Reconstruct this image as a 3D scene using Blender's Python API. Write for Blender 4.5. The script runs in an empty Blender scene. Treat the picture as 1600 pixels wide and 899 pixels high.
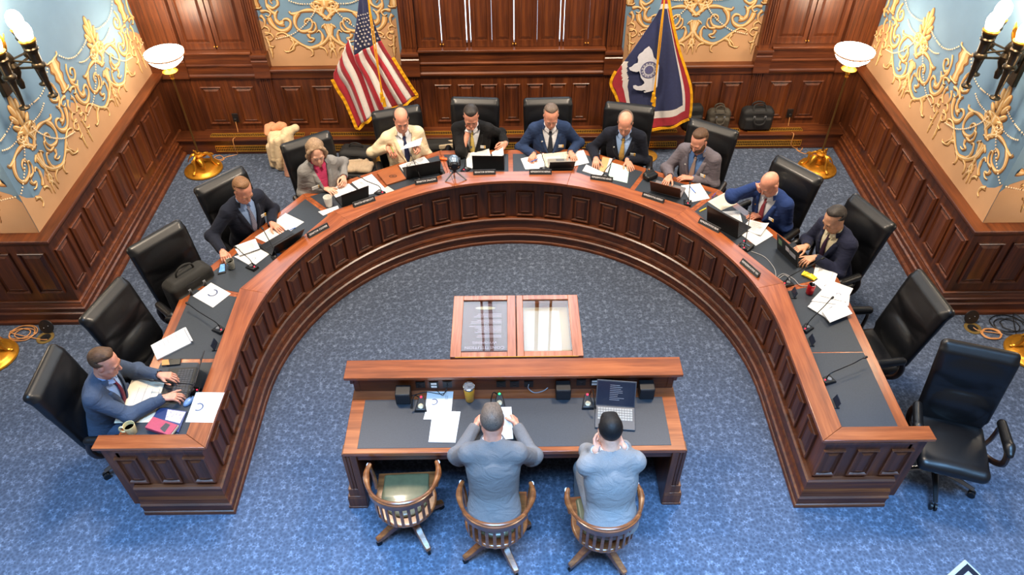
import bpy, math, random
import numpy as np
from mathutils import Vector, Matrix
random.seed(7)
R_ = math.radians
SC = bpy.context.scene
COL = SC.collection
PI = math.pi

# ------------------------------------------------------------------ camera
CAM_F, CAM_H, CAM_X = 1180.6, 5.4, -0.015
def _basis():
    p, r, y = R_(43.244), R_(-.515), R_(.145)
    f = np.array([math.sin(y)*math.cos(p), math.cos(y)*math.cos(p), -math.sin(p)])
    r0 = np.array([math.cos(y), -math.sin(y), 0.0]); u0 = np.cross(r0, f)
    c, s = math.cos(r), math.sin(r)
    return r0*c+u0*s, u0*c-r0*s, f
CA, CB, CC = _basis(); CO = np.array([CAM_X, 0, CAM_H])
def ray(u, v): return CC + CA*(u-800)/CAM_F + CB*(449.5-v)/CAM_F
def atz(u, v, z):
    d = ray(u, v); w = CO + d*(z-CAM_H)/d[2]; return Vector(w)
def aty(u, v, y):
    d = ray(u, v); return Vector(CO + d*y/d[1])
def atx(u, v, x):
    d = ray(u, v); return Vector(CO + d*(x-CAM_X)/d[0])
cam = bpy.data.cameras.new('camera'); camo = bpy.data.objects.new('camera', cam); COL.objects.link(camo)
cam.sensor_width = 36; cam.lens = 36*CAM_F/1600; cam.clip_end = 100
camo.matrix_world = Matrix(((CA[0], CB[0], -CC[0], CO[0]), (CA[1], CB[1], -CC[1], CO[1]), (CA[2], CB[2], -CC[2], CO[2]), (0, 0, 0, 1)))
SC.camera = camo

# ------------------------------------------------------------------ materials
def lin(c):
    return tuple((x/255/12.92 if x/255 <= .04045 else ((x/255+.055)/1.055)**2.4) for x in c)
def hx(*c): return lin(c)+(1.0,)
MATS = {}
class NT:
    def __init__(s, name):
        s.m = bpy.data.materials.new(name); s.m.use_nodes = True
        s.t = s.m.node_tree; s.b = s.t.nodes['Principled BSDF']
    def n(s, t, **kw):
        x = s.t.nodes.new(t)
        for k, v in kw.items():
            if k in x.inputs.keys() if isinstance(k, str) else False: x.inputs[k].default_value = v
            else: setattr(x, k, v)
        return x
    def l(s, a, b): s.t.links.new(a, b)
    def coord(s, scale=(1, 1, 1), kind='Object', rot=(0, 0, 0)):
        tc = s.n('ShaderNodeTexCoord'); mp = s.n('ShaderNodeMapping')
        mp.inputs['Scale'].default_value = scale; mp.inputs['Rotation'].default_value = rot
        s.l(tc.outputs[kind], mp.inputs['Vector']); return mp.outputs['Vector']
    def ramp(s, fac, stops):
        r = s.n('ShaderNodeValToRGB'); e = r.color_ramp.elements
        while len(e) < len(stops): e.new(.5)
        for q, (p, c) in zip(e, stops): q.position = p; q.color = c
        s.l(fac, r.inputs['Fac']); return r.outputs['Color']
    def math(s, op, a, b=None, c=None):
        x = s.n('ShaderNodeMath'); x.operation = op
        for i, q in enumerate((a, b, c)):
            if q is None: continue
            if isinstance(q, (int, float)): x.inputs[i].default_value = q
            else: s.l(q, x.inputs[i])
        return x.outputs[0]
    def bump(s, h, strength=.3, dist=.01):
        b = s.n('ShaderNodeBump'); b.inputs['Strength'].default_value = strength; b.inputs['Distance'].default_value = dist
        s.l(h, b.inputs['Height']); s.l(b.outputs['Normal'], s.b.inputs['Normal'])
def plain(name, col, rough=.5, metal=0.0, noise=0.0, nscale=40, spec=.5, coat=0.0, emit=None, estr=0, bump=0.0, bscale=200, sheen=0):
    if name in MATS: return MATS[name]
    q = NT(name); b = q.b
    b.inputs['Base Color'].default_value = col; b.inputs['Roughness'].default_value = rough
    b.inputs['Metallic'].default_value = metal; b.inputs['Specular IOR Level'].default_value = spec
    b.inputs['Coat Weight'].default_value = coat; b.inputs['Coat Roughness'].default_value = .12
    if sheen: b.inputs['Sheen Weight'].default_value = sheen
    v = q.coord()
    no = q.n('ShaderNodeTexNoise'); no.inputs['Scale'].default_value = nscale; no.inputs['Detail'].default_value = 3
    q.l(v, no.inputs['Vector'])
    k = noise if noise else .06
    lo = tuple(c*(1-k) for c in col[:3])+(1,); hi = tuple(min(1, c*(1+k)) for c in col[:3])+(1,)
    q.l(q.ramp(no.outputs['Fac'], [(.3, lo), (.7, hi)]), b.inputs['Base Color'])
    if bump:
        n2 = q.n('ShaderNodeTexNoise'); n2.inputs['Scale'].default_value = bscale; n2.inputs['Detail'].default_value = 2
        q.l(v, n2.inputs['Vector']); q.bump(n2.outputs['Fac'], bump, .004)
    if emit: b.inputs['Emission Color'].default_value = emit; b.inputs['Emission Strength'].default_value = estr
    MATS[name] = q.m; return q.m
def wood(name, dark, mid, light, grain='x', rough=.42, coat=.18, scale=1.0):
    if name in MATS: return MATS[name]
    q = NT(name); b = q.b
    st = {'x': (1.2, 22, 22), 'y': (22, 1.2, 22), 'z': (22, 22, 1.2)}[grain]
    v = q.coord(tuple(a*scale for a in st))
    n1 = q.n('ShaderNodeTexNoise'); n1.inputs['Scale'].default_value = 1.0; n1.inputs['Detail'].default_value = 5; n1.inputs['Distortion'].default_value = .6
    q.l(v, n1.inputs['Vector'])
    v2 = q.coord(tuple(a*scale*4 for a in st)); n2 = q.n('ShaderNodeTexNoise'); n2.inputs['Scale'].default_value = 1.4; n2.inputs['Detail'].default_value = 2
    q.l(v2, n2.inputs['Vector'])
    v3 = q.coord((1, 1, 1)); n3 = q.n('ShaderNodeTexNoise'); n3.inputs['Scale'].default_value = 1.7; q.l(v3, n3.inputs['Vector'])
    f = q.math('ADD', q.math('MULTIPLY', n1.outputs['Fac'], .55), q.math('ADD', q.math('MULTIPLY', n2.outputs['Fac'], .2), q.math('MULTIPLY', n3.outputs['Fac'], .25)))
    q.l(q.ramp(f, [(.36, dark), (.5, mid), (.64, light)]), b.inputs['Base Color'])
    b.inputs['Roughness'].default_value = rough; b.inputs['Coat Weight'].default_value = coat; b.inputs['Coat Roughness'].default_value = .18
    q.bump(n2.outputs['Fac'], .05, .002)
    MATS[name] = q.m; return q.m
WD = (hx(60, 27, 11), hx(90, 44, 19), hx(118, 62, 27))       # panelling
WL = (hx(112, 56, 29), hx(143, 75, 39), hx(170, 96, 53))      # same cherry for rails and tops, light from above put into the colour
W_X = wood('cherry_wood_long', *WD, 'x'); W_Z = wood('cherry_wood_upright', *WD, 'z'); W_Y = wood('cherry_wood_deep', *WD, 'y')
WT_X = wood('lit_cherry_top_long', *WL, 'x', .26, .5); WT_Y = wood('lit_cherry_top_deep', *WL, 'y', .26, .5)
WC = wood('oak_chair_wood', hx(84, 44, 22), hx(122, 70, 36), hx(156, 98, 54), 'x', .28, .6)
BRASS = plain('brass', hx(214, 158, 66), .42, .7, .08, 20)
GOLDP = plain('gilt_metal', hx(214, 150, 48), .36, .75, .1, 30)
BRONZE = plain('dark_bronze', hx(74, 62, 46), .34, .85, .15, 30)
CHROME = plain('chrome', hx(200, 203, 208), .12, 1.0)
BLACKM = plain('black_metal', hx(26, 26, 28), .35, .6)
BLACKP = plain('black_plastic', hx(24, 24, 26), .42, 0, .1)
GREYP = plain('grey_plastic', hx(110, 112, 116), .4)
LEATHER = plain('black_leather', hx(12, 13, 16), .4, 0, .2, 60, .45, .1, bump=.12, bscale=260)
PADM = plain('slate_desk_pad', hx(50, 56, 64), .42, 0, .1, 90, .4)
PAPER = plain('white_paper', hx(226, 226, 226), .8, 0, .015, 8, .2)
CREAMP = plain('cream_paper', hx(228, 214, 190), .8, 0, .03, 8, .2)
TANP = plain('tan_paper', hx(196, 160, 112), .8, 0, .06, 8, .2)
GREENP = plain('mint_green_paper', hx(196, 230, 212), .8, 0, .02, 8, .2)
BLUEP = plain('pale_blue_paper', hx(205, 222, 245), .8, 0, .02, 8, .2)
INK = plain('print_grey', hx(142, 142, 150), .8)
INKB = plain('print_navy', hx(66, 82, 120), .8)
INKD = plain('print_dark', hx(60, 60, 66), .8)
WHITEP = plain('white_plastic', hx(232, 232, 228), .45)
REDL = plain('red_indicator', hx(255, 40, 60), .4, emit=hx(255, 40, 70), estr=3)
GREENL = plain('green_indicator', hx(40, 255, 120), .4, emit=hx(40, 255, 120), estr=3)
CORDM = plain('tan_cord', hx(200, 140, 84), .5)
CORDB = plain('black_cord', hx(20, 20, 22), .5)
CORDG = plain('grey_cord', hx(150, 150, 152), .5)

# ------------------------------------------------------------------ tagging
def put(o, parent=None):
    COL.objects.link(o)
    if parent is not None: o.parent = parent
    return o
def tag(o, label=None, cat=None, group=None, kind=None):
    if label: o['label'] = label
    if cat: o['category'] = cat
    if group: o['group'] = group
    if kind: o['kind'] = kind
    return o
def empty(name, loc=(0, 0, 0), rz=0.0, label=None, cat=None, group=None, kind=None):
    o = bpy.data.objects.new(name, None); COL.objects.link(o); o.empty_display_size = .1
    o.location = loc; o.rotation_euler = (0, 0, rz); return tag(o, label, cat, group, kind)
def kids(o): return [c for c in ALLOBJ.get(o.name, [])]
ALLOBJ = {}
def copy_tree(o, parent=None):
    c = o.copy(); COL.objects.link(c); c.parent = parent
    for ch in [x for x in o.children]: copy_tree(ch, c)
    return c

# ------------------------------------------------------------------ mesh builder
def rotz(a): return Matrix.Rotation(a, 3, 'Z')
def frame(d, up=(0, 0, 1)):
    d = Vector(d).normalized(); u = Vector(up)
    if abs(d.dot(u)) > .98: u = Vector((0, 1, 0))
    x = u.cross(d).normalized(); y = d.cross(x); return x, y, d
class MB:
    def __init__(s): s.v = []; s.f = []; s.m = []
    def add(s, vs, fs, mi=0):
        o = len(s.v); s.v += [tuple(v) for v in vs]; s.f += [tuple(i+o for i in f) for f in fs]; s.m += [mi]*len(fs); return s
    def box(s, c, size, R=None, mi=0, top=None):
        c = Vector(c); hx_, hy, hz = (a/2 for a in size); t = top or (1, 1); vs = []
        for z, k in ((-hz, (1, 1)), (hz, t)):
            for x, y in ((-hx_, -hy), (hx_, -hy), (hx_, hy), (-hx_, hy)):
                p = Vector((x*k[0], y*k[1], z)); vs.append(c+(R @ p if R else p))
        return s.add(vs, [(3, 2, 1, 0), (4, 5, 6, 7), (0, 1, 5, 4), (1, 2, 6, 5), (2, 3, 7, 6), (3, 0, 4, 7)], mi)
    def prism(s, poly, z0, z1, mi=0):
        n = len(poly)
        a = sum(poly[i][0]*poly[(i+1) % n][1]-poly[(i+1) % n][0]*poly[i][1] for i in range(n))
        if a < 0: poly = poly[::-1]
        vs = [(p[0], p[1], z0) for p in poly]+[(p[0], p[1], z1) for p in poly]
        return s.add(vs, [tuple(range(n))[::-1], tuple(range(n, 2*n))]+[(i, (i+1) % n, (i+1) % n+n, i+n) for i in range(n)], mi)
    def quadprism(s, q, t, mi=0):
        """slab under four 3-D corners, thickness t downwards"""
        q = [Vector(a) for a in q]
        if (q[1]-q[0]).cross(q[2]-q[0]).z < 0: q = q[::-1]
        vs = [a-Vector((0, 0, t)) for a in q]+q; n = len(q)
        return s.add(vs, [tuple(range(n))[::-1], tuple(range(n, 2*n))]+[(i, (i+1) % n, (i+1) % n+n, i+n) for i in range(n)], mi)
    def tube(s, pts, r, n=8, mi=0, caps=True, flat=1.0, up=(0, 0, 1)):
        pts = [Vector(p) for p in pts]; k = len(pts); rs = r if isinstance(r, (list, tuple)) else [r]*k
        vs = []; px = None
        for i, p in enumerate(pts):
            d = (pts[min(i+1, k-1)]-pts[max(i-1, 0)])
            if d.length < 1e-9: d = Vector((0, 0, 1))
            if px is None: x, y, d = frame(d, up)
            else:
                d = d.normalized(); x = (px-d*px.dot(d)).normalized(); y = d.cross(x)
            px = x
            for j in range(n):
                a = 2*PI*j/n; vs.append(p+x*math.cos(a)*rs[i]+y*math.sin(a)*rs[i]*flat)
        fs = [(i*n+j, i*n+(j+1) % n, (i+1)*n+(j+1) % n, (i+1)*n+j) for i in range(k-1) for j in range(n)]
        if caps: fs += [tuple(range(n))[::-1], tuple((k-1)*n+j for j in range(n))]
        return s.add(vs, fs, mi)
    def cyl(s, a, b, r0, r1=None, n=16, mi=0): return s.tube([a, b], [r0, r0 if r1 is None else r1], n, mi)
    def lathe(s, prof, c=(0, 0, 0), n=24, mi=0, R=None, a0=0, a1=2*PI, sx=1, sy=1, cap=True):
        c = Vector(c); k = len(prof); full = abs(a1-a0-2*PI) < 1e-6; m = n if full else n+1; vs = []
        for r, z in prof:
            for j in range(m):
                a = a0+(a1-a0)*j/n; p = Vector((r*math.cos(a)*sx, r*math.sin(a)*sy, z)); vs.append(c+(R @ p if R else p))
        fs = [(i*m+j, i*m+(j+1) % m, (i+1)*m+(j+1) % m, (i+1)*m+j) for i in range(k-1) for j in range(n if full else n)]
        if full and cap:
            if prof[0][0] > 1e-6: fs.append(tuple(range(m))[::-1])
            if prof[-1][0] > 1e-6: fs.append(tuple((k-1)*m+j for j in range(m)))
        return s.add(vs, fs, mi)
    def ell(s, c, rad, R=None, nu=14, nv=9, mi=0):
        c = Vector(c); vs = []; rad = (rad,)*3 if isinstance(rad, (int, float)) else rad
        for i in range(nv+1):
            t = PI*i/nv
            for j in range(nu):
                a = 2*PI*j/nu; p = Vector((rad[0]*math.sin(t)*math.cos(a), rad[1]*math.sin(t)*math.sin(a), -rad[2]*math.cos(t))); vs.append(c+(R @ p if R else p))
        fs = [(i*nu+j, i*nu+(j+1) % nu, (i+1)*nu+(j+1) % nu, (i+1)*nu+j) for i in range(nv) for j in range(nu)]
        return s.add(vs, fs, mi)
    def sweep(s, path, prof, mi=0, closed=False):
        """path: 2-D points; prof: (d, z), d offset to the LEFT of the direction of travel, mitred"""
        n = len(path); P = [Vector((p[0], p[1])) for p in path]; vs = []
        for i in range(n):
            if closed: a, b = P[i]-P[i-1], P[(i+1) % n]-P[i]
            else: a = P[i]-P[i-1] if i else P[1]-P[0]; b = P[i+1]-P[i] if i < n-1 else P[i]-P[i-1]
            a.normalize(); b.normalize(); na, nb = Vector((-a.y, a.x)), Vector((-b.y, b.x)); m = (na+nb).normalized(); k = 1/max(.3, m.dot(na))
            for d, z in prof: q = P[i]+m*d*k; vs.append((q.x, q.y, z))
        k = len(prof); fs = [(i*k+j, i*k+j+1, ((i+1) % n)*k+j+1, ((i+1) % n)*k+j) for i in range(n if closed else n-1) for j in range(k-1)]
        if not closed: fs += [tuple(range(k)), tuple((n-1)*k+j for j in range(k))[::-1]]
        return s.add(vs, fs, mi)
    def xf(s, M, start=0):
        for i in range(start, len(s.v)): s.v[i] = tuple(M @ Vector(s.v[i]))
        return s
    def build(s, name, mats, parent=None, ang=35, bevel=0, segs=2, flat=False, loc=None, rot=None):
        me = bpy.data.meshes.new(name); me.from_pydata(s.v, [], s.f)
        for m in (mats if isinstance(mats, (list, tuple)) else [mats]): me.materials.append(m)
        if any(s.m): me.polygons.foreach_set('material_index', s.m)
        me.validate()
        if not flat:
            me.shade_smooth(); me.set_sharp_from_angle(angle=R_(ang))
        me.update(); o = bpy.data.objects.new(name, me); put(o, parent)
        if bevel:
            b = o.modifiers.new('edge', 'BEVEL'); b.width = bevel; b.segments = segs; b.limit_method = 'ANGLE'; b.angle_limit = R_(40)
        if loc is not None: o.location = loc
        if rot is not None: o.rotation_euler = rot
        return o
def text(body, size, parent, loc, rot, mat, name='lettering', extrude=.0006, align='CENTER', sx=1.0):
    c = bpy.data.curves.new(name, 'FONT'); c.body = body; c.size = size; c.align_x = align; c.align_y = 'CENTER'; c.extrude = extrude; c.resolution_u = 2
    t = bpy.data.objects.new(name, c); COL.objects.link(t); dg = bpy.context.evaluated_depsgraph_get(); dg.update()
    me = bpy.data.meshes.new_from_object(t.evaluated_get(dg)); bpy.data.objects.remove(t); bpy.data.curves.remove(c)
    me.materials.clear(); me.materials.append(mat); me.name = name
    o = bpy.data.objects.new(name, me); put(o, parent); o.location = loc; o.rotation_euler = rot; o.scale = (sx, 1, 1); return o

# ------------------------------------------------------------------ signed-distance modelling (continuous surfaces)
def np3(a): return np.array(a, dtype=np.float32)
class Prim:
    def __init__(s, fn, lo, hi): s.fn, s.lo, s.hi = fn, np3(lo), np3(hi)
def cap(a, b, ra, rb=None):
    a, b = np3(a), np3(b); rb = ra if rb is None else rb; ab = b-a; L = float(ab @ ab)+1e-9; m = max(ra, rb)
    def fn(x, y, z):
        t = np.clip(((x-a[0])*ab[0]+(y-a[1])*ab[1]+(z-a[2])*ab[2])/L, 0, 1)
        return np.sqrt((x-a[0]-t*ab[0])**2+(y-a[1]-t*ab[1])**2+(z-a[2]-t*ab[2])**2)-(ra+(rb-ra)*t)
    return Prim(fn, np.minimum(a, b)-m, np.maximum(a, b)+m)
def ell(c, rad, R=None):
    c, rad = np3(c), np3(rad); R = np.eye(3, dtype=np.float32) if R is None else np.array(R, dtype=np.float32); m = float(rad.max())
    def fn(x, y, z):
        x, y, z = x-c[0], y-c[1], z-c[2]
        p = R[0, 0]*x+R[1, 0]*y+R[2, 0]*z; q = R[0, 1]*x+R[1, 1]*y+R[2, 1]*z; r = R[0, 2]*x+R[1, 2]*y+R[2, 2]*z
        k0 = np.sqrt((p/rad[0])**2+(q/rad[1])**2+(r/rad[2])**2); k1 = np.sqrt((p/rad[0]**2)**2+(q/rad[1]**2)**2+(r/rad[2]**2)**2)+1e-9
        return k0*(k0-1)/k1
    return Prim(fn, c-m, c+m)
def rbx(c, half, r, R=None):
    c, half = np3(c), np3(half)-r; R = np.eye(3, dtype=np.float32) if R is None else np.array(R, dtype=np.float32); m = float(np.linalg.norm(half))+r
    def fn(x, y, z):
        x, y, z = x-c[0], y-c[1], z-c[2]
        p = np.abs(R[0, 0]*x+R[1, 0]*y+R[2, 0]*z)-half[0]; q = np.abs(R[0, 1]*x+R[1, 1]*y+R[2, 1]*z)-half[1]; w = np.abs(R[0, 2]*x+R[1, 2]*y+R[2, 2]*z)-half[2]
        return np.sqrt(np.maximum(p, 0)**2+np.maximum(q, 0)**2+np.maximum(w, 0)**2)+np.minimum(np.maximum(p, np.maximum(q, w)), 0)-r
    return Prim(fn, c-m, c+m)
def fnp(fn, lo, hi): return Prim(fn, lo, hi)
def smin(a, b, k):
    if k <= 0: return np.minimum(a, b)
    h = np.clip(.5+.5*(b-a)/k, 0, 1); return b+(a-b)*h-k*h*(1-h)
def sdf_eval(ops, x, y, z):
    D = None
    for op, p, k in ops:
        d = p.fn(x, y, z)
        if D is None: D = d
        elif op == '+': D = smin(D, d, k)
        elif op == '-': D = -smin(-D, d, k)
        elif op == '&': D = np.maximum(D, d)
    return D
def sdf_mesh(ops, h):
    los = [p.lo for op, p, k in ops if op == '+']; his = [p.hi for op, p, k in ops if op == '+']
    lo = np.min(los, axis=0)-2.5*h; hi = np.max(his, axis=0)+2.5*h
    n = np.ceil((hi-lo)/h).astype(int)+1
    ax = [(lo[i]+h*np.arange(n[i])).astype(np.float32) for i in range(3)]
    D = np.full(n, .5, dtype=np.float32)
    for op, p, k in ops:
        pad = k+2*h
        i0 = np.maximum(0, np.floor((p.lo-pad-lo)/h).astype(int)); i1 = np.minimum(n, np.ceil((p.hi+pad-lo)/h).astype(int)+1)
        if op == '&': i0 = np.zeros(3, int); i1 = n
        if (i1 <= i0).any(): continue
        sl = tuple(slice(a, b) for a, b in zip(i0, i1))
        x = ax[0][sl[0]][:, None, None]; y = ax[1][sl[1]][None, :, None]; z = ax[2][sl[2]][None, None, :]
        d = p.fn(x, y, z)
        if op == '+': D[sl] = smin(D[sl], d, k)
        elif op == '-': D[sl] = -smin(-D[sl], d, k)
        else: D[sl] = np.maximum(D[sl], d)
    return surface_nets(D, lo, h)
_CR = [(i & 1, (i >> 1) & 1, (i >> 2) & 1) for i in range(8)]
_ED = [(a, b) for a in range(8) for b in range(a+1, 8) if bin(a ^ b).count('1') == 1]
def surface_nets(D, lo, h):
    S = D < 0; n = S.shape
    c = np.zeros((n[0]-1, n[1]-1, n[2]-1), np.uint8)
    for dx, dy, dz in _CR: c += S[dx:n[0]-1+dx, dy:n[1]-1+dy, dz:n[2]-1+dz]
    I = np.argwhere((c > 0) & (c < 8)); idx = np.full(c.shape, -1, np.int32); idx[I[:, 0], I[:, 1], I[:, 2]] = np.arange(len(I))
    V = np.stack([D[I[:, 0]+a, I[:, 1]+b, I[:, 2]+e] for a, b, e in _CR], 1)
    pos = np.zeros((len(I), 3)); cnt = np.zeros(len(I))
    for a, b in _ED:
        va, vb = V[:, a], V[:, b]; m = (va < 0) != (vb < 0); t = np.where(m, va/np.where(m, va-vb, 1), 0)
        A, B = np.array(_CR[a]), np.array(_CR[b]); pos += (A+(B-A)*t[:, None])*m[:, None]; cnt += m
    pos = (I+pos/np.maximum(cnt, 1)[:, None])*h+lo
    Q = []
    for axis in range(3):
        s0 = [slice(0, n[i]-1) if i == axis else slice(1, n[i]-1) for i in range(3)]; s1 = list(s0); s1[axis] = slice(1, n[axis])
        a, b = S[tuple(s0)], S[tuple(s1)]; E = np.argwhere(a != b)
        if not len(E): continue
        sg = a[E[:, 0], E[:, 1], E[:, 2]]; E = E+np.array([0 if i == axis else 1 for i in range(3)])
        u, w = (axis+1) % 3, (axis+2) % 3; du = np.eye(3, dtype=int)[u]; dw = np.eye(3, dtype=int)[w]
        q = [E-du-dw, E-dw, E, E-du]; q = np.stack([idx[a_[:, 0], a_[:, 1], a_[:, 2]] for a_ in q], 1)
        q[~sg] = q[~sg][:, ::-1]; Q.append(q)
    return pos, np.concatenate(Q)
def mesh_np(name, pos, quads, mats, parent=None, smooth_it=1, fmat=None):
    """object from numpy vertices and quads; a few Laplacian passes soften voxel steps"""
    n = len(pos)
    for _ in range(smooth_it):
        acc = np.zeros((n, 3)); cnt = np.zeros(n)
        for j in range(4):
            a, b = quads[:, j], quads[:, (j+1) % 4]
            for k in range(3): acc[:, k] += np.bincount(a, pos[b, k], n)+np.bincount(b, pos[a, k], n)
            cnt += np.bincount(a, minlength=n)+np.bincount(b, minlength=n)
        pos = pos*.45+.55*acc/np.maximum(cnt, 1)[:, None]
    me = bpy.data.meshes.new(name); q = len(quads)
    me.vertices.add(n); me.vertices.foreach_set('co', pos.astype(np.float32).ravel())
    me.loops.add(q*4); me.loops.foreach_set('vertex_index', quads.astype(np.int32).ravel())
    me.polygons.add(q); me.polygons.foreach_set('loop_start', np.arange(0, q*4, 4, dtype=np.int32))
    me.polygons.foreach_set('use_smooth', np.ones(q, bool))
    for m in (mats if isinstance(mats, (list, tuple)) else [mats]): me.materials.append(m)
    if fmat is not None: me.polygons.foreach_set('material_index', fmat.astype(np.int32))
    me.update(calc_edges=True); me.validate()
    o = bpy.data.objects.new(name, me); return put(o, parent)
def sdf_obj(name, ops, h, mat, parent=None, smooth_it=1):
    p, q = sdf_mesh(ops, h); return mesh_np(name, p, q, mat, parent, smooth_it)
WINDOW_STRENGTH = 4.4
WORLD_COL = (1.0, .94, .88, 1); WORLD_STRENGTH = .25
BOWL_GLOW, BULB_GLOW, LAMP_W, SCONCE_W = 14.0, 10.0, 22, 20
def area(name, loc, target, size, power, col, size_y=None):
    l = bpy.data.lights.new(name, 'AREA'); l.energy = power; l.color = col; l.shape = 'RECTANGLE'; l.size = size; l.size_y = size_y or size
    o = bpy.data.objects.new(name, l); COL.objects.link(o); o.location = loc
    o.rotation_euler = (Vector(target)-Vector(loc)).to_track_quat('-Z', 'Y').to_euler(); return o
def point(name, loc, power, col, r=.06):
    l = bpy.data.lights.new(name, 'POINT'); l.energy = power; l.color = col; l.shadow_soft_size = r
    o = bpy.data.objects.new(name, l); COL.objects.link(o); o.location = loc; return o
# ================================================================== ROOM
XW, YF, YB = 4.34, 5.44, 8.62          # wallpaper planes: side walls, front returns, back wall
XC = .03                                 # axis of the back wall
ZR = 1.04                                # top of the chair rail
HT = 7.2
def carpet_mat():
    q = NT('floral_carpet'); b = q.b
    v = q.coord((1, 1, 1)); S = 12
    vo = q.n('ShaderNodeTexVoronoi'); vo.voronoi_dimensions = '2D'; vo.inputs['Scale'].default_value = S; vo.inputs['Randomness'].default_value = .7
    q.l(v, vo.inputs['Vector'])
    sc = q.n('ShaderNodeVectorMath'); sc.operation = 'SUBTRACT'; q.l(v, sc.inputs[0]); q.l(vo.outputs['Position'], sc.inputs[1])
    sp = q.n('ShaderNodeSeparateXYZ'); q.l(sc.outputs[0], sp.inputs[0])
    ang = q.math('ARCTAN2', sp.outputs['Y'], sp.outputs['X'])
    cs = q.n('ShaderNodeSeparateColor'); q.l(vo.outputs['Color'], cs.inputs[0])
    pet = q.math('COSINE', q.math('ADD', q.math('MULTIPLY', ang, 5.0), q.math('MULTIPLY', cs.outputs[0], 6.28)))
    rad = q.math('ADD', q.math('MULTIPLY', pet, .1), q.math('ADD', q.math('MULTIPLY', cs.outputs[1], .14), .2))
    df = q.math('SUBTRACT', rad, vo.outputs['Distance'])
    fl = q.math('SMOOTH_MIN', q.math('MAXIMUM', q.math('MULTIPLY', df, 9.0), 0.0), 1.0, .2)
    core = q.math('LESS_THAN', vo.outputs['Distance'], .07)
    fl = q.math('SUBTRACT', fl, q.math('MULTIPLY', core, .8))
    v2 = q.n('ShaderNodeTexVoronoi'); v2.voronoi_dimensions = '2D'; v2.inputs['Scale'].default_value = 34; q.l(v, v2.inputs['Vector'])
    n1 = q.n('ShaderNodeTexNoise'); n1.inputs['Scale'].default_value = 46; n1.inputs['Detail'].default_value = 4; q.l(v, n1.inputs['Vector'])
    n2 = q.n('ShaderNodeTexNoise'); n2.inputs['Scale'].default_value = 1.3; q.l(v, n2.inputs['Vector'])
    base = q.math('ADD', q.math('MULTIPLY', v2.outputs['Distance'], .5), q.math('ADD', q.math('MULTIPLY', n1.outputs['Fac'], .55), q.math('MULTIPLY', n2.outputs['Fac'], .2)))
    tot = q.math('ADD', q.math('MULTIPLY', base, .62), q.math('MULTIPLY', fl, .17))
    q.l(q.ramp(tot, [(.2, hx(58, 66, 81)), (.42, hx(79, 89, 107)), (.6, hx(100, 112, 133)), (.82, hx(134, 145, 165))]), b.inputs['Base Color'])
    b.inputs['Roughness'].default_value = .95; b.inputs['Specular IOR Level'].default_value = .12
    q.bump(n1.outputs['Fac'], .4, .006)
    return q.m
CARPET = carpet_mat()
m = MB(); m.box((0, 3.2, -.05), (17, 12, .1)); m.build('floor', CARPET, flat=True)['kind'] = 'structure'

BLUEW = plain('blue_wall_paint', hx(112, 142, 166), .75, 0, .05, 3, .25)
TANW = plain('tan_wall_paint', hx(196, 152, 112), .75, 0, .05, 3, .25)
GOLD1 = plain('ornament_ochre', hx(212, 164, 102), .7, 0, .12, 14, .25)
GOLD2 = plain('ornament_highlight', hx(234, 204, 156), .7, 0, .06, 14, .25)
GOLD3 = plain('ornament_outline', hx(136, 92, 54), .75, 0, .1, 14, .2)
PEARL = plain('ornament_pearl', hx(238, 208, 170), .6)
CREAMW = plain('cream_wall_paint', hx(214, 190, 160), .8)

# -------- a wall frame: local x along the wall, local y into the room, z up
def wall_obj(name, p, q, holes=None):
    p, q = Vector((p[0], p[1], 0)), Vector((q[0], q[1], 0)); L = (q-p).length; t = (q-p)/L; n = Vector((-t.y, t.x, 0))
    M = Matrix(((t.x, n.x, 0, p.x), (t.y, n.y, 0, p.y), (0, 0, 1, 0), (0, 0, 0, 1)))
    m = MB()
    for a, b, z0, z1 in (holes or [(0, L, 0, HT)]): m.box(((a+b)/2, -.08, (z0+z1)/2), (b-a, .16, z1-z0))
    o = m.build(name, BLUEW, flat=True); o.matrix_world = M; o['kind'] = 'structure'; return o, L
def raised_panel(parent, x, z0, z1, w, y, mats=None, name='raised_panel'):
    """moulded frame round a bevelled field, standing on a plane y (towards +y)"""
    m = MB(); fw = .022; h = z1-z0; cz = (z0+z1)/2
    o_ = [(-w/2, -h/2), (w/2, -h/2), (w/2, h/2), (-w/2, h/2)]
    def ring(a, b, ya, yb):
        A = [(px*(1-2*a/w), y+ya, pz*(1-2*a/h)) for px, pz in o_]; B = [(px*(1-2*b/w), y+yb, pz*(1-2*b/h)) for px, pz in o_]
        k = len(m.v); m.add(A+B, [(i, (i+1) % 4, (i+1) % 4+4, i+4) for i in range(4)])
    ring(0, 0, -.004, .016); ring(0, .006, .016, .022); ring(.006, .016, .022, .018); ring(.016, fw, .018, .003); ring(fw, fw+.006, .003, .003)
    ring(fw+.006, fw+.034, .003, .019); ring(fw+.034, fw+.037, .019, .016)
    a = fw+.037; m.add([(px*(1-2*a/w), y+.016, pz*(1-2*a/h)) for px, pz in o_], [(0, 1, 2, 3)])
    m.v = [(vx+x, vy, vz+cz) for vx, vy, vz in m.v]
    # outward faces: winding as seen from +y
    m.f = [f[::-1] for f in m.f]
    return m.build(name, W_Z, parent, flat=True)

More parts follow.
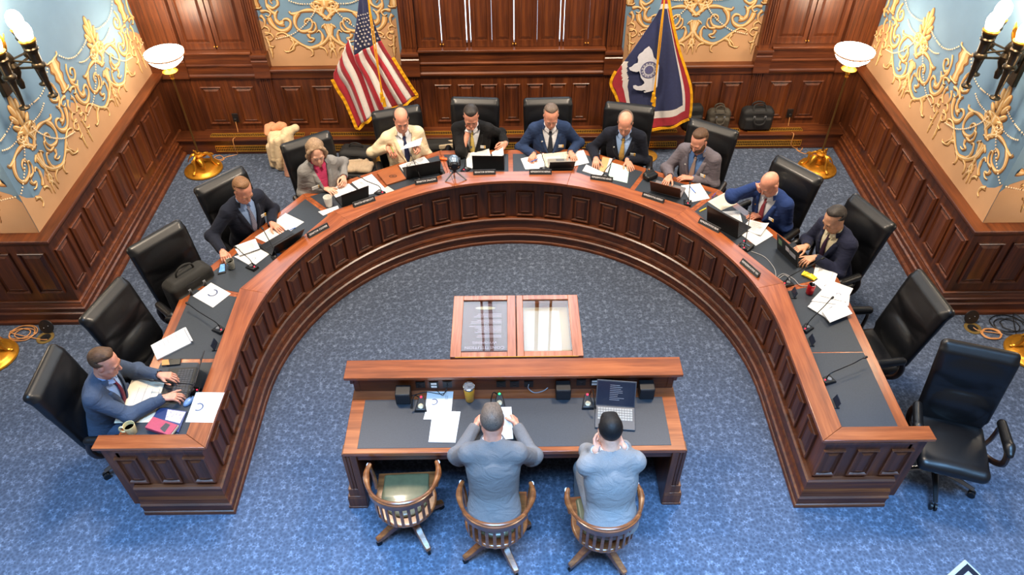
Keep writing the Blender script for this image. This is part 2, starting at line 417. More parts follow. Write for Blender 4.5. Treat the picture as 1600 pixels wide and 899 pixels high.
# ------------------------------------------------------------------ painted frieze
def crv(pts, n=7):
    pts = [Vector(p) for p in pts]; out = []
    for i in range(len(pts)-1):
        p0 = pts[max(i-1, 0)]; p1 = pts[i]; p2 = pts[i+1]; p3 = pts[min(i+2, len(pts)-1)]
        for k in range(n):
            t = k/n; out.append(.5*((2*p1)+(p2-p0)*t+(2*p0-5*p1+4*p2-p3)*t*t+(3*p1-p0-3*p2+p3)*t**3))
    return out+[pts[-1]]
def spiral(c, r0, r1, a0, turns, n=16, sq=.86):
    return [(c[0]+(r0+(r1-r0)*i/n)*math.cos(a0+turns*2*PI*i/n), c[1]+sq*(r0+(r1-r0)*i/n)*math.sin(a0+turns*2*PI*i/n)) for i in range(n+1)]
# strokes for the left half of one motif, in the pixels of a 6.667x view of the flag panel
STROKES = [
 ([(722, 200), (650, 140), (570, 106), (480, 108), (400, 136), (345, 142), (322, 116)], 24, 16),
 ([(420, 128), (385, 180), (384, 250), (420, 306), (480, 326), (548, 300), (566, 240), (536, 196), (494, 206), (486, 240), (506, 256)], 26, 10),
 ([(520, 330), (580, 330), (604, 285), (588, 236), (556, 232)], 20, 8),
 ([(520, 352), (540, 392), (584, 404), (560, 432), (520, 428)], 22, 6),
 ([(735, 245), (745, 310), (735, 380), (690, 440), (620, 480), (550, 496), (470, 470), (400, 428), (330, 378), (262, 342), (206, 350)], 34, 14),
 ([(650, 470), (672, 420), (668, 360), (636, 318), (612, 336)], 28, 8),
 ([(420, 440), (380, 470), (360, 520), (300, 540), (276, 520)], 26, 6),
 ([(345, 400), (372, 450), (340, 500), (322, 548)], 22, 5),
 ([(500, 486), (560, 520), (574, 566), (552, 584)], 24, 5),
 ([(640, 486), (690, 504), (718, 540), (722, 576)], 22, 4),
 ([(765, 262), (762, 330), (752, 400), (770, 450)], 30, 10),
 ([(700, 250), (668, 272), (664, 290)], 16, 6), ([(722, 196), (690, 190), (680, 200)], 16, 8),
 ([(765, 440), (786, 480), (780, 520)], 34, 12), ([(772, 500), (800, 540), (820, 600)], 24, 3), ([(750, 480), (738, 505)], 16, 4),
 ([(720, 90), (690, 20), (640, 2), (592, 20), (580, 56), (606, 72), (626, 52)], 28, 10),
 ([(765, 160), (740, 110), (715, 74), (690, 78)], 30, 10), ([(765, 150), (758, 90), (765, 30)], 28, 12),
 ([(110, 180), (142, 246), (205, 304), (272, 318), (326, 284), (338, 232), (306, 196), (262, 206), (262, 236)], 32, 12),
 ([(262, 236), (222, 246), (186, 206), (176, 152), (204, 108)], 38, 12), ([(190, 150), (130, 110), (88, 50), (80, -30), (98, -80)], 22, 14),
 ([(88, 50), (150, 84), (200, 52), (196, 2), (150, -20), (124, 10), (146, 36)], 22, 8),
 ([(24, 118), (84, 112), (128, 136), (112, 172), (76, 160)], 20, 8), ([(20, 160), (60, 200), (70, 260), (40, 300)], 24, 8),
 ([(60, 270), (110, 300), (112, 350), (76, 356)], 18, 6), ([(70, 340), (130, 350), (160, 390), (130, 420), (100, 400)], 18, 6),
 ([(84, 380), (112, 450), (130, 510)], 26, 10), ([(110, 470), (160, 490), (172, 470)], 14, 5), ([(128, 500), (146, 560), (154, 606)], 30, 3),
 ([(206, 350), (190, 372), (212, 388)], 18, 5),
]
PEARLS = [[(612, 40), (588, 120), (530, 208), (450, 290), (350, 358), (250, 386), (176, 404)], [(300, -6), (372, 22), (450, 38), (570, 38)]]
TANB = [(-30, 196), (60, 236), (130, 262), (210, 316), (300, 352), (400, 424), (480, 470), (560, 492), (640, 474), (700, 430), (734, 400), (765, 400)]
def motif(cx, cy):
    w = aty(400+cx/6.667, cy/6.667, YB); return Vector((w.x, w.z))
_MC = motif(765, 400).x
_STR = []
for pts, w0, w1 in STROKES:
    pp = [motif(*p) for p in pts]; pp = [Vector((p.x-_MC+.012, p.y)) for p in pp]; _STR.append((crv(pp, 6), w0*.00155, w1*.00155))
# upper parts seen on the side walls: palm leaf over the centre, tall cup over each edge
_STR.append((crv([Vector((-.02, 1.78)), Vector((-.1, 1.76)), Vector((-.15, 1.80)), Vector((-.13, 1.85))], 5), .05, .02))
_STR.append((crv([Vector((-.805, 1.79)), Vector((-.805, 1.9)), Vector((-.803, 2.0)), Vector((-.8, 2.085))], 6), .075, .15))
LOBES = [(0, 2.085, 0, .085, .034), (.043, 2.035, 16, .075, .03), (.076, 1.97, 32, .066, .028), (.092, 1.90, 50, .055, .025), (.08, 1.84, 72, .045, .022), (0, 1.83, 0, .06, .05), (0, 1.95, 0, .1, .03)]
_STR.append((crv([Vector((-.83, 2.085)), Vector((-.78, 2.09)), Vector((-.7, 2.1)), Vector((-.69, 2.13))], 4), .022, .014))
_STR.append((crv([Vector((-.82, 1.785)), Vector((-.76, 1.78)), Vector((-.73, 1.80))], 4), .026, .014))
_TAN = [Vector((motif(*p).x-_MC+.012, motif(*p).y)) for p in TANB]
_TAN[0].x = -.806; _TAN[-1].x = 0
_PRL = []
for P in PEARLS: _PRL.append([Vector((motif(*p).x-_MC+.012, motif(*p).y)) for p in P])
_PRL.append([Vector((-.69, 2.09)), Vector((-.56, 1.99)), Vector((-.4, 1.945)), Vector((-.2, 1.96)), Vector((-.1, 1.99))])
def frieze(parent, L, centres, zb):
    m = MB(); Y1 = .0025
    def clip(x): return min(max(x, 0), L)
    for c in centres:
        for lx, lz, la, ll, lw in LOBES:
            for q in ((1, -1) if lx else (1,)):
                if not .12 < c+q*lx < L-.12: continue
                Rl = Matrix.Rotation(R_(la)*q, 3, 'Y'); m.ell((c+q*lx-.004, .004, lz-.006), (lw*1.25, .005, ll*1.14), Rl, 12, 8, 3); m.ell((c+q*lx, .006, lz), (lw, .011, ll), Rl, 12, 8, 1); m.ell((c+q*lx, .014, lz+.01), (lw*.3, .006, ll*.7), Rl, 8, 6, 2)
        for sg in (-1, 1):
            # tan field under the scrolls
            bt = [(clip(c-sg*p.x if sg > 0 else c+p.x), p.y) for p in _TAN] if False else [(clip(c+(p.x if sg < 0 else -p.x)), p.y) for p in _TAN]
            for (xa, za), (xb, zb_) in zip(bt[:-1], bt[1:]):
                if abs(xa-xb) < 1e-4: continue
                q = [(xa, Y1, zb), (xb, Y1, zb), (xb, Y1, zb_), (xa, Y1, za)]
                m.add(q if xa > xb else q[::-1], [(0, 1, 2, 3)], 0)
            for pts, w0, w1 in _STR:
                P = [Vector((c+(p.x if sg < 0 else -p.x), p.y)) for p in pts]
                if any(p.x < .03 or p.x > L-.03 for p in P): continue
                n = len(P)
                for mi, ws, ya, yb, off in ((3, 1.35, .003, .004, -.006), (1, 1.0, .005, .013, 0), (2, .34, .012, .0145, .004)):
                    vs = []
                    for i, p in enumerate(P):
                        d = (P[min(i+1, n-1)]-P[max(i-1, 0)]).normalized(); nn = Vector((-d.y, d.x)); t = i/(n-1)
                        w = (w0+(w1-w0)*t)*ws*.5*(1+.18*math.sin(t*19))*(min(1, .35+t*6) if mi == 2 else 1)
                        for a, y in ((-1, ya), (0, yb), (1, ya)):
                            vs.append((p.x+nn.x*w*a+off*.3, y, p.y+nn.y*w*a+off))
                    fs = []
                    for i in range(n-1):
                        for j in range(2):
                            f = (i*3+j, i*3+j+1, i*3+j+4, i*3+j+3); fs.append(f)
                    m.add(vs, fs, mi)
            for pl in _PRL:
                P = crv([(c+(p.x if sg < 0 else -p.x), p.y) for p in pl], 10); acc = 0
                for a, b in zip(P[:-1], P[1:]):
                    acc += (b-a).length
                    if acc > .021:
                        acc = 0
                        if .02 < b.x < L-.02: m.ell((b.x, .012, b.y), (.0095, .006, .0095), None, 6, 4, 4)
    return m.build('painted_frieze', [TANW, GOLD1, GOLD2, GOLD3, PEARL], parent, ang=60)

WCX = 2.16   # |x| of the flag panels' axis from XC
# -------- side walls and front returns
def wainscot(o, L, pans, x0=0, x1=None):
    x1 = L if x1 is None else x1
    m = MB(); m.box(((x0+x1)/2, .04, ZR/2-.01), (x1-x0, .08, ZR-.02)); m.build('wainscot', W_Z, o, flat=True)
    for x in pans: raised_panel(o, x, .36, .865, .255, .08)
PITCH = .327
wl, L1 = wall_obj('wall_left', (-XW, YB), (-XW, YF+.001))
wainscot(wl, L1, [])
for i in range(9):
    if .08+i*PITCH < L1-.2: raised_panel(wl, L1-(.08+i*PITCH), .36, .865, .25, .08)
frieze(wl, L1, [YB-5.92, YB-7.53, YB-9.14], ZR-.02)
wr, L2 = wall_obj('wall_right', (XW, YF+.001), (XW, YB))
wainscot(wr, L2, [])
for i in range(9):
    if .08+i*PITCH < L2-.2: raised_panel(wr, .08+i*PITCH, .36, .865, .25, .08)
frieze(wr, L2, [5.92-YF, 7.53-YF, 9.14-YF], ZR-.02)
wfl, L3 = wall_obj('wall_left_return', (-XW, YF), (-8.2, YF)); wainscot(wfl, L3, [], x0=-.08)
for i in range(6): raised_panel(wfl, .12+i*PITCH, .36, .865, .25, .08)
frieze(wfl, L3, [3.89-XW, 5.5-XW, 7.1-XW], ZR-.02)
wfr, L4 = wall_obj('wall_right_return', (8.2, YF), (XW, YF)); wainscot(wfr, L4, [], x1=L4+.08)
for i in range(6): raised_panel(wfr, L4-.12-i*PITCH, .36, .865, .25, .08)
frieze(wfr, L4, [8.2-3.89, 8.2-5.5, 8.2-7.1], ZR-.02)
RAIL = [(0, ZR), (-.125, ZR), (-.13, ZR-.008), (-.13, ZR-.022), (-.115, ZR-.032), (-.115, ZR-.045), (-.1, ZR-.06), (-.095, ZR-.075), (-.085, ZR-.085), (-.078, ZR-.1), (0, ZR-.1)]
BASE = [(0, .25), (-.09, .25), (-.102, .24), (-.102, .225), (-.11, .215), (-.118, .19), (-.13, .182), (-.13, .168), (-.12, .155), (-.125, .13), (-.142, .12), (-.142, .108), (-.132, .1), (-.14, .045), (-.168, .036), (-.172, .028), (-.172, 0), (0, 0)]
PL = [(-8.2, YF), (-XW, YF), (-XW, YB)]; PR = [(XW, YB), (XW, YF), (8.2, YF)]
for nm, pth, pf in (('trim_1', PL, RAIL), ('trim_2', PR, RAIL), ('baseboard_left', PL, BASE), ('baseboard_right', PR, BASE)):
    MB().sweep(pth, pf).build(nm, W_Y if pf is RAIL else W_X, ang=30)['kind'] = 'structure'

# -------- back wall with its three shuttered windows
WIN = [(-3.95, -3.12), (-1.13, 1.13), (3.12, 3.95)]
hs = []; xs = [-XW] ; edges = [-XW-.16]
for a, b in WIN: edges += [a, b]
edges.append(XW+.16); o0 = XW+.16
for i in range(0, len(edges), 2): hs.append((o0-edges[i+1]-(XC if i+1 < len(edges)-1 else 0), o0-edges[i]-(XC if i else 0), 0, HT))
for a, b in WIN: hs.append((o0-XC-b, o0-XC-a, 0, 1.26)); hs.append((o0-XC-b, o0-XC-a, 6.2, HT))
wb, LB = wall_obj('wall_back', (XW+.16, YB), (-XW-.16, YB), hs)
def bx(x): return o0-XC-x                 # back-wall local x of a symmetric position
m = MB(); m.box((LB/2, .035, ZR/2-.01), (2*XW, .07, ZR-.02)); m.build('wainscot', W_Z, wb, flat=True)
for s in (-1, 1):
    for i in range(4): raised_panel(wb, bx(s*(WCX+(i-1.5)*.385)), .31, .83, .25, .07)
    for i in range(2): raised_panel(wb, bx(s*(3.535+(i-.5)*.40)), .31, .83, .26, .07)
for i in range(7): raised_panel(wb, bx((i-3)*.285), .31, .83, .205, .07)
frieze(wb, LB, [bx(-WCX), bx(WCX)], ZR-.02)
# rails of the back wall, between the pilasters
PIL = [(-4.37, -3.95), (-3.12, -2.95), (-1.32, -1.13), (1.13, 1.32), (2.95, 3.12), (3.95, 4.31)]
BR_ = [(0, ZR+.02), (.1, ZR+.02), (.112, ZR+.01), (.112, ZR-.01), (.1, ZR-.02), (.095, ZR-.05), (.085, ZR-.07), (.085, ZR-.1), (.072, ZR-.11), (0, ZR-.11)]
def xsweep(parent, name, x0, x1, prof, mat=W_X):
    m = MB(); k = len(prof); m.add([(x0, d, z) for d, z in prof]+[(x1, d, z) for d, z in prof], [(i, (i+1) % k, (i+1) % k+k, i+k) for i in range(k)]+[tuple(range(k))[::-1], tuple(range(k, 2*k))])
    return m.build(name, mat, parent, ang=30)
for a, b in ((-2.95, -1.32), (1.32, 2.95)): xsweep(wb, 'chair_rail', bx(b), bx(a), BR_, W_X)
AP = [(0, 1.255), (.085, 1.255), (.085, 1.13), (.1, 1.12), (.1, 1.105), (.085, 1.095), (.085, 1.0), (.105, .985), (.105, .965), (.09, .95), (.085, .93), (.07, .92), (0, .92)]
for a, b in WIN: xsweep(wb, 'window_apron', bx(b), bx(a), AP)
# pilasters
for i, (a, b) in enumerate(PIL):
    w = b-a; cx = (a+b)/2+XC
    m = MB(); m.box((0, -.045, (HT+1.2)/2), (w-.01, .09, HT-1.2))
    for k in range(5): m.box((-w/2+.03+k*(w-.06)/4, -.094, (HT+1.3)/2), (.016, .012, HT-1.35))
    p = m.build('trim_%d' % (i+3), W_Z, flat=True); p.location = (cx, YB, 0); p['kind'] = 'structure'
    m = MB(); m.box((0, -.05, .6), (w-.02, .1, .86))
    for k in range(5): m.box((-w/2+.035+k*(w-.07)/4, -.103, .6), (.014, .01, .72))
    m.build('pilaster_base', W_Z, p, flat=True)
    m = MB(); prof = [(0, 1.26), (.135, 1.26), (.14, 1.25), (.14, 1.225), (.125, 1.21), (.125, 1.19), (.135, 1.18), (.13, 1.15), (.118, 1.1), (.12, 1.02), (.135, .985), (.135, .965), (.12, .955), (0, .955)]
    k = len(prof); x0, x1 = -w/2-.012, w/2+.012
    m.add([(x0, -d, z) for d, z in prof]+[(x1, -d, z) for d, z in prof], [(i_, i_+k, (i_+1) % k+k, (i_+1) % k) for i_ in range(k)]+[tuple(range(k)), tuple(range(k, 2*k))[::-1]])
    m.build('pilaster_bracket', W_X, p, ang=30)
# radiator bench with brass grilles
m = MB(); m.box((LB/2, .155, .11), (2*XW-.08, .31, .2)); bench = m.build('trim_9', W_X, None, flat=True); bench.matrix_world = wb.matrix_world.copy(); bench['kind'] = 'structure'
m = MB(); m.box((LB/2, .165, .215), (2*XW-.06, .345, .022)); m.build('bench_top', W_X, bench, bevel=.005)
def grille(x0, x1, y, z, dy, dz, n):
    m = MB(); t = .012
    if dz:
        m.box(((x0+x1)/2, y-.004, z), (x1-x0, .004, dz), None, 1); m.box(((x0+x1)/2, y, z+dz/2-t/2), (x1-x0, .01, t)); m.box(((x0+x1)/2, y, z-dz/2+t/2), (x1-x0, .01, t))
        for i in range(n+1): m.box((x0+(x1-x0)*i/n, y, z), (.007, .008, dz-t))
        m.box(((x0+x1)/2, y, z), (x1-x0, .006, .006))
    else:
        m.box(((x0+x1)/2, y, z-.004), (x1-x0, dy, .004), None, 1); m.box(((x0+x1)/2, y+dy/2-t/2, z), (x1-x0, t, .01)); m.box(((x0+x1)/2, y-dy/2+t/2, z), (x1-x0, t, .01))
        for i in range(n+1): m.box((x0+(x1-x0)*i/n, y, z), (.007, dy-t, .008))
    m.build('vent_grille', [BRASS, BLACKM], bench, flat=True)
for a, b in ((-3.85, -2.66), (-2.58, -1.35), (-1.27, -.52), (-.44, .36), (.44, 1.3), (1.38, 2.1), (2.2, 2.9), (3.0, 3.7)):
    grille(bx(b), bx(a), .225, .229, .085, 0, int((b-a)/.022))
for a, b in ((-3.8, -2.66), (-2.58, -1.35), (-1.27, -.2), (-.1, 1.3), (1.38, 2.1), (2.2, 3.7)):
    grille(bx(b), bx(a), .313, .085, 0, .09, int((b-a)/.022))
# windows: daylight panes, sills, shutters
PANE = NT('bright_window_pane'); PANE.b.inputs['Base Color'].default_value = (.8, .9, 1, 1); PANE.b.inputs['Emission Color'].default_value = (.62, .80, 1.0, 1); PANE.b.inputs['Emission Strength'].default_value = WINDOW_STRENGTH
PANE = PANE.m
LEAF = [[(-3.945, -3.545), (-3.53, -3.13)], [(-1.128, -.839), (-.830, -.541), (-.483, -.2365), (-.2345, .0225), (.0325, .3005), (.3025, .566), (.621, .9085), (.9105, 1.128)], [(3.13, 3.53), (3.545, 3.945)]]
ZS = 2.02
for wi, (a, b) in enumerate(WIN):
    a, b = a+XC, b+XC; cx = (a+b)/2
    m = MB(); W = b-a
    m.box((0, .05, 3.72), (W, .1, .1)) ; m.box((0, .05, 6.15), (W, .1, .12)); m.box((0, .03, 1.29), (W, .06, .08))
    nb = max(2, round(W/.75))
    if wi == 1:
        for x_ in (-.511, .595): m.box((x_, -.02, 3.7), (.037, .06, 4.9))
    for k in range(nb+1): m.box((-W/2+W*k/nb, .05, 3.7), (.06, .1, 4.9))
    fo = m.build('window_%d' % (wi+1), W_Z, flat=True); fo.location = (cx, YB+.02, 0); fo['kind'] = 'structure'
    m = MB(); m.box((0, .12, 3.7), (W, .01, 4.9)); m.build('pane', PANE, fo, flat=True)
    m = MB(); m.box((0, -.05, 1.275), (W-.005, .17, .03)); m.box((0, -.03, 1.25), (W-.02, .14, .025)); m.build('window_sill', W_X, fo, bevel=.006)
    for (la, lb) in LEAF[wi]:
        lw = lb-la; lx = (la+lb)/2+XC-cx
        m = MB(); t = .03; st = .05
        for sx in (-1, 1): m.box((sx*(lw/2-st/2), -.035, (1.295+ZS)/2), (st, t, ZS-1.295))
        for z in (1.295+.04, ZS-.04): m.box((0, -.035, z), (lw-2*st+.002, t, .08))
        m.box((0, -.03, (1.295+ZS)/2), (lw-2*st+.01, .012, ZS-1.295-.1))
        sh = m.build('shutter', W_Z, fo, flat=True)
        m = MB(); w2 = lw-2*st-.02; z0, z1 = 1.295+.09, ZS-.09
        O = [(-w2/2, z0), (w2/2, z0), (w2/2, z1), (-w2/2, z1)]; I = [(-w2/2+.03, z0+.035), (w2/2-.03, z0+.035), (w2/2-.03, z1-.035), (-w2/2+.03, z1-.035)]
        m.add([(lx*0+p[0], -.036, p[1]) for p in O]+[(p[0], -.047, p[1]) for p in I], [(0, 1, 5, 4), (1, 2, 6, 5), (2, 3, 7, 6), (3, 0, 4, 7), (4, 5, 6, 7)])
        m.build('shutter_panel', W_Z, sh, flat=True); sh.location = (lx, 0, 0)
    for kx in ([0.0] if wi != 1 else [-.836, .03, .897]):
        m = MB()
        for s in (-.016, .016): m.ell((kx+(XC-cx if wi == 1 else 0)+s, -.063, 1.335), .0095); m.cyl((kx+(XC-cx if wi == 1 else 0)+s, -.05, 1.335), (kx+(XC-cx if wi == 1 else 0)+s, -.062, 1.335), .005)
        m.build('shutter_knob', BRASS, fo)
# ================================================================== HORSESHOE DESK
DC = 4.24                  # centre of the half circle (y)
RF = 2.293                 # panelled front
AI, AO = 2.41, 2.963       # apothem of the rail's back edge and of the outer edge
ZT, ZRAIL = .739, .83
YE = 3.2                   # the two front ends
T15 = math.tan(R_(15))
def seg_pt(ph, a, s): return (a*math.cos(ph)-s*math.sin(ph), DC+a*math.sin(ph)+s*math.cos(ph))
desk = empty('horseshoe_desk', (0, 0, 0), 0, 'huge horseshoe shaped cherry wood council desk with panelled inner front and slate grey writing pads', 'desk')
N_ = 48
def upath(r, ye, xe):
    p = [(xe, ye), (r, ye)]+[(r*math.cos(PI*i/N_), DC+r*math.sin(PI*i/N_)) for i in range(N_+1)]+[(-r, ye), (-xe, ye)]
    return p
path = upath(RF, YE+.03, 2.93)
FRONT = [(0, .02), (0, .315), (0, .64), (0, .748), (.012, .756), (.016, .768), (.028, .776), (.028, .80), (-.03, .80), (-.03, .02)]
PLINTH = [(-.02, 0), (.08, 0), (.08, .022), (.074, .032), (.064, .036), (.064, .098), (.074, .108), (.074, .124), (.06, .134), (.05, .16), (.054, .172), (.05, .186), (.036, .2), (.034, .285), (.044, .296), (.044, .312), (.03, .322), (0, .324), (-.02, .324)]
MB().sweep(path, FRONT).build('front_panelling', W_Z, desk, ang=30)
MB().sweep(path, PLINTH).build('plinth', W_X, desk, ang=30)
def dpanel(x, y, ph, z0, z1, w):
    o = raised_panel(desk, 0, z0, z1, w, 0); o.location = (x, y, 0); o.rotation_euler = (0, 0, ph-PI/2); return o
for i in range(24):
    a = R_(3.75+7.5*i); dpanel(RF*math.cos(a), DC+RF*math.sin(a), a+PI, .345, .66, .195)
for s in (-1, 1):
    for j in range(3): dpanel(s*RF, DC-.165-.3*j, PI if s > 0 else 0, .345, .66, .195)
    for j in range(3): dpanel(s*(2.37+.253*j), YE+.03, -PI/2, .36, .68, .165)
# worktop segments, rails, pads
SEG = [(R_(30*k)) for k in range(7)]
def inner_arc(r, p0, p1, n=8): return [(r*math.cos(p0+(p1-p0)*i/n), DC+r*math.sin(p0+(p1-p0)*i/n)) for i in range(n+1)]
SEATPH = []
for k, ph in enumerate(SEG):
    leg = -1 if k == 0 else (1 if k == 6 else 0)
    lo = -(DC-YE-.005) if leg == -1 else -AO*T15
    hi = (DC-YE-.005) if leg == 1 else AO*T15
    def loc(a, s): return (s, a)         # local: x along the tangent, y outward
    # board in the segment's own frame so the grain follows it
    def seg_obj(name, poly, z0, z1, mat, bevel=.003):
        m = MB(); m.prism(poly, z0, z1); o = m.build(name, mat, desk, bevel=bevel, segs=2)
        o.location = (0, DC, 0); o.rotation_euler = (0, 0, ph-PI/2); return o
    # local frame: +y outward, +x = clockwise tangent -> s = -x
    def L(a, s): return (-s, a)
    sl = (lambda a: lo if leg == -1 else -a*T15); sh = (lambda a: hi if leg == 1 else a*T15)
    wl_ = (lambda a: lo+.06 if leg == -1 else sl(a)); wh_ = (lambda a: hi-.06 if leg == 1 else sh(a))
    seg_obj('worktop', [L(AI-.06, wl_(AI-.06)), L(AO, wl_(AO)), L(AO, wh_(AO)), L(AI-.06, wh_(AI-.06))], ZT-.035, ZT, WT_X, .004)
    seg_obj('apron', [L(AO-.05, wl_(AO-.05)), L(AO-.025, wl_(AO-.025)), L(AO-.025, wh_(AO-.025)), L(AO-.05, wh_(AO-.05))], ZT-.10, ZT-.034, W_X, 0)
    # rail: smooth circle inside, straight outside
    RI = 2.236
    if leg == -1: inner = [L(RI, lo)]+[L(RI*math.cos(R_(15)*i/5), RI*math.sin(R_(15)*i/5)) for i in range(6)]
    elif leg == 1: inner = [L(RI*math.cos(R_(15)*i/5), RI*math.sin(R_(15)*i/5)) for i in range(-5, 1)]+[L(RI, hi)]
    else: inner = [L(RI*math.cos(R_(15)*i/6), RI*math.sin(R_(15)*i/6)) for i in range(-6, 7)]
    def off(P, d): return [(x*(1+d/RI) if False else x, y) for x, y in P]
    e0 = lo+.122 if leg == -1 else sl(AI); e1 = hi-.122 if leg == 1 else sh(AI)
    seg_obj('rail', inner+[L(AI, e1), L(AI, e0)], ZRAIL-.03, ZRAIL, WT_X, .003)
    seg_obj('rail_back', [L(AI-.035, wl_(AI-.035)), L(AI-.012, wl_(AI-.012)), L(AI-.012, wh_(AI-.012)), L(AI-.035, wh_(AI-.035))], ZT-.01, ZRAIL-.03, W_X, 0)
    # two writing pads per segment, a wooden strip between them
    a0, a1 = AI+.012, AO-.085
    if leg: halves = [(lo+.135, (lo+hi)/2-.02+(.03 if leg < 0 else 0)), ((lo+hi)/2+.02, hi-.05)] if leg == -1 else [(lo+.05, (lo+hi)/2-.02), ((lo+hi)/2+.02, hi-.135)]
    else: halves = [(None, -.025), (.025, None)]
    for s0, s1 in halves:
        q = [L(a0, s0 if s0 is not None else -a0*T15+.03), L(a1, s0 if s0 is not None else -a1*T15+.03), L(a1, s1 if s1 is not None else a1*T15-.03), L(a0, s1 if s1 is not None else a0*T15-.03)]
        if leg == -1 and s1 == hi-.05: q[2] = L(a1, a1*T15-.03); q[3] = L(a0, a0*T15-.03)
        if leg == 1 and s0 == lo+.05: q[0] = L(a0, -a0*T15+.03); q[1] = L(a1, -a1*T15+.03)
        seg_obj('desk_pad', q, ZT-.002, ZT+.0025, PADM, .0015)
# end rails and end cheeks
for s in (-1, 1):
    m = MB(); m.prism([(s*2.2365, YE+.004), (s*3.062, YE+.004), (s*3.055, YE+.126), (s*2.4105, YE+.126)], ZRAIL-.03, ZRAIL); m.build('end_rail', WT_X, desk, bevel=.005)
    m = MB(); m.box((s*2.68, YE+.08, .40), (.74, .05, .80)); m.box((s*2.94, YE+.07, .41), (.06, .08, .76)); m.build('end_cheek', W_Z, desk)
for k in range(8):                                  # radial knee partitions at the joints of the segments
    if k in (0, 7): continue
    a = R_(-15+30*k); m = MB(); m.box((0, 2.57, .36), (.03, .46, .68)); o = m.build('knee_partition', W_Z, desk); o.location = (0, DC, 0); o.rotation_euler = (0, 0, a-PI/2)

# ================================================================== WITNESS TABLE
tb = empty('witness_table', (0, 0, 0), 0, 'cherry wood witness table with grey pad top and raised back ledge standing inside the horseshoe', 'table')
TX, TY0, TY1 = 1.259, 3.2, 3.80
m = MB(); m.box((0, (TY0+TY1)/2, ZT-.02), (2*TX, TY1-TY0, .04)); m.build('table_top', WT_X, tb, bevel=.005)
m = MB(); m.box((0, 3.468, ZT), (2*1.155, .45, .006)); m.build('table_pad', PADM, tb, bevel=.0015)
m = MB(); m.box((0, 3.80, .83), (2*1.20, .035, .19)); m.build('back_panel', W_X, tb, bevel=.003)
m = MB(); m.box((0, 3.842, .9195), (2*1.305, .186, .029)); m.build('ledge', WT_X, tb, bevel=.005)
m = MB()
for x in (-1, 1): m = MB(); m.box((x*1.225, 3.842, .80), (.05, .12, .21)); m.box((x*1.255, 3.845, .87), (.03, .14, .07)); m.build('ledge_moulding', W_X, tb, bevel=.004)
m = MB(); m.box((0, 3.86, .36), (2.36, .03, .72)); m.build('modesty_panel', W_Z, tb)
m = MB(); m.box((0, 3.235, ZT-.075), (2.36, .03, .08)); m.box((0, 3.235, ZT-.045), (2.44, .05, .02)); m.build('apron', W_X, tb, bevel=.003)
for s in (-1, 1):
    m = MB(); m.box((s*1.19, 3.53, .36), (.05, .66, .70)); m.build('side_panel', W_Z, tb, bevel=.004)
    m = MB()
    for zc, h, e in ((.43, .55, 0), (.2, .1, .02), (.145, .03, .035), (.075, .13, .04), (.012, .024, .05)):
        m.box((s*(1.225+e*.4), 3.26, zc), (.1+e, .09+e, h))
    for k in range(3): m.box((s*1.19+s*.035+(k-1)*.024, 3.213, .46), (.01, .012, .44))
    m.build('pilaster_leg', W_Z, tb, bevel=.004)
    m = MB(); m.box((s*1.22, 3.53, .10), (.075, .62, .2)); m.box((s*1.225, 3.53, .03), (.1, .66, .06)); m.build('side_plinth', W_Y, tb, bevel=.005)
def outlet(u, v, kind):
    w = aty(u, v, 3.782); m = MB(); m.box((0, 0, 0), (.072, .006, .072), None, 0); m.box((0, -.004, 0), (.06, .004, .06), None, 0)
    if kind == 'usb':
        for dz in (-.017, .017): m.box((0, -.0062, dz), (.044, .002, .022), None, 1)
    else:
        for dz in (-.016, .016): m.ell((0, -.005, dz), (.016, .003, .013), None, 12, 6, 0)
    o = m.build('outlet_plate', [BLACKP, WHITEP], tb); o.location = (w.x, 3.779, min(max(w.z, .79), .865)); return o
for u, v, k in ((657, 601, 'a'), (678, 601, 'usb'), (699, 600, 'a'), (783, 600, 'a'), (804, 600, 'a'), (826, 600, 'a'), (908, 597, 'a'), (929, 597, 'usb'), (950, 597, 'a')): outlet(u, v, k)

# ================================================================== DISPLAY CASE
dcx, dcy, dw, dd, dz = .028, 4.338, 1.06, .70, .90
ca = empty('display_case', (dcx, dcy, 0), 0, 'low wooden display case with engraved plaque and glass lid, behind the witness table', 'display case')
m = MB(); m.box((0, 0, .42), (dw-.05, dd-.05, .74)); m.build('cabinet', W_Z, ca, bevel=.006)
m = MB(); m.box((0, 0, .05), (dw, dd, .1)); m.box((0, 0, .12), (dw-.02, dd-.02, .05)); m.build('plinth', W_X, ca, bevel=.008)
GLASS = NT('clear_glass'); g = GLASS.b; g.inputs['Transmission Weight'].default_value = 1; g.inputs['Roughness'].default_value = 0.0; g.inputs['IOR'].default_value = 1.45; g.inputs['Base Color'].default_value = (.97, .99, 1, 1); GLASS = GLASS.m
ox = [-.53, -.005, .53]
FR = wood('case_frame_wood', hx(140, 80, 56), hx(168, 104, 76), hx(190, 126, 96), 'y', .22, .7)
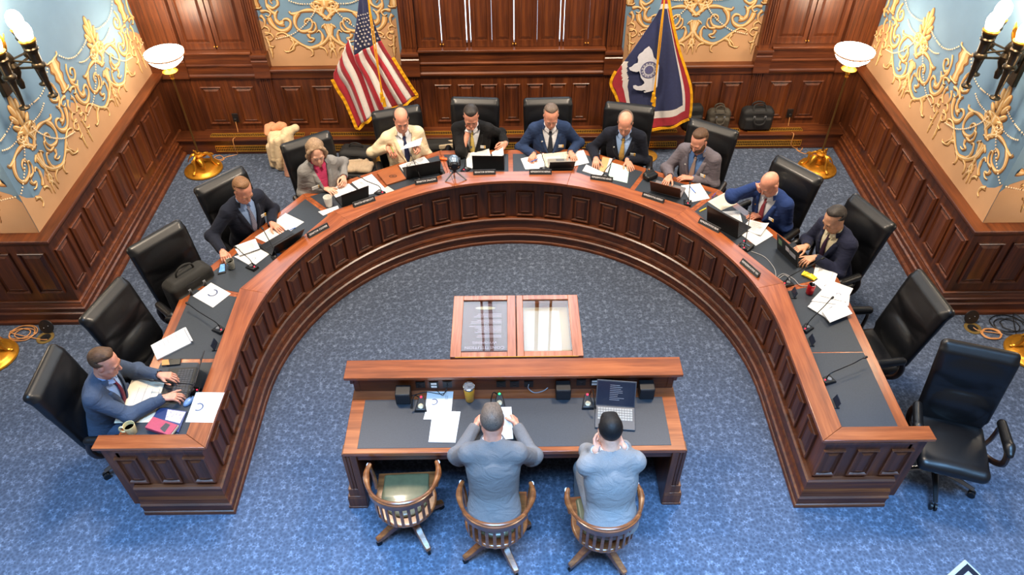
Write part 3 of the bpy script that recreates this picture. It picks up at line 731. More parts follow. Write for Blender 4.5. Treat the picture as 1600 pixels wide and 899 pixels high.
for i, (a, b, fl, fr, ff, fb) in enumerate(((-.53, -.004, .085, .07, .05, .055), (.004, .53, .055, .085, .055, .055))):
    m = MB(); w = b-a; cx = (a+b)/2
    m.box((a+fl/2, 0, dz-.025), (fl, dd, .05)); m.box((b-fr/2, 0, dz-.025), (fr, dd, .05))
    m.box(((a+fl+b-fr)/2, dd/2-fb/2, dz-.025), (w-fl-fr, fb, .05)); m.box(((a+fl+b-fr)/2, -dd/2+ff/2, dz-.025), (w-fl-fr, ff, .05))
    f = m.build('case_lid', FR, ca, bevel=.004)
    x0, x1 = a+fl, b-fr; y0, y1 = -dd/2+ff, dd/2-fb
    m = MB(); m.box(((x0+x1)/2, (y0+y1)/2, dz-.012), (x1-x0, y1-y0, .005)); m.build('glass_pane', GLASS, f, flat=True)
    if i == 0:
        PLQ = plain('plaque_bronze_brown', hx(92, 58, 58), .3, .2, .06, 4)
        PT = plain('plaque_lettering', hx(214, 200, 214), .5)
        m = MB(); m.box(((x0+x1)/2, (y0+y1)/2, dz-.034), (x1-x0, y1-y0, .012)); pq = m.build('engraved_plaque', PLQ, ca, flat=True)
        cxp = (x0+x1)/2; zt = dz-.0272
        for body, sz, yy in (('CONSTITUTION', .044, y0+.07), ('WYOMING', .04, y0+.125)): text(body, sz, pq, (cxp, yy, zt), (0, 0, PI), PT)
        m = MB(); rnd = random.Random(4)
        yy = y0+.185
        for nl in (2, 5, 3, 3):
            for k in range(nl):
                ww = (x1-x0)*(.5+.24*rnd.random()) if nl > 1 else .2; m.box((cxp-.0+((x1-x0)*.74-ww)/2, yy, zt), (ww, .0062, .0008)); yy += .0165
            yy += .022
        m.build('engraved_lines', PT, pq, flat=True)
        m = MB(); m.lathe([(0, 0), (.085, 0), (.085, .002), (0, .002)], (cxp, y1-.075, zt-.001), 24, sx=1, sy=.22); m.build('engraved_emblem', plain('plaque_emblem', hx(222, 216, 190), .5), pq)
    else:
        LIN = plain('case_lining', hx(236, 214, 176), .8)
        m = MB(); m.box(((x0+x1)/2, (y0+y1)/2, dz-.1), (x1-x0-.004, y1-y0-.004, .01)); m.build('case_bottom', LIN, ca, flat=True)
        m = MB()
        for q in (x0, x1): m.box((q, (y0+y1)/2, dz-.075), (.006, y1-y0, .06))
        for q in (y0, y1): m.box(((x0+x1)/2, q, dz-.075), (x1-x0, .006, .06))
        m.build('case_wall', WT_X, ca, flat=True)
        dcx_, dcy_ = (x0+x1)/2, (y0+y1)/2
m = MB(); q = (ox[1]+.06, ox[2]-.085)
m.box((dcx+.215, dcy-.01, .81), (.31, .5, .004)); o = m.build('display_document', plain('document_sheet', hx(250, 248, 240), .6, 0, .01), None, flat=True)
tag(o, 'large white document sheet lying under glass inside the wooden display case', 'document')
m = MB(); m.tube([(-.49, -.352, dz-.004), (.49, -.352, dz-.004)], .004, 6); m.build('hinge', BRASS, ca)

# ================================================================== CHAIRS
CHB = plain('dark_wood_armrest', hx(40, 26, 20), .3, 0, .15, 30, coat=.4)
def make_exec():
    t = empty('executive_chair')
    S = []
    S.append(('+', rbx((0, .02, .445), (.255, .25, .05), .045), 0)); S.append(('+', ell((0, .05, .475), (.23, .2, .045)), .03)); S.append(('+', cap((-.2, .25, .44), (.2, .25, .44), .05), .03))
    sdf_obj('seat', S, .009, LEATHER, t)
    B = []; ti = R_(12)
    def bp(x, h, d): return (x, -.225-h*math.sin(ti)+d, .50+h*math.cos(ti))
    Rb = np.array(Matrix.Rotation(ti, 3, 'X'))
    B.append(('+', rbx(bp(0, .3, 0), (.245, .04, .34), .035, Rb), 0))
    B.append(('+', rbx(bp(0, .52, -.005), (.262, .045, .12), .04, Rb), .03))
    B.append(('+', cap(bp(-.235, .64, -.025), bp(.235, .64, -.025), .042), .03))
    B.append(('+', ell(bp(0, .16, .03), (.2, .045, .13), Rb), .03)); B.append(('+', ell(bp(0, .47, .025), (.21, .04, .12), Rb), .03))
    B.append(('-', cap(bp(-.24, .31, .062), bp(.24, .31, .062), .014), .02))
    for s in (-1, 1): B.append(('+', cap(bp(s*.235, .05, .01), bp(s*.25, .6, .0), .03), .02))
    sdf_obj('backrest', B, .009, LEATHER, t)
    for s in (-1, 1):
        A = [('+', cap((s*.3, -.13, .665), (s*.315, .1, .675), .03, .034), 0), ('+', cap((s*.3, -.13, .655), (s*.315, .12, .66), .03, .034), .02), ('+', cap((s*.315, .1, .675), (s*.318, .16, .655), .034, .026), .02)]
        ar = sdf_obj('armrest', A, .008, LEATHER, t)
        m = MB(); m.tube(crv([(s*.25, .0, .41), (s*.3, .06, .43), (s*.325, .13, .5), (s*.325, .14, .58), (s*.316, .1, .645)], 4), .02, 8, flat=1.4); m.tube(crv([(s*.25, -.08, .41), (s*.3, -.13, .46), (s*.315, -.15, .56), (s*.302, -.13, .645)], 4), .018, 8, flat=1.4)
        m.build('arm_frame', CHB, ar)
    m = MB(); m.cyl((0, 0, .10), (0, 0, .26), .03, .03, 14); m.cyl((0, 0, .24), (0, 0, .39), .022, .022, 14); m.box((0, 0, .385), (.26, .3, .03)); m.tube([(0, -.1, .39), (0, -.22, .40), (0, -.245, .52), (0, -.27, .62)], .025, 8, flat=.6); m.build('column', BLACKM, t)
    for i in range(5):
        a = 2*PI*i/5+.3; c, s_ = math.cos(a), math.sin(a)
        m = MB(); m.tube([(c*.03, s_*.03, .125), (c*.16, s_*.16, .115), (c*.31, s_*.31, .085)], [.03, .024, .018], 8, flat=.7); m.build('base_arm', BASEM, t)
        m = MB(); cx, cy = c*.315, s_*.315
        for e in (-.016, .016):
            m.cyl((cx-s_*(e-.009), cy+c*(e-.009), .029), (cx-s_*(e+.009), cy+c*(e+.009), .029), .029, None, 14)
        m.cyl((cx, cy, .03), (cx, cy, .075), .008, None, 8); m.build('caster', BLACKP, t)
    return t
BASEM = plain('polished_black_base', hx(120, 122, 128), .16, .9)
exec0 = make_exec(); _used = []
def exec_chair(x, y, yaw, label, group='black leather executive chairs around the horseshoe'):
    """yaw: facing direction (radians, 0 = +X)"""
    o = exec0 if not _used else copy_tree(exec0); _used.append(1)
    o.location = (x, y, 0); o.rotation_euler = (0, 0, yaw-PI/2); tag(o, label, 'chair', group); return o

def make_captain():
    t = empty('captain_chair')
    def U(z, r, n=25, ex=.0, y0=.24):        # U-shaped bow: semicircle behind, straight to the front
        P = [(r, y0, z)]+[(r, .12, z)]
        for i in range(n): a = PI*i/(n-1); P.append((r*math.cos(a), -.0-r*math.sin(a)*.98, z))
        return P+[(-r, .12, z), (-r, y0, z)]
    m = MB(); m.lathe([(0, .40), (.23, .40), (.262, .415), (.266, .432), (.255, .445), (.2, .445), (0, .44)], (0, -.02, 0), 36, sx=1, sy=.98); m.box((0, .12, .4225), (.5, .24, .043)); m.build('seat', WC, t, bevel=.006)
    SG = plain('olive_seat_leather', hx(92, 88, 62), .34, 0, .12, 20, coat=.3)
    sdf_obj('seat_cushion', [('+', ell((0, 0, .452), (.205, .205, .032)), 0), ('+', rbx((0, .09, .452), (.195, .12, .02), .018), .02)], .008, SG, t)
    m = MB(); P = []; n = 29
    for i in range(n):
        a = -PI*.14+PI*1.28*i/(n-1); x = .285*math.cos(a); y = -.285*math.sin(a); e = abs(math.cos(a)) if math.sin(a) < .35 else 0
        fr = max(0, (.3-math.sin(a)))
        P.append((x+(.02 if x > 0 else -.02)*min(1, fr*2), y+fr*.03, .715+.05*max(0, math.sin(a))**2-.015*min(1, fr)))
    rad = [.017+.012*max(0, 1-abs(min(i, n-1-i)-3)/3) for i in range(n)]
    m.tube(P, rad, 10, flat=1.0); 
    m.build('arm_bow', WC, t)
    m = MB(); Q = [(.27*math.cos(PI*(.16+.68*i/18)), -.02-.27*math.sin(PI*(.16+.68*i/18)), 0) for i in range(19)]
    vs = []
    for i, (x, y, z) in enumerate(Q):
        k = 1.0/ .27
        for r_, zz in ((.262, .70), (.290, .70), (.294, .765), (.268, .77)): vs.append((x*r_*k, -.02+(y+.02)*r_*k, zz-.03*(abs(i-9)/9)**2))
    m.add(vs, [(i*4+j, i*4+(j+1) % 4, (i+1)*4+(j+1) % 4, (i+1)*4+j) for i in range(18) for j in range(4)]+[(0, 1, 2, 3), (72, 75, 74, 73)])
    m.build('back_rail', WC, t, bevel=.004)
    for i in range(9):
        a = PI*(.2+.6*i/8); m = MB(); c, s_ = math.cos(a), math.sin(a)
        R = Matrix(((-s_, c, 0), (-c, -s_, 0), (0, 0, 1)))
        m.box((.262*c, -.02-.262*s_, .575), (.026, .014, .285), R); m.build('back_slat', WC, t, bevel=.003)
    for s in (-1, 1):
        m = MB(); m.tube(crv([(s*.255, .1, .43), (s*.272, .15, .52), (s*.285, .16, .62), (s*.29, .13, .705)], 4), .018, 8, flat=1.3); m.build('arm_post', WC, t)
    m = MB(); m.cyl((0, 0, .14), (0, 0, .34), .04, .032, 14); m.cyl((0, 0, .33), (0, 0, .405), .024, .024, 12); m.box((0, 0, .395), (.2, .2, .02)); m.build('column', WC, t)
    for i in range(4):
        a = PI/2*i+.55; c, s_ = math.cos(a), math.sin(a); R = rotz(a)
        m = MB(); vs = []
        for r_, z0, z1, w in ((.0, .12, .215, .03), (.1, .125, .21, .03), (.22, .085, .15, .028), (.3, .066, .112, .026), (.335, .064, .1, .022)):
            for yy, zz in ((-w, z0), (w, z0), (w, z1), (-w, z1)): vs.append(R @ Vector((r_, yy, zz)))
        m.add(vs, [(i_*4+j, i_*4+(j+1) % 4, (i_+1)*4+(j+1) % 4, (i_+1)*4+j) for i_ in range(4) for j in range(4)]+[(0, 1, 2, 3)[::-1], (16, 17, 18, 19)])
        lg = m.build('base_leg', WC, t, bevel=.006)
        m = MB(); cx, cy = c*.315, s_*.315; m.cyl((cx-s_*.012, cy+c*.012, .026), (cx+s_*.012, cy-c*.012, .026), .026, None, 14); m.cyl((cx, cy, .03), (cx, cy, .07), .009, None, 8); m.build('caster', BLACKM, lg)
    return t
cap0 = make_captain(); _capn = []
def captain_chair(x, y, yaw, label, spin=0):
    o = cap0 if not _capn else copy_tree(cap0); _capn.append(1)
    o.scale = (.87, .87, .97); o.location = (x, y, 0); o.rotation_euler = (0, 0, yaw-PI/2); tag(o, label, 'chair', 'wooden captain chairs at the witness table'); return o
def dxy(ph, r): a = R_(ph); return (r*math.cos(a), DC+r*math.sin(a))
# empty chairs of the horseshoe (the occupied ones are set with the people)
def chair_by_back(u, v, yaw_deg, label, zb=1.1):
    b = atz(u, v, zb); f = Vector((math.cos(R_(yaw_deg)), math.sin(R_(yaw_deg)), 0)); p = b+f*.36
    return exec_chair(p.x, p.y, R_(yaw_deg), label)
chair_by_back(166, 474, -14, 'empty black leather executive chair behind the blank white notepad at the left desk leg')
chair_by_back(246, 376, -38, 'black leather executive chair on the left with a dark bag resting on its seat')
chair_by_back(1453, 462, 186, 'empty black leather executive chair on the right facing the stack of loose papers')
chair_by_back(1530, 555, -108, 'empty black executive chair at the right end, turned to show its seat')
captain_chair(-.81, 3.03, R_(92), 'empty wooden captain chair with olive seat at the left end of the witness table')
# ================================================================== PEOPLE
def skin_mat(name, c):
    q = NT(name); b = q.b; v = q.coord(); n = q.n('ShaderNodeTexNoise'); n.inputs['Scale'].default_value = 26; q.l(v, n.inputs['Vector'])
    c = lin(c); q.l(q.ramp(n.outputs['Fac'], [(.3, tuple(x*.86 for x in c)+(1,)), (.7, tuple(min(1, x*1.1) for x in c)+(1,))]), b.inputs['Base Color'])
    b.inputs['Roughness'].default_value = .5; b.inputs['Subsurface Weight'].default_value = .12; b.inputs['Subsurface Radius'].default_value = (.01, .004, .002); b.inputs['Subsurface Scale'].default_value = .5
    return q.m
SKIN = {'fair': skin_mat('fair_skin', (226, 172, 146)), 'ruddy': skin_mat('ruddy_skin', (216, 150, 124)), 'tan': skin_mat('tan_skin', (204, 152, 120))}
EYEW = plain('eye_white', hx(226, 222, 216), .3); IRIS = plain('eye_iris', hx(58, 44, 36), .3); LIPS = plain('lip_skin', hx(176, 104, 94), .5)
def cloth(name, col, ns=70, k=.1, bump=.25):
    if name in MATS: return MATS[name]
    q = NT(name); b = q.b; v = q.coord(); c = lin(col)
    n1 = q.n('ShaderNodeTexNoise'); n1.inputs['Scale'].default_value = ns*3; n1.inputs['Detail'].default_value = 2; q.l(v, n1.inputs['Vector'])
    q.l(q.ramp(n1.outputs['Fac'], [(.35, tuple(x*(1-k) for x in c)+(1,)), (.65, tuple(min(1, x*(1+k)) for x in c)+(1,))]), b.inputs['Base Color'])
    b.inputs['Roughness'].default_value = .85; b.inputs['Specular IOR Level'].default_value = .25; b.inputs['Sheen Weight'].default_value = .03
    v2 = q.coord((7, 7, 13)); n2 = q.n('ShaderNodeTexNoise'); n2.inputs['Scale'].default_value = 1; n2.inputs['Detail'].default_value = 2; n2.inputs['Distortion'].default_value = 1.6; q.l(v2, n2.inputs['Vector'])
    q.bump(q.math('ADD', n2.outputs['Fac'], q.math('MULTIPLY', n1.outputs['Fac'], .05)), .36, .03)
    MATS[name] = q.m; return q.m
def stripes(name, base, c2, scale=26, kind='BANDS', rot=.7):
    q = NT(name); v = q.coord((1, 1, 1), rot=(0, rot, 0)); w_ = q.n('ShaderNodeTexWave'); w_.inputs['Scale'].default_value = scale; q.l(v, w_.inputs['Vector'])
    q.l(q.ramp(w_.outputs['Fac'], [(.55, hx(*base)), (.7, hx(*c2))]), q.b.inputs['Base Color']); q.b.inputs['Roughness'].default_value = .6; return q.m
def V3(*a): return np.array(a, dtype=float)
def nrm(a): return a/ (np.linalg.norm(a)+1e-9)
def rotm(axis, ang): return np.array(Matrix.Rotation(ang, 3, Vector(axis)))

def hand_prims(w, d, n, side, pose):
    """w wrist, d direction of the fingers, n back-of-hand normal, side +1 = right hand. Palm, five separate bent fingers."""
    d = nrm(d); n = nrm(n-d*(n@d)); sx = np.cross(d, n)*side            # towards the thumb side
    sx = -sx
    out = []
    pal = w+d*.088
    for k, off in enumerate((.026, .009, -.009, -.026)):
        out.append(cap(w+sx*off*.6+d*.012, pal+sx*off-d*(.004*abs(k-1)), .0145, .012))
    curl = {'flat': (.16, .2, .2), 'type': (.5, .55, .4), 'hold': (.75, .8, .6), 'pen': (.8, .9, .6), 'fist': (1.35, 1.5, 1.0), 'rest': (.3, .4, .35), 'cup': (.55, .6, .45)}[pose]
    lens = ((.044, .027, .021), (.048, .030, .023), (.045, .028, .022), (.035, .021, .019))
    for k, off in enumerate((.029, .0098, -.0098, -.029)):
        a = 0.0; p = pal+sx*off-d*(.006*abs(k-1)); spread = (.10, .03, -.04, -.12)[k]
        dd = nrm(d+sx*spread)
        for L_, c, r in zip(lens[k], curl, ((.0088, .0082), (.0082, .0076), (.0076, .0066))):
            a += c*(1+.06*(k-1)); q = p+(dd*math.cos(a)-n*math.sin(a))*L_; out.append(cap(p, q, *r)); p = q
    tb_ = w+d*.03+sx*.026-n*.004
    if pose in ('hold', 'pen', 'fist', 'cup'): dirs = ((d*.6+sx*.5-n*.5), (d*.85+sx*.05-n*.55), (d*.9-sx*.25-n*.4))
    else: dirs = ((d*.7+sx*.65-n*.2), (d*.85+sx*.45-n*.15), (d*.95+sx*.25-n*.1))
    p = tb_
    for L_, dr, r in zip((.04, .031, .026), dirs, ((.0135, .0105), (.0105, .0095), (.0095, .0078))):
        q = p+nrm(dr)*L_; out.append(cap(p, q, *r)); p = q
    return out

def person(name, label, head, zh, yaw, chair_label=None, lean=.2, side=0.0, hp=.5, hy=0.0, hroll=0.0, R=None, L=None, jacket=None, shirt=None, tie=None, hair=None, skin='fair',
           belly=1.0, scale=1.0, trousers=None, group=None, chair=True, badge=None, sleeve=None, woman=False, beard=None, vopen=1.0, chair_off=.13, watch=0):
    """head: pixel of the head's centre in the photograph at height zh; yaw: facing (deg, 0 = +X). R, L: hand targets (u, v, z, pose, finger yaw deg)"""
    fw = V3(math.cos(R_(yaw)), math.sin(R_(yaw)), 0); rt = V3(fw[1], -fw[0], 0)
    hw = atz(head[0], head[1], zh); hw = V3(hw.x, hw.y, zh)
    hp *= .86
    # skeleton in local space (x right, y forward)
    dirn = lambda a: V3(side*.5, math.sin(a), math.cos(a))
    P = V3(0, 0, .555); S0 = P+.27*dirn(lean*.8); S = S0+.225*dirn(lean*1.15); N = S+.075*dirn(lean*1.2+.12); H = N+.135*dirn(lean*.9+hp*.42)
    dz = zh-H[2]; k = (zh-.09-.5)/(H[2]-.09-.5) if False else 1.0
    P = P+V3(0, 0, dz*.25); S0 = S0+V3(0, 0, dz*.6); S = S+V3(0, 0, dz); N = N+V3(0, 0, dz); H = H+V3(0, 0, dz)
    root_xy = hw-fw*H[1]-rt*H[0]
    root = empty(name, (root_xy[0], root_xy[1], 0), R_(yaw-90), label, 'person', group)
    def toloc(w_): d = V3(*w_)-V3(root_xy[0], root_xy[1], 0); return V3(d@rt, d@fw, d[2])
    T = nrm(S-P); X = V3(1, 0, 0); F = nrm(np.cross(T, X)); F = F if F[1] > 0 else -F; X = nrm(np.cross(F, T))
    Rt = np.stack([X, F, T], 1)
    def tp(x, y, z): return P+Rt@V3(x, y, z)           # torso frame: origin at the hips
    tl = np.linalg.norm(S-P)
    # head frame
    Rh = rotm((0, 0, 1), -R_(hy))@rotm((0, 1, 0), R_(hroll))@rotm((1, 0, 0), -(hp))
    def hd(x, y, z): return H+Rh@V3(x, y, z)
    sw = .155 if woman else .178
    sh = {1: tp(sw, -.01, tl-.022), -1: tp(-sw, -.01, tl-.022)}
    arms = {}
    for sd, tg in ((1, R), (-1, L)):
        pose = tg[3]
        if tg[0] == 'face': t = hd(*tg[1]); fd = nrm(Rh@V3(*tg[2])); bn = nrm(Rh@V3(*tg[4])); wr = t-fd*.09
        elif tg[0] == 'loc': t = V3(*tg[1]); fd = nrm(V3(*tg[2])); bn = nrm(V3(*tg[4])); wr = t-fd*.09
        else:
            w_ = atz(tg[0], tg[1], tg[2]); t = toloc((w_.x, w_.y, tg[2])); a = R_(tg[4]); fdn = V3(math.sin(a), math.cos(a), -.12 if pose == 'flat' else -.05)
            fd = nrm(fdn); bn = V3(0, 0, 1) if pose != 'hold' else V3(.8*sd, .1, .6); bn = tg[5] if len(tg) > 5 else bn; bn = V3(*bn)
            wr = t-fd*.09+V3(0, 0, .018 if pose == 'type' else .004)
        s_ = sh[sd]; u, f = .285*scale, .262*scale; v = wr-s_; dist = np.linalg.norm(v)
        if dist > (u+f)*.985:                         # out of reach: bring the shoulder a little, then the hand
            ex = dist-(u+f)*.985; s_ = s_+nrm(v)*min(ex, .09); sh[sd] = s_; v = wr-s_; dist = np.linalg.norm(v)
            if dist > (u+f)*.985: wr = s_+nrm(v)*(u+f)*.985; v = wr-s_; dist = np.linalg.norm(v)
        a_ = (u*u-f*f+dist*dist)/(2*dist); hgt = math.sqrt(max(1e-6, u*u-a_*a_)); vd = v/dist
        pole = V3(sd*.5, -.4, -.62) if tg[0] != 'face' else V3(sd*.7, .25, -.8)
        if len(tg) > 6: pole = V3(*tg[6])
        pole = nrm(pole-vd*(pole@vd)); el = s_+vd*a_+pole*hgt
        if tg[0] != 'face' and tg[0] != 'loc' and el[2] < .70: pass
        arms[sd] = (s_, el, wr, fd, bn, pose)
    sk = SKIN[skin]
    # ---------- body: one continuous surface
    B = [('+', ell(tp(0, 0, .02), (.15, .11, .12), Rt), 0), ('+', ell(tp(0, .0, .22), (.135, .095, .2), Rt), .05), ('+', ell(tp(0, -.0, tl-.14), (.16, .10, .16), Rt), .05),
         ('+', cap(sh[-1], sh[1], .045), .05), ('+', cap(tp(0, -.02, tl-.02), N, .062, .056), .04), ('+', cap(N, hd(0, -.025, -.05), .055, .056), .03)]
    wz = .93 if woman else 1.0
    head_ops = [('+', ell(hd(0, -.018, .03), (.074*wz, .094, .085), Rh), 0), ('+', ell(hd(0, .02, -.03), (.063*wz, .075, .085), Rh), .03), ('+', cap(hd(0, .055, -.085), hd(0, .06, -.09), .03*wz), .03),
         ('+', cap(hd(-.045, .01, -.06), hd(-.02, .055, -.092), .026), .03), ('+', cap(hd(.045, .01, -.06), hd(.02, .055, -.092), .026), .03),
         ('+', cap(hd(-.034, .074, .018), hd(.034, .074, .018), .013), .015), ('+', ell(hd(-.042, .06, -.025), (.022, .022, .02), Rh), .02), ('+', ell(hd(.042, .06, -.025), (.022, .022, .02), Rh), .02),
         ('-', ell(hd(-.031, .094, .002), (.015, .013, .009), Rh), .012), ('-', ell(hd(.031, .094, .002), (.015, .013, .009), Rh), .012),
         ('+', cap(hd(-.042, .0835, .0075), hd(-.02, .0885, .0075), .0065), .003), ('+', cap(hd(.042, .0835, .0075), hd(.02, .0885, .0075), .0065), .003), ('+', cap(hd(0, .084, .008), hd(0, .108, -.028), .009, .013), .008), ('+', cap(hd(-.012, .096, -.032), hd(.012, .096, -.032), .008), .006),
         ('+', cap(hd(-.018, .082, -.062), hd(.018, .082, -.062), .009), .01), ('+', ell(hd(0, .078, -.096), (.02, .016, .015), Rh), .015)]
    for s in (-1, 1):
        head_ops.append(('+', ell(hd(s*.074*wz, -.008, -.006), (.010, .019, .032), Rh@rotm((1, 0, 0), -.2)), .006))
    B += head_ops
    for sd in (1, -1):
        s_, el, wr, fd, bn, pose = arms[sd]
        B += [('+', cap(s_, el, .046, .038), .03), ('+', cap(el, wr, .038, .026), .02)]
        hp_ = hand_prims(wr, fd, bn, sd, pose)
        for i, p in enumerate(hp_): B.append(('+', p, .006 if i < 4 else (.0035 if i not in (16,) else .01)))
        kn = V3(sd*.13, .42, .54); an = V3(sd*.12, .44, .10); hipj = tp(sd*.085, .0, -.01)
        B += [('+', cap(hipj, kn, .075, .055), .03), ('+', cap(kn, an, .052, .036), .02), ('+', cap(an+V3(0, -.03, -.05), an+V3(0, .14, -.07), .03, .024), .02)]
    sdf_obj('body', B, .0046, sk, root, 1)
    # ---------- eyes, brows, lips
    for s in (-1, 1):
        c = hd(s*.031, .0815, .001); m = MB(); m.ell(c, (.0115, .0105, .0075), Matrix(Rh.tolist()), 10, 7, 0); m.ell(hd(s*.031, .0885, -.0015), (.0055, .0045, .0055), Matrix(Rh.tolist()), 8, 6, 1); m.build('eye', [EYEW, IRIS], root)
        m = MB(); m.tube([hd(s*.014, .0895, .017), hd(s*.03, .0905, .022), hd(s*.05, .078, .017)], [.0035, .0042, .0025], 6); m.build('eyebrow', HAIRM[(hair or {}).get('brow', 'greyish')], root)
    m = MB(); m.tube([hd(-.022, .086, -.0625), hd(0, .0925, -.060), hd(.022, .086, -.0625)], [.003, .0055, .003], 6, flat=.9); m.build('lips', LIPS, root)
    # ---------- hair
    if hair:
        hm = HAIRM[hair['col']]; st = hair['style']
        big = ell(hd(0, -.029, .032), (.083*wz, .1, .092), Rh)
        def region(fn):            # keep where fn(head-space) < 0
            def g(x, y, z):
                x, y, z = x-H[0], y-H[1], z-H[2]
                return fn(Rh[0, 0]*x+Rh[1, 0]*y+Rh[2, 0]*z, Rh[0, 1]*x+Rh[1, 1]*y+Rh[2, 1]*z, Rh[0, 2]*x+Rh[1, 2]*y+Rh[2, 2]*z)
            return fnp(g, H-.3, H+.3)
        ops = [('+', big, 0)]
        if st in ('short', 'thin'):
            rc = hair.get('recede', .0)
            ops.append(('+', cap(hd(-.03, .012-rc, .1), hd(.03, .016-rc, .1), .023), .03))
            ops.append(('&', region(lambda x, y, z: np.maximum(y-(.05-rc-11*x*x*(z > .05)-.85*np.maximum(.084-z, 0)), np.maximum(-.075-z, np.where(z < -.012, y+.035, -1)))), 0))
        elif st == 'sides':
            ops.append(('&', region(lambda x, y, z: np.maximum(np.maximum(y-(.03-.7*np.maximum(.02-z, 0)), np.where(z < -.012, y+.03, -1)), np.maximum(-.07-z, z-(.062+.1*np.clip(-y, 0, .1)+.35*np.clip(-y-.085, 0, .05))))), 0))
            ops.append(('-', ell(hd(0, .005, .115), (.062, .095, .07), Rh), .01))
        elif st == 'bob':
            ops = [('+', ell(hd(0, -.032, .034), (.083, .102, .094), Rh), 0), ('&', region(lambda x, y, z: y-(.036-.8*np.maximum(.1-z, 0))), 0)]
            for q in (-1, 1): ops += [('+', cap(hd(q*.045, .028, .092), hd(q*.074, .022, .04), .014, .019), .016), ('+', cap(hd(q*.074, .02, .04), hd(q*.087, .012, -.04), .021, .025), .02), ('+', cap(hd(q*.087, .012, -.04), hd(q*.084, .02, -.125), .025, .012), .02), ('+', cap(hd(q*.045, -.07, 0), hd(q*.066, -.045, -.12), .048, .03), .03)]
        sdf_obj('hair', ops, .005, hm, root, 1)
        if beard:
            bo = [('+', ell(hd(0, .03, -.048), (.077, .078, .092), Rh), 0), ('+', cap(hd(0, .06, -.098), hd(0, .052, -.112), .034), .02), ('+', cap(hd(-.02, .088, -.05), hd(.02, .088, -.05), .009), .01), ('-', cap(hd(-.013, .1, -.066), hd(.013, .1, -.066), .006), .004),
                  ('&', region(lambda x, y, z: np.maximum(z+.043-np.clip((np.abs(x)-.03)*1.3, 0, .055), .005-y)), 0)]
            sdf_obj('beard', bo, .005, HAIRM[beard], root, 1)
    # ---------- clothes
    be = belly
    def torso(g):
        o = [('+', ell(tp(0, 0, .02), (.178+g, .142*be+g, .13+g), Rt), 0), ('+', ell(tp(0, .015*be, .19), (.165*(.5+.5*be)+g, .125*be+g, .2+g), Rt), .06), ('+', ell(tp(0, -.002, tl-.15), (.18+g, .125+g, .17+g), Rt), .06)]
        for s in (-1, 1): o.append(('+', cap(sh[s]-X*s*.02, tp(s*.07, -.02, tl+.0), .056+g, .06+g), .05)); o.append(('+', cap(tp(s*.05, -.025, tl-.01), N-T*.02-F*.01, .055+g, .044+g), .04))
        return o
    wv = lambda z: np.clip((z-.16)/(tl-.20), 0, 1.15)
    def inv(x, y, z):
        x, y, z = x-P[0], y-P[1], z-P[2]
        return (Rt[0, 0]*x+Rt[1, 0]*y+Rt[2, 0]*z, Rt[0, 1]*x+Rt[1, 1]*y+Rt[2, 1]*z, Rt[0, 2]*x+Rt[1, 2]*y+Rt[2, 2]*z)
    jm = jacket
    J = torso(.012)
    for sd in (1, -1):
        s_, el, wr, fd, bn, pose = arms[sd]; w2 = el+(wr-el)*.93
        J += [('+', cap(s_-T*.012, el, .064, .057), .035), ('+', cap(el, w2, .06, .045), .022), ('+', cap(s_+T*.006-X*sd*.02, s_-X*sd*.07+T*.015, .056), .03)]
        # sleeve folds at the elbow
        ax = nrm(np.cross(el-s_, wr-el)+V3(1e-4, 0, 0)); J.append(('+', cap(el-ax*.03-nrm(wr-s_)*.0, el+ax*.03, .05), .03))
        J.append(('-', cap(w2+nrm(wr-el)*.012, wr+nrm(wr-el)*.03, .033), .004))
    J.append(('-', cap(N-T*.03, N+T*.1+F*.03, .066), .01))
    if vopen:
        J.append(('-', fnp(lambda x, y, z: (lambda q: np.maximum(np.maximum(np.abs(q[0])-.078*vopen*wv(q[2])+.004, .03-q[1]), .15-q[2]))(inv(x, y, z)), P-.3, S+.35), .004))
    # tail of the jacket over the hips, wrinkles
    J.append(('+', ell(tp(0, -.03, -.03), (.19, .14, .09), Rt), .04))
    for kx in range(3): J.append(('-', cap(tp(-.15, -.152*max(1, be*.97)-.012, .10+.07*kx), tp(.15, -.152*max(1, be*.97)-.012, .085+.075*kx), .012), .02))
    sdf_obj('jacket', J, .0075, jm, root, 1)
    Sops = torso(.002); Sops.append(('+', cap(N-T*.07-F*.01, N-T*.02-F*.01, .056, .054), .015))
    Sops.append(('&', fnp(lambda x, y, z: (lambda q: np.maximum(.1-q[2], np.abs(q[0])-.125))(inv(x, y, z)), P-.5, S+.5), 0))
    sdf_obj('shirt', Sops, .0085, shirt, root, 1)
    def surf(ops, x, z, off):
        ys = np.linspace(-.02, .32, 120); pts = np.stack([tp(x, y, z) for y in ys]).astype(np.float32)
        d = sdf_eval(ops, pts[:, 0], pts[:, 1], pts[:, 2]); i = np.where(d < 0)[0]
        y = ys[i[-1]] if len(i) else .1
        return tp(x, y+off, z)
    So = torso(.002); Jo = torso(.012)
    # collar wings
    if not woman or True:
        m = MB(); nC = 22; vs = []
        for i in range(nC+1):
            ph = R_(14)+(2*PI-R_(28))*i/nC; fx, fy = math.sin(ph), math.cos(ph); e = max(0, math.cos(ph))
            for r_, zz in ((.062, .014-.036*e), (.067, .015-.036*e), (.078+.008*e, -.024-.04*e**3), (.072+.008*e, -.028-.04*e**3)):
                vs.append(N+X*fx*r_+F*(fy*r_*1.02+.004)+T*(zz-.004))
        m.add(vs, [(i*4+j, i*4+(j+1) % 4, (i+1)*4+(j+1) % 4, (i+1)*4+j) for i in range(nC) for j in range(4)]+[(0, 1, 2, 3), (nC*4, nC*4+3, nC*4+2, nC*4+1)])
        m.build('shirt_collar', shirt, root)
    m = MB(); nC = 18; vs = []
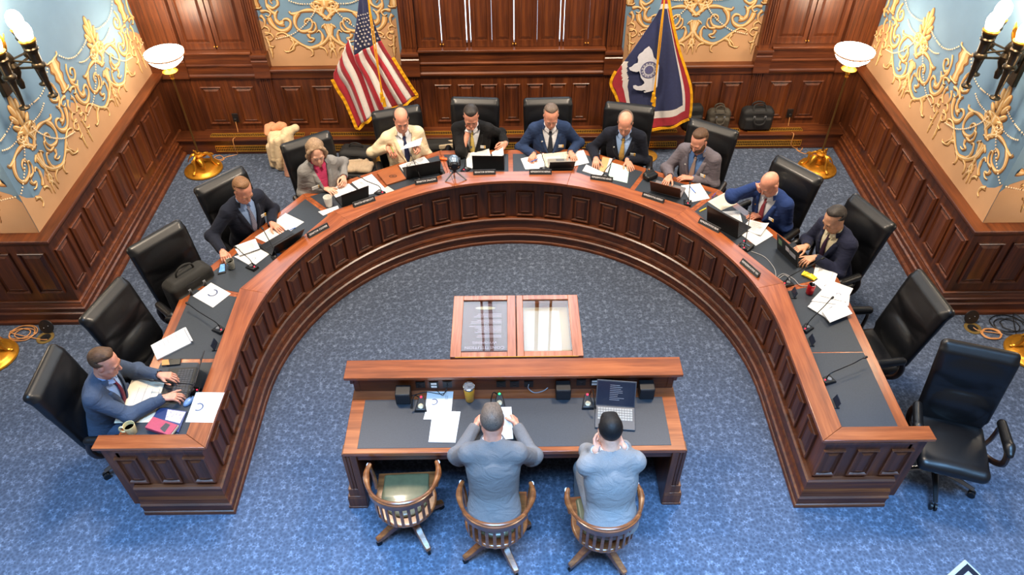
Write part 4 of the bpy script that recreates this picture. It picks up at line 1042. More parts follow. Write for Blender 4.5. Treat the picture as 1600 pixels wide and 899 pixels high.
    for i in range(nC+1):
        ph = R_(52)+(2*PI-R_(104))*i/nC; fx, fy = math.sin(ph), math.cos(ph)
        for r_, zz in ((.074, .004), (.080, .006), (.100, -.036), (.09, -.05)): vs.append(N+X*fx*r_+F*(fy*r_*1.0-.002)+T*(zz+.004*fy-.006))
    m.add(vs, [(i*4+j, i*4+(j+1) % 4, (i+1)*4+(j+1) % 4, (i+1)*4+j) for i in range(nC) for j in range(4)]+[(0, 1, 2, 3), (nC*4, nC*4+3, nC*4+2, nC*4+1)])
    m.build('jacket_collar', jm, root, ang=60)
    if tie is not None:
        m = MB(); vs = []; zs = np.linspace(tl-.005, .17, 12); 
        for i, z in enumerate(zs):
            w_ = .017 if i == 0 else (.012 if i == 1 else .014+.026*(i/11)); c = surf(So, 0, z, .010 if i > 1 else .016)
            for a, b in ((-1, 0), (-.6, .006), (.6, .006), (1, 0)): vs.append(c+X*w_*a+F*b)
        m.add(vs, [(i*4+j, i*4+j+1, (i+1)*4+j+1, (i+1)*4+j) for i in range(11) for j in range(3)])
        t_ = m.build('tie', tie, root); md = t_.modifiers.new('thickness', 'SOLIDIFY'); md.thickness = .004
        m = MB(); m.ell(surf(So, 0, tl-.004, .014), (.017, .012, .02), Matrix(Rt.tolist())); m.build('tie_knot', tie, t_)
    if vopen:
        for s in (-1, 1):
            m = MB(); vs = []; zs = np.linspace(tl-.02, .18, 10)
            for i, z in enumerate(zs):
                f_ = float(wv(np.array(z))); xi = .078*vopen*f_-.002; wd = (.052 if i in (2, 3, 4) else (.045 if i in (1, 5) else .034))*(1 if i < 7 else .6)
                if i == 9: wd = .008
                a = surf(Jo, s*(xi), z, .006); b = surf(Jo, s*(xi+wd*.5), z, .013); c = surf(Jo, s*(xi+wd), z, .006)
                vs += [a, b, c]
            m.add(vs, [(i*3+j, i*3+j+1, (i+1)*3+j+1, (i+1)*3+j) for i in range(9) for j in range(2)])
            l_ = m.build('lapel', jm, root); md = l_.modifiers.new('thickness', 'SOLIDIFY'); md.thickness = .005
    for sd in (1, -1):
        s_, el, wr, fd, bn, pose = arms[sd]; a = el+(wr-el)*.86; b = el+(wr-el)*.995; m = MB()
        m.tube([a, b, b, a], [.0365, .0345, .031, .031], 16, caps=False); m.build('shirt_cuff', shirt, root)
    if watch:
        s_, el, wr, fd, bn, pose = arms[watch]; d_ = nrm(wr-el); c = wr-d_*.012; m = MB(); m.tube([c-d_*.011, c+d_*.011], [.034, .033], 16); w_o = m.build('wristwatch', BLACKP, root)
        m = MB(); q_ = nrm(bn-d_*(bn@d_)); m.cyl(c+q_*.031, c+q_*.04, .016, .015, 14); m.build('watch_face', CHROME, w_o)
    if badge:
        bs, bz, bmat = badge[:3]; c = surf(Jo, bs*.105, tl-.15, .016)
        Rb = Matrix(np.stack([X, T, F], 1).tolist()); m = MB(); m.box((0, 0, 0), (.086, .038, .004), Rb); m.box(Rb @ Vector((-.034, 0, .001)), (.016, .038, .005), Rb, 1)
        o = m.build('name_badge', [WHITEP, plain('badge_gold', hx(236, 180, 60), .4)], root); o.location = c
    if badge and len(badge) > 3:
        c = surf(Jo, -bs*.09, tl-.09, .01); m = MB(); m.ell((0, 0, 0), (.011, .011, .004), Matrix(np.stack([X, T, F], 1).tolist())); o = m.build('lapel_pin', badge[3], root); o.location = c
    # trousers and shoes
    tm = trousers or jm
    Tr = [('+', ell(tp(0, .0, .0), (.168, .135, .12), Rt), 0)]
    for sd in (1, -1):
        kn = V3(sd*.13, .42, .54); an = V3(sd*.12, .44, .10); hipj = tp(sd*.085, 0, -.01)
        Tr += [('+', cap(hipj, kn, .088, .068), .04), ('+', cap(kn, an, .066, .052), .025)]
        Tr.append(('-', cap(an-V3(0, 0, .02), an-V3(0, 0, .1), .044), .0))
    sdf_obj('trousers', Tr, .011, tm, root, 1)
    for sd in (1, -1):
        an = V3(sd*.12, .44, .10); m = MB(); 
        so = [('+', cap(an+V3(0, -.03, -.048), an+V3(0, .15, -.062), .040, .034), 0), ('+', cap(an+V3(0, -.02, -.02), an+V3(0, 0, .0), .042), .02), ('&', fnp(lambda x, y, z: .006-z, (-9, -9, -9), (9, 9, 9)), 0)]
        sdf_obj('shoe', so, .009, LEATHER, root, 1)
    if chair:
        c = root_xy+fw*chair_off; exec_chair(c[0], c[1], R_(yaw), chair_label)
    return dict(root=root, toloc=toloc, arms=arms, hd=hd, fw=fw, rt=rt, xy=root_xy, H=H)
def hairm(name, c):
    q = NT(name); b = q.b; c = lin(c); v = q.coord((60, 16, 60)); n1 = q.n('ShaderNodeTexNoise'); n1.inputs['Scale'].default_value = 2.2; n1.inputs['Detail'].default_value = 3; n1.inputs['Distortion'].default_value = .8; q.l(v, n1.inputs['Vector'])
    q.l(q.ramp(n1.outputs['Fac'], [(.32, tuple(x*.62 for x in c)+(1,)), (.66, tuple(min(1, x*1.25) for x in c)+(1,))]), b.inputs['Base Color']); b.inputs['Roughness'].default_value = .55; b.inputs['Specular IOR Level'].default_value = .3; q.bump(n1.outputs['Fac'], .35, .004); return q.m
HAIRM = {'greyish': hairm('greying_hair', (104, 90, 80)), 'grey': hairm('grey_hair', (140, 134, 128)), 'brown': hairm('brown_hair', (86, 62, 44)), 'light': hairm('light_brown_hair', (124, 90, 62)),
         'blonde': hairm('ash_blonde_hair', (150, 124, 98)), 'black': hairm('black_hair', (20, 19, 20)), 'dark': hairm('dark_grey_hair', (52, 47, 44)), 'sand': hairm('sandy_hair', (160, 112, 78))}
WHITESH = cloth('white_shirt', (226, 226, 230), 60, .03, .1); BLUESH = cloth('light_blue_shirt', (150, 178, 222), 60, .05, .1); DENIM = cloth('mid_blue_shirt', (86, 118, 168), 60, .08, .15)
NAVY = cloth('navy_suit', (24, 29, 44)); NAVY2 = cloth('dark_navy_suit', (19, 23, 36)); BLUES = cloth('blue_suit', (38, 56, 90)); STEEL = cloth('slate_blue_suit', (66, 78, 98)); BRIGHT = cloth('royal_navy_suit', (34, 56, 108))
BLACKS = cloth('black_suit', (19, 19, 21)); CREAMJ = cloth('cream_jacket', (228, 208, 172)); GREYJ = cloth('grey_tweed_jacket', (132, 130, 128), 120, .25); MAUVE = cloth('mauve_grey_jacket', (104, 98, 106), 120, .2)
LGREY = cloth('light_grey_suit', (130, 129, 130), 130, .16); MGREY = cloth('mid_grey_suit', (112, 109, 109), 130, .16); DKTR = cloth('dark_trousers', (40, 40, 46)); INK2 = cloth('midnight_blue_suit', (30, 34, 56))
BG = WHITEP
PP = {}
PP[1] = person('person', 'man in a slate blue suit typing on a laptop at the left desk end', (165, 566), 1.2, 4, 'executive chair of the slate suited man typing at the left end', .30, 0, .55, 4,
  L=(268, 590, .80, 'type', 8), R=(276, 622, .80, 'type', -6), jacket=STEEL, shirt=BLUESH, tie=cloth('maroon_tie', (104, 34, 52)), hair=dict(style='short', col='brown', recede=.012, brow='brown'), skin='ruddy', watch=-1)
PP[4] = person('person', 'man in a navy suit and plaid tie reaching for a phone on the left', (380, 297), 1.22, -42, 'executive chair of the navy suited man reaching for a phone', .22, 0, .75, 4,
  R=(351, 402, .79, 'cup', 20), L=(434, 356, .765, 'flat', -4), jacket=NAVY, shirt=BLUESH, tie=stripes('plaid_tie', (70, 74, 100), (170, 170, 190), 30), hair=dict(style='short', col='light', recede=.018, brow='light'), skin='ruddy', badge=(-1, 0, BG))
PP[5] = person('person', 'woman in a grey tweed jacket and pink blouse leafing through papers', (494, 237), 1.2, -58, 'executive chair of the woman in the grey tweed jacket', .12, .05, .6, 10,
  R=(517, 298, .775, 'rest', -30), L=(538, 285, .80, 'hold', 20), jacket=GREYJ, shirt=cloth('pink_blouse', (206, 66, 108)), hair=dict(style='bob', col='blonde', brow='greyish'), skin='fair', badge=(1, 0, BG), woman=True, vopen=.75, scale=.95, trousers=DKTR)
PP[6] = person('person', 'balding man in a cream jacket reading a raised sheet of paper', (627, 186), 1.2, -72, 'executive chair of the man in the cream jacket', .02, 0, .6, 6,
  R=(613, 238, .88, 'pen', -20), L=(655, 232, .90, 'hold', -20), jacket=CREAMJ, shirt=WHITESH, tie=cloth('navy_tie', (32, 38, 68)), hair=dict(style='sides', col='dark', brow='dark'), skin='ruddy', badge=(-1, 0, BG), belly=1.2, trousers=cloth('cream_trousers', (200, 182, 150)))
PP[7] = person('person', 'man in a black suit and gold tie leaning his face on one hand', (736, 182), 1.18, -94, 'executive chair of the man in the black suit resting his face', .2, .0, .75, -6, 0,
  R=('face', (.01, .115, -.065), (-.2, .35, .9), 'fist', (.2, .9, -.3)), L=(784, 231, .82, 'hold', 24), jacket=BLACKS, shirt=WHITESH, tie=cloth('gold_tie', (196, 170, 92)), hair=dict(style='short', col='dark', recede=.005, brow='dark'), skin='ruddy', badge=(-1, 0, BG))
PP[8] = person('person', 'man in a blue suit and dark tie writing on papers at the centre', (861, 181), 1.19, -88, 'executive chair of the man in the blue suit writing', .2, 0, .72, 0,
  R=(830, 249, .775, 'pen', 22), L=(896, 246, .77, 'rest', -14), jacket=BLUES, shirt=WHITESH, tie=cloth('charcoal_tie', (40, 44, 54)), hair=dict(style='short', col='greyish', recede=.028, brow='greyish'), skin='ruddy', badge=(-1, 0, BG, WHITEP), belly=1.1)
PP[9] = person('person', 'balding man in a dark navy suit and ochre tie beside a green sheet', (977, 192), 1.18, -104, 'executive chair of the man in the dark navy suit and ochre tie', .2, 0, .75, 0,
  R=(931, 256, .77, 'rest', -8), L=(984, 259, .765, 'flat', -26), jacket=NAVY2, shirt=BLUESH, tie=cloth('ochre_tie', (178, 142, 76)), hair=dict(style='sides', col='greyish', brow='greyish'), skin='ruddy', badge=(-1, 0, BG, WHITEP))
PP[10] = person('person', 'bearded man in a mauve grey jacket using a brown covered tablet', (1092, 220), 1.19, -124, 'executive chair of the bearded man in the mauve grey jacket', .2, 0, .65, 8,
  R=(1041, 285, .78, 'type', -2), L=(1068, 278, .77, 'rest', 70), jacket=MAUVE, shirt=DENIM, tie=stripes('patterned_tie', (176, 136, 124), (110, 120, 110), 30), hair=dict(style='short', col='brown', recede=.012, brow='brown'), skin='ruddy', badge=(-1, 0, BG, WHITEP), beard='brown', belly=1.1)
PP[11] = person('person', 'bald man in a bright navy suit and red tie rubbing his eyes', (1202, 287), 1.17, -142, 'executive chair of the bald man rubbing his eyes', .26, 0, .85, 6, 0,
  R=('face', (.03, .10, .0), (-.8, .25, .35), 'fist', (.35, .8, .3)), L=(1178, 338, .77, 'rest', 30), jacket=BRIGHT, shirt=WHITESH, tie=stripes('red_tie', (126, 30, 44), (150, 60, 70), 60), hair=None, skin='ruddy', badge=(-1, 0, BG, BRASS))
PP[12] = person('person', 'man in a midnight blue suit typing on a sticker covered laptop', (1303, 342), 1.19, -158, 'executive chair of the man typing on a sticker covered laptop', .26, 0, .7, 0,
  R=(1246, 391, .80, 'type', 4), L=(1260, 409, .80, 'type', 0), jacket=INK2, shirt=cloth('ivory_shirt', (226, 214, 180), 60, .04, .1), tie=cloth('plum_tie', (58, 34, 58)), hair=dict(style='short', col='dark', recede=.015, brow='dark'), skin='tan', watch=-1)
captain_chair(-.135, 2.86, R_(88), 'wooden captain chair of the grey haired man at the middle of the witness table')
captain_chair(.63, 2.82, R_(95), 'wooden captain chair of the black haired man at the right of the witness table')
PP[13] = person('person', 'grey haired man in a mid grey suit reading a sheet at the witness table', (769, 657), 1.22, 90, None, .34, 0, .62, 0,
  L=(748, 652, .84, 'hold', 14), R=(803, 652, .84, 'hold', -14), jacket=MGREY, shirt=WHITESH, tie=None, hair=dict(style='short', col='greyish', recede=.01, brow='greyish'), skin='ruddy', chair=False, vopen=1)
PP[14] = person('person', 'black haired man in a light grey suit resting his chin on folded hands', (953, 672), 1.17, 95, None, .40, 0, .62, 2,
  L=('face', (-.04, .075, -.11), (.55, .55, .45), 'fist', (.2, .8, -.5), 0, (-.5, -.1, -.85)), R=('face', (.035, .09, -.115), (-.6, .5, .3), 'fist', (.1, .8, -.4), 0, (.5, -.1, -.85)), jacket=LGREY, shirt=WHITESH, tie=None, hair=dict(style='short', col='black', recede=0, brow='black'), skin='fair', chair=False, vopen=1)
# ================================================================== THINGS ON THE DESKS
def apothem(x, y): return max(x*math.cos(R_(30*k))+(y-DC)*math.sin(R_(30*k)) for k in range(7))
def clear_rail(p, fwd, reach, margin=.02):
    """step a thing back from the rail until its front edge stands clear of it"""
    h = Vector((p.x, p.y, 0))+fwd*reach; e = AI+margin-apothem(h.x, h.y)
    return p-fwd*(e/.97) if e > 0 else p
ZP = ZT+.0026           # top of a writing pad
def hv(q): return Vector((q.x, q.y))
def sheet(name, label, cat, px, z, mat=PAPER, t=.0012, marks=None, group=None, seed=1, zs=None, curl=0.0):
    """a sheet or stack under four photo corners (order: around the sheet), with printed marks laid on top"""
    zz = zs or [z]*4
    P = [atz(u, v, h) for (u, v), h in zip(px, zz)]
    c = sum(P, Vector())/4; base = Vector((c.x, c.y, min(zz)-t)); m = MB()
    Q = [p-base for p in P]
    if (Q[1]-Q[0]).cross(Q[2]-Q[0]).z < 0: Q = [Q[0], Q[3], Q[2], Q[1]]
    n = 6
    top = []
    for j in range(n+1):
        for i in range(n+1):
            a, b = i/n, j/n; p = Q[0]*(1-a)*(1-b)+Q[1]*a*(1-b)+Q[2]*a*b+Q[3]*(1-a)*b
            top.append(p+Vector((0, 0, curl*max(0, (a-.55)/.45)**2)))
    k = len(top); vs = top+[p-Vector((0, 0, t)) for p in top]; f = []
    for j in range(n):
        for i in range(n):
            q = (j*(n+1)+i, j*(n+1)+i+1, (j+1)*(n+1)+i+1, (j+1)*(n+1)+i); f += [q, tuple(x+k for x in q[::-1])]
    bd = list(range(n+1))+[(j+1)*(n+1)-1 for j in range(1, n+1)]+[n*(n+1)+i for i in range(n-1, -1, -1)]+[j*(n+1) for j in range(n-1, 0, -1)]
    for a, b in zip(bd, bd[1:]+bd[:1]): f.append((b, a, a+k, b+k))
    m.add(vs, f, 0)
    def bil(a, b): return Q[0]*(1-a)*(1-b)+Q[1]*a*(1-b)+Q[2]*a*b+Q[3]*(1-a)*b+Vector((0, 0, .0004+curl*max(0, (a-.55)/.45)**2))
    rnd = random.Random(seed)
    def patch(a0, a1, b0, b1, mi): m.add([bil(a0, b0), bil(a1, b0), bil(a1, b1), bil(a0, b1)], [(0, 1, 2, 3)], mi)
    for mk in (marks or []):
        kind, a, b = mk[0], mk[1], mk[2]
        if kind == 'seal':            # round blue-grey seal: ring, horseshoe and base line
            r = mk[3]; ux = (Q[1]-Q[0]).length; uy = (Q[3]-Q[0]).length
            for r0, r1, mi, a0, a1 in ((r*.72, r, 2, -.6, 3.75), (r*.2, r*.45, 3, 0, 6.29)):
                vs = []; N = 24
                for i in range(N+1):
                    t_ = a0+(a1-a0)*i/N
                    for rr in (r0, r1): vs.append(bil(a+rr*math.cos(t_)/ux, b+rr*math.sin(t_)/uy))
                m.add(vs, [(2*i, 2*i+1, 2*i+3, 2*i+2) for i in range(N)], mi)
        elif kind == 'lines':
            a1, b1, nl = mk[3], mk[4], mk[5]
            for i in range(nl):
                y = b+(b1-b)*i/max(1, nl-1); w = (a1-a)*(.62+.38*rnd.random()); patch(a, a+w, y, y+.013, 1)
        elif kind == 'block': patch(a, mk[3], b, mk[4], mk[5])
    o = m.build(name, [mat, INK, INKB, mk_lt], None, ang=40); o.location = base; return tag(o, label, cat, group)
mk_lt = plain('print_light', hx(196, 198, 204), .8)
TXT = [('lines', .12, .14, .88, .86, 15)]
SEAL = [('seal', .5, .28, .038), ('lines', .3, .56, .7, .62, 2)]
# -- left leg
sheet('agenda_sheet', 'white sheet with a blue seal lying on the rail at the lower left', 'paper', [(306.2, 613.2), (350.8, 613.8), (332.7, 660.6), (289.7, 660)], ZRAIL+.0016, marks=SEAL)
sheet('agenda_sheet', 'white sheet with a blue seal at the empty third place on the left', 'paper', [(329.6, 441.8), (360.7, 459), (332.7, 480.8), (301, 462.7)], ZP+.0016, marks=[('seal', .4, .45, .046), ('lines', .66, .42, .86, .58, 2)])
sheet('map_folder', 'large cream map sheet under the arm of the slate suited typist', 'paper', [(207, 591), (259, 597), (238, 660), (178, 661.5)], ZP+.0016, CREAMP, .0016, [('block', .1, .52, .9, .53, 1), ('lines', .2, .3, .8, .9, 4)])
def notepad():
    o = sheet('legal_notepad', 'thick blank white notepad at the empty second place on the left', 'notepad', [(235.5, 540), (287.5, 512), (300, 535), (245.4, 562)], ZP+.013, PAPER, .012, [('lines', .1, .2, .5, .7, 5)])
    P = [atz(289, 513, ZP+.02), atz(300, 534, ZP+.02)]; m = MB(); m.cyl(P[0]-o.location, P[1]-o.location, .010, None, 12); m.build('rolled_page', PAPER, o)
    m = MB(); m.cyl(P[1]-o.location+Vector((0, -.001, 0)), P[1]-o.location+Vector((.004, -.006, 0)), .005, None, 10); m.build('page_roll_end', INKD, o)
notepad()
def slab(name, label, cat, px, z, h, mat, group=None, bevel=.003, extra=None):
    P = [atz(u, v, z+h) for u, v in px]; c = sum(P, Vector())/4; base = Vector((c.x, c.y, z)); m = MB()
    m.quadprism([p-base for p in P], h); o = m.build(name, mat, None, bevel=bevel); o.location = base; return tag(o, label, cat, group)
o = slab('leather_wallet', 'small dark wallet with a tan flap above the typing hands', 'wallet', [(263, 562), (283, 560), (281, 569), (260, 571.5)], ZP, .014, LEATHER)
P = [atz(u, v, ZP+.016) for u, v in ((253, 563), (263, 561.5), (265, 570), (252, 571))]; m = MB(); m.quadprism([p-o.location for p in P], .01); m.build('tan_flap', plain('tan_leather', hx(206, 146, 84), .6), o, bevel=.003)
o = slab('magazine', 'glossy blue and white magazine beneath the dark pink planner', 'magazine', [(237, 655), (249, 636.6), (292, 643), (279, 676)], ZP, .012, plain('magazine_navy', hx(48, 62, 104), .35), bevel=.001)
P = [atz(u, v, ZP+.0126) for u, v in ((262, 640), (290, 644), (281, 662), (258, 656))]; m = MB(); m.quadprism([p-o.location for p in P], .001); m.build('cover_photograph', plain('magazine_picture', hx(196, 186, 200), .35, 0, .4, 60), o, flat=True)
o = slab('planner_book', 'dark pink planner book with a black label near the mug', 'book', [(226, 668), (239, 651), (277.5, 664), (264.5, 680.5)], ZP+.0131, .032, plain('planner_pink', hx(172, 66, 88), .5), bevel=.003)
P = [atz(u, v, ZP+.046) for u, v in ((250, 670), (259, 661), (266, 664), (257, 676))]; m = MB(); m.quadprism([p-o.location for p in P], .001); m.build('cover_label', plain('planner_label', hx(60, 60, 64), .5), o, flat=True)
P2 = [atz(266.5, 681, ZP+.03), atz(279, 665, ZP+.03)]; m = MB(); d = (P2[1]-P2[0]).normalized(); m.box((P2[0]+P2[1])/2-o.location-Vector((0, 0, .004)), ((P2[1]-P2[0]).length*.95, .006, .018), rotz(math.atan2(d.y, d.x))); m.build('page_edges', CREAMP, o, flat=True)
def cup(name, label, cat, u, v, z, r0, r1, h, mat, inner=None, lid=None, handle=False, n=28):
    w = atz(u, v, z); o = empty(name, (w.x, w.y, z), 0, label, cat); m = MB()
    m.lathe([(0, 0), (r0*.92, 0), (r0, .004), (r1, h-.003), (r1-.001, h), (r1-.003, h-.001), (r0-.004, .008), (0, .008)], (0, 0, 0), n); m.build('cup_body', mat, o, ang=50)
    if inner: m = MB(); k = .55; m.lathe([(0, 0), (r0+(r1-r0)*k-.003, 0)], (0, 0, h*.62), n); m.build('drink', inner, o)
    if lid: m = MB(); m.lathe([(0, h+.006), (r1*.8, h+.006), (r1+.002, h+.002), (r1+.002, h-.01), (r1-.004, h-.01)], (0, 0, 0), n); m.build('lid', lid, o)
    if handle:
        m = MB(); m.tube(crv([(-r1*.95, 0, h*.8), (-r1-.022, 0, h*.82), (-r1-.034, 0, h*.5), (-r1-.02, 0, h*.22), (-r0*.95, 0, h*.22)], 5), .0065, 8, flat=1.2); q = m.build('handle', mat, o); q.rotation_euler = (0, 0, R_(8))
    return o
MUGM = plain('cream_glaze', hx(232, 216, 160), .25, coat=.4)
cup('coffee_mug', 'cream coffee mug with brown coffee at the lower left desk corner', 'mug', 207, 676, ZT+.0005, .036, .043, .09, MUGM, plain('coffee', hx(150, 98, 40), .2), handle=True)
cup('paper_cup', 'white paper cup beside the woman in the grey tweed jacket', 'cup', 514.5, 322, ZP, .032, .045, .115, plain('paper_cup_white', hx(228, 226, 218), .6))
cup('plastic_tumbler', 'clear plastic cup with a dark drink near the phone on the left', 'cup', 362.5, 419, ZP, .03, .038, .095, plain('frosted_cup', hx(150, 150, 140), .2, 0, .35, 60), plain('dark_drink', hx(20, 24, 24), .15))
# thermal tumbler on the witness table
w = atz(734, 625, ZP+.0005); o = empty('steel_tumbler', (w.x, w.y, ZT+.0035), 0, 'tall yellow insulated tumbler with a clear lid on the witness table', 'tumbler')
m = MB(); m.lathe([(0, 0), (.031, 0), (.034, .004), (.043, .145), (.043, .15)], (0, 0, 0), 28); m.build('tumbler_body', plain('yellow_enamel', hx(232, 178, 34), .3, coat=.3), o, ang=50)
m = MB(); m.lathe([(.0435, .148), (.0445, .15), (.0445, .168), (.041, .17), (.037, .166), (.037, .15), (.0435, .148)], (0, 0, 0), 28, cap=False); m.build('steel_rim', CHROME, o, ang=50)
m = MB(); m.lathe([(0, .162), (.036, .162), (.036, .158), (0, .158)], (0, 0, 0), 24); m.box((.008, 0, .164), (.03, .012, .006)); m.build('lid', plain('smoky_lid', hx(96, 98, 104), .15, 0, .3, 60), o)
# -------- laptops
KEYM = plain('keyboard_black', hx(30, 30, 33), .5); SCR = plain('dark_screen', hx(22, 26, 34), .12)
def laptop(label, u, v, yaw, lid=112, w=.33, d=.225, case=BLACKP, lidm=None, stickers=None, z=ZP, screen=None, keym=None, detached=False, name='laptop'):
    p = atz(u, v, z+.01)
    if z == ZP: p = clear_rail(p, Vector((math.cos(R_(yaw)), math.sin(R_(yaw)), 0)), d/2+.012)
    o = empty(name, (p.x, p.y, z), R_(yaw-90), label, 'laptop', 'laptops on the desks')
    m = MB(); m.box((0, 0, .0085), (w, d, .015)); m.build('keyboard_base', case, o, bevel=.004)
    m = MB(); kw = w*.88/13
    for r in range(5):
        for c in range(13):
            if r == 0 and 3 <= c <= 8:
                if c == 3: m.box(((c-6+2.5)*kw, -d*.08, .0172), (kw*5.85, d*.088, .002))
                continue
            m.box(((c-6)*kw, -d*.08+r*d*.108, .0172), (kw*.84, d*.088, .002))
    m.build('keys', keym or KEYM, o, flat=True)
    m = MB(); m.box((0, -d*.34, .0165), (w*.33, d*.24, .001)); m.build('touchpad', GREYP if case is not BLACKP else KEYM, o, flat=True)
    a = R_(180-lid); R = Matrix.Rotation(-(a-PI/2)*-1, 3, 'X') if False else Matrix.Rotation(PI/2-a, 3, 'X')
    # lid: hinge at +d/2, leaning away from the user
    ex = Vector((0, math.cos(R_(180-lid)), math.sin(R_(180-lid)))); nrm_ = Vector((0, -ex.z, ex.y)); h0 = Vector((0, d/2-.004, .014)); L = d*.97
    R = Matrix((Vector((1, 0, 0)), ex, Vector((0, ex.y*0-ex.z, ex.y)))).transposed(); R = Matrix.Identity(3); R.col[0] = Vector((1, 0, 0)); R.col[1] = ex; R.col[2] = Vector((1, 0, 0)).cross(ex)
    m = MB(); m.box(h0+ex*L/2, (w, L, .007), R); l_ = m.build('lid', lidm or case, o, bevel=.003)
    m = MB(); m.box(h0+ex*L/2+R.col[2]*.0038, (w*.95, L*.9, .0008), R); s_ = m.build('screen', screen or SCR, l_, flat=True)
    if screen: 
        m = MB(); rnd = random.Random(3)
        for i in range(9): wd = w*(.2+.2*rnd.random()); m.box(h0+ex*(L*(.82-i*.07))+R.col[2]*.0044+Vector((-w*.16+wd/2, 0, 0)), (wd, .004, .0004), R)
        m.build('screen_text', INK, s_, flat=True)
    for (sx, sy, sw, sh, mt) in (stickers or []):
        m = MB(); m.box(h0+ex*L*sy-R.col[2]*.004+Vector((sx*w, 0, 0)), (sw, sh, .0006), R); m.build('sticker', mt, l_, flat=True)
    return o
ST = [plain('sticker_green', hx(110, 140, 110), .5), plain('sticker_white', hx(206, 200, 206), .5), plain('sticker_grey', hx(170, 172, 180), .5)]
laptop('black laptop of the slate suited typist at the lower left', 279, 600, 4, 121, keym=plain('keys_dark_grey', hx(58, 60, 66), .5))
laptop('black laptop in front of the man reaching for a phone', 438, 379, -42, 122, .34, .21, lidm=BLACKP)
laptop('black laptop in front of the woman in grey tweed', 550, 309, -57, 106, .3, .18)
laptop('wide black laptop in front of the man in the cream jacket', 658, 266, -72, 112, .37, .22)
laptop('black laptop in front of the man resting his face on a hand', 764, 257, -92, 100, .34, .2)
laptop('grey laptop in front of the man writing in the centre', 876, 256, -88, 125, .27, .19, case=plain('silver_case', hx(150, 146, 138), .4), lidm=plain('lid_charcoal', hx(58, 56, 54), .5))
laptop('tablet with brown leather cover used by the bearded man', 1044, 296, -116, 118, .32, .2, case=plain('grey_fabric_case', hx(112, 108, 112), .8), lidm=plain('brown_leather_cover', hx(104, 58, 30), .5), name='tablet_computer')
laptop('black laptop in front of the bald man rubbing his eyes', 1139, 351, -137, 104, .36, .24)
laptop('small black laptop with stickers on its lid at the right', 1243, 398, -158, 106, .3, .2, stickers=[(.33, .62, .05, .07, ST[0]), (-.02, .6, .05, .06, ST[1]), (-.27, .55, .09, .06, ST[2])])
laptop('open laptop with a dark text screen on the witness table', 961, 653, 84, 122, .30, .215, case=plain('dark_grey_case', hx(74, 76, 82), .4), screen=plain('code_screen', hx(28, 36, 52), .15, emit=hx(30, 44, 70), estr=.25), keym=plain('keys_light', hx(150, 150, 146), .5), z=ZT+.0035)
# -------- nameplates on the rail
NP = [(497.5, 361, -45, 'SENATOR COOPER'), (569, 316, -60, 'SENATOR NETHERCOTT'), (666, 283.5, -75, 'SENATOR SALAZAR'), (757, 270, -88, 'SENATOR BITEMAN'), (844.5, 269.5, -91, 'REPRESENTATIVE NEIMAN'),
      (940, 279.5, -105, 'REPRESENTATIVE HEINER'), (1020.5, 309.5, -121, 'REPRESENTATIVE ANDREW'), (1108, 353, -135, 'REPRESENTATIVE BEAR'), (1171.5, 419.5, -152, 'REPRESENTATIVE YIN')]
WHO = ['navy suited man reaching for a phone', 'woman in grey tweed', 'man in the cream jacket', 'man in the black suit', 'man in the blue suit', 'man with the ochre tie', 'bearded man', 'bald man rubbing his eyes', 'man with the stickered laptop']
NPM = plain('nameplate_black', hx(30, 28, 30), .35); LET = plain('nameplate_lettering', hx(236, 236, 240), .5)
for (u, v, a, body), who in zip(NP, WHO):
    p = atz(u, v, ZRAIL+.018); o = empty('nameplate', (p.x, p.y, ZRAIL), R_(a+90), 'black engraved nameplate on the rail before the '+who, 'nameplate', 'nameplates along the rail')
    m = MB(); W = .235
    m.add([(-W/2, -.018, .0), (W/2, -.018, .0), (W/2, .02, .0), (-W/2, .02, .0), (-W/2, -.012, .006), (W/2, -.012, .006), (W/2, .012, .046), (-W/2, .012, .046), (-W/2, .02, .046), (W/2, .02, .046)],
          [(3, 2, 1, 0), (0, 1, 5, 4), (4, 5, 6, 7), (7, 6, 9, 8), (8, 9, 2, 3), (1, 2, 9, 6, 5), (0, 4, 7, 8, 3)]); m.build('plate', NPM, o, bevel=.0015)
    t = text(body, .026, o, (0, -.0006, .0262), (R_(59), 0, 0), LET); wd = max(v_.co.x for v_ in t.data.vertices)-min(v_.co.x for v_ in t.data.vertices); t.scale = (.205/wd if wd > .205 else 1, 1, 1)
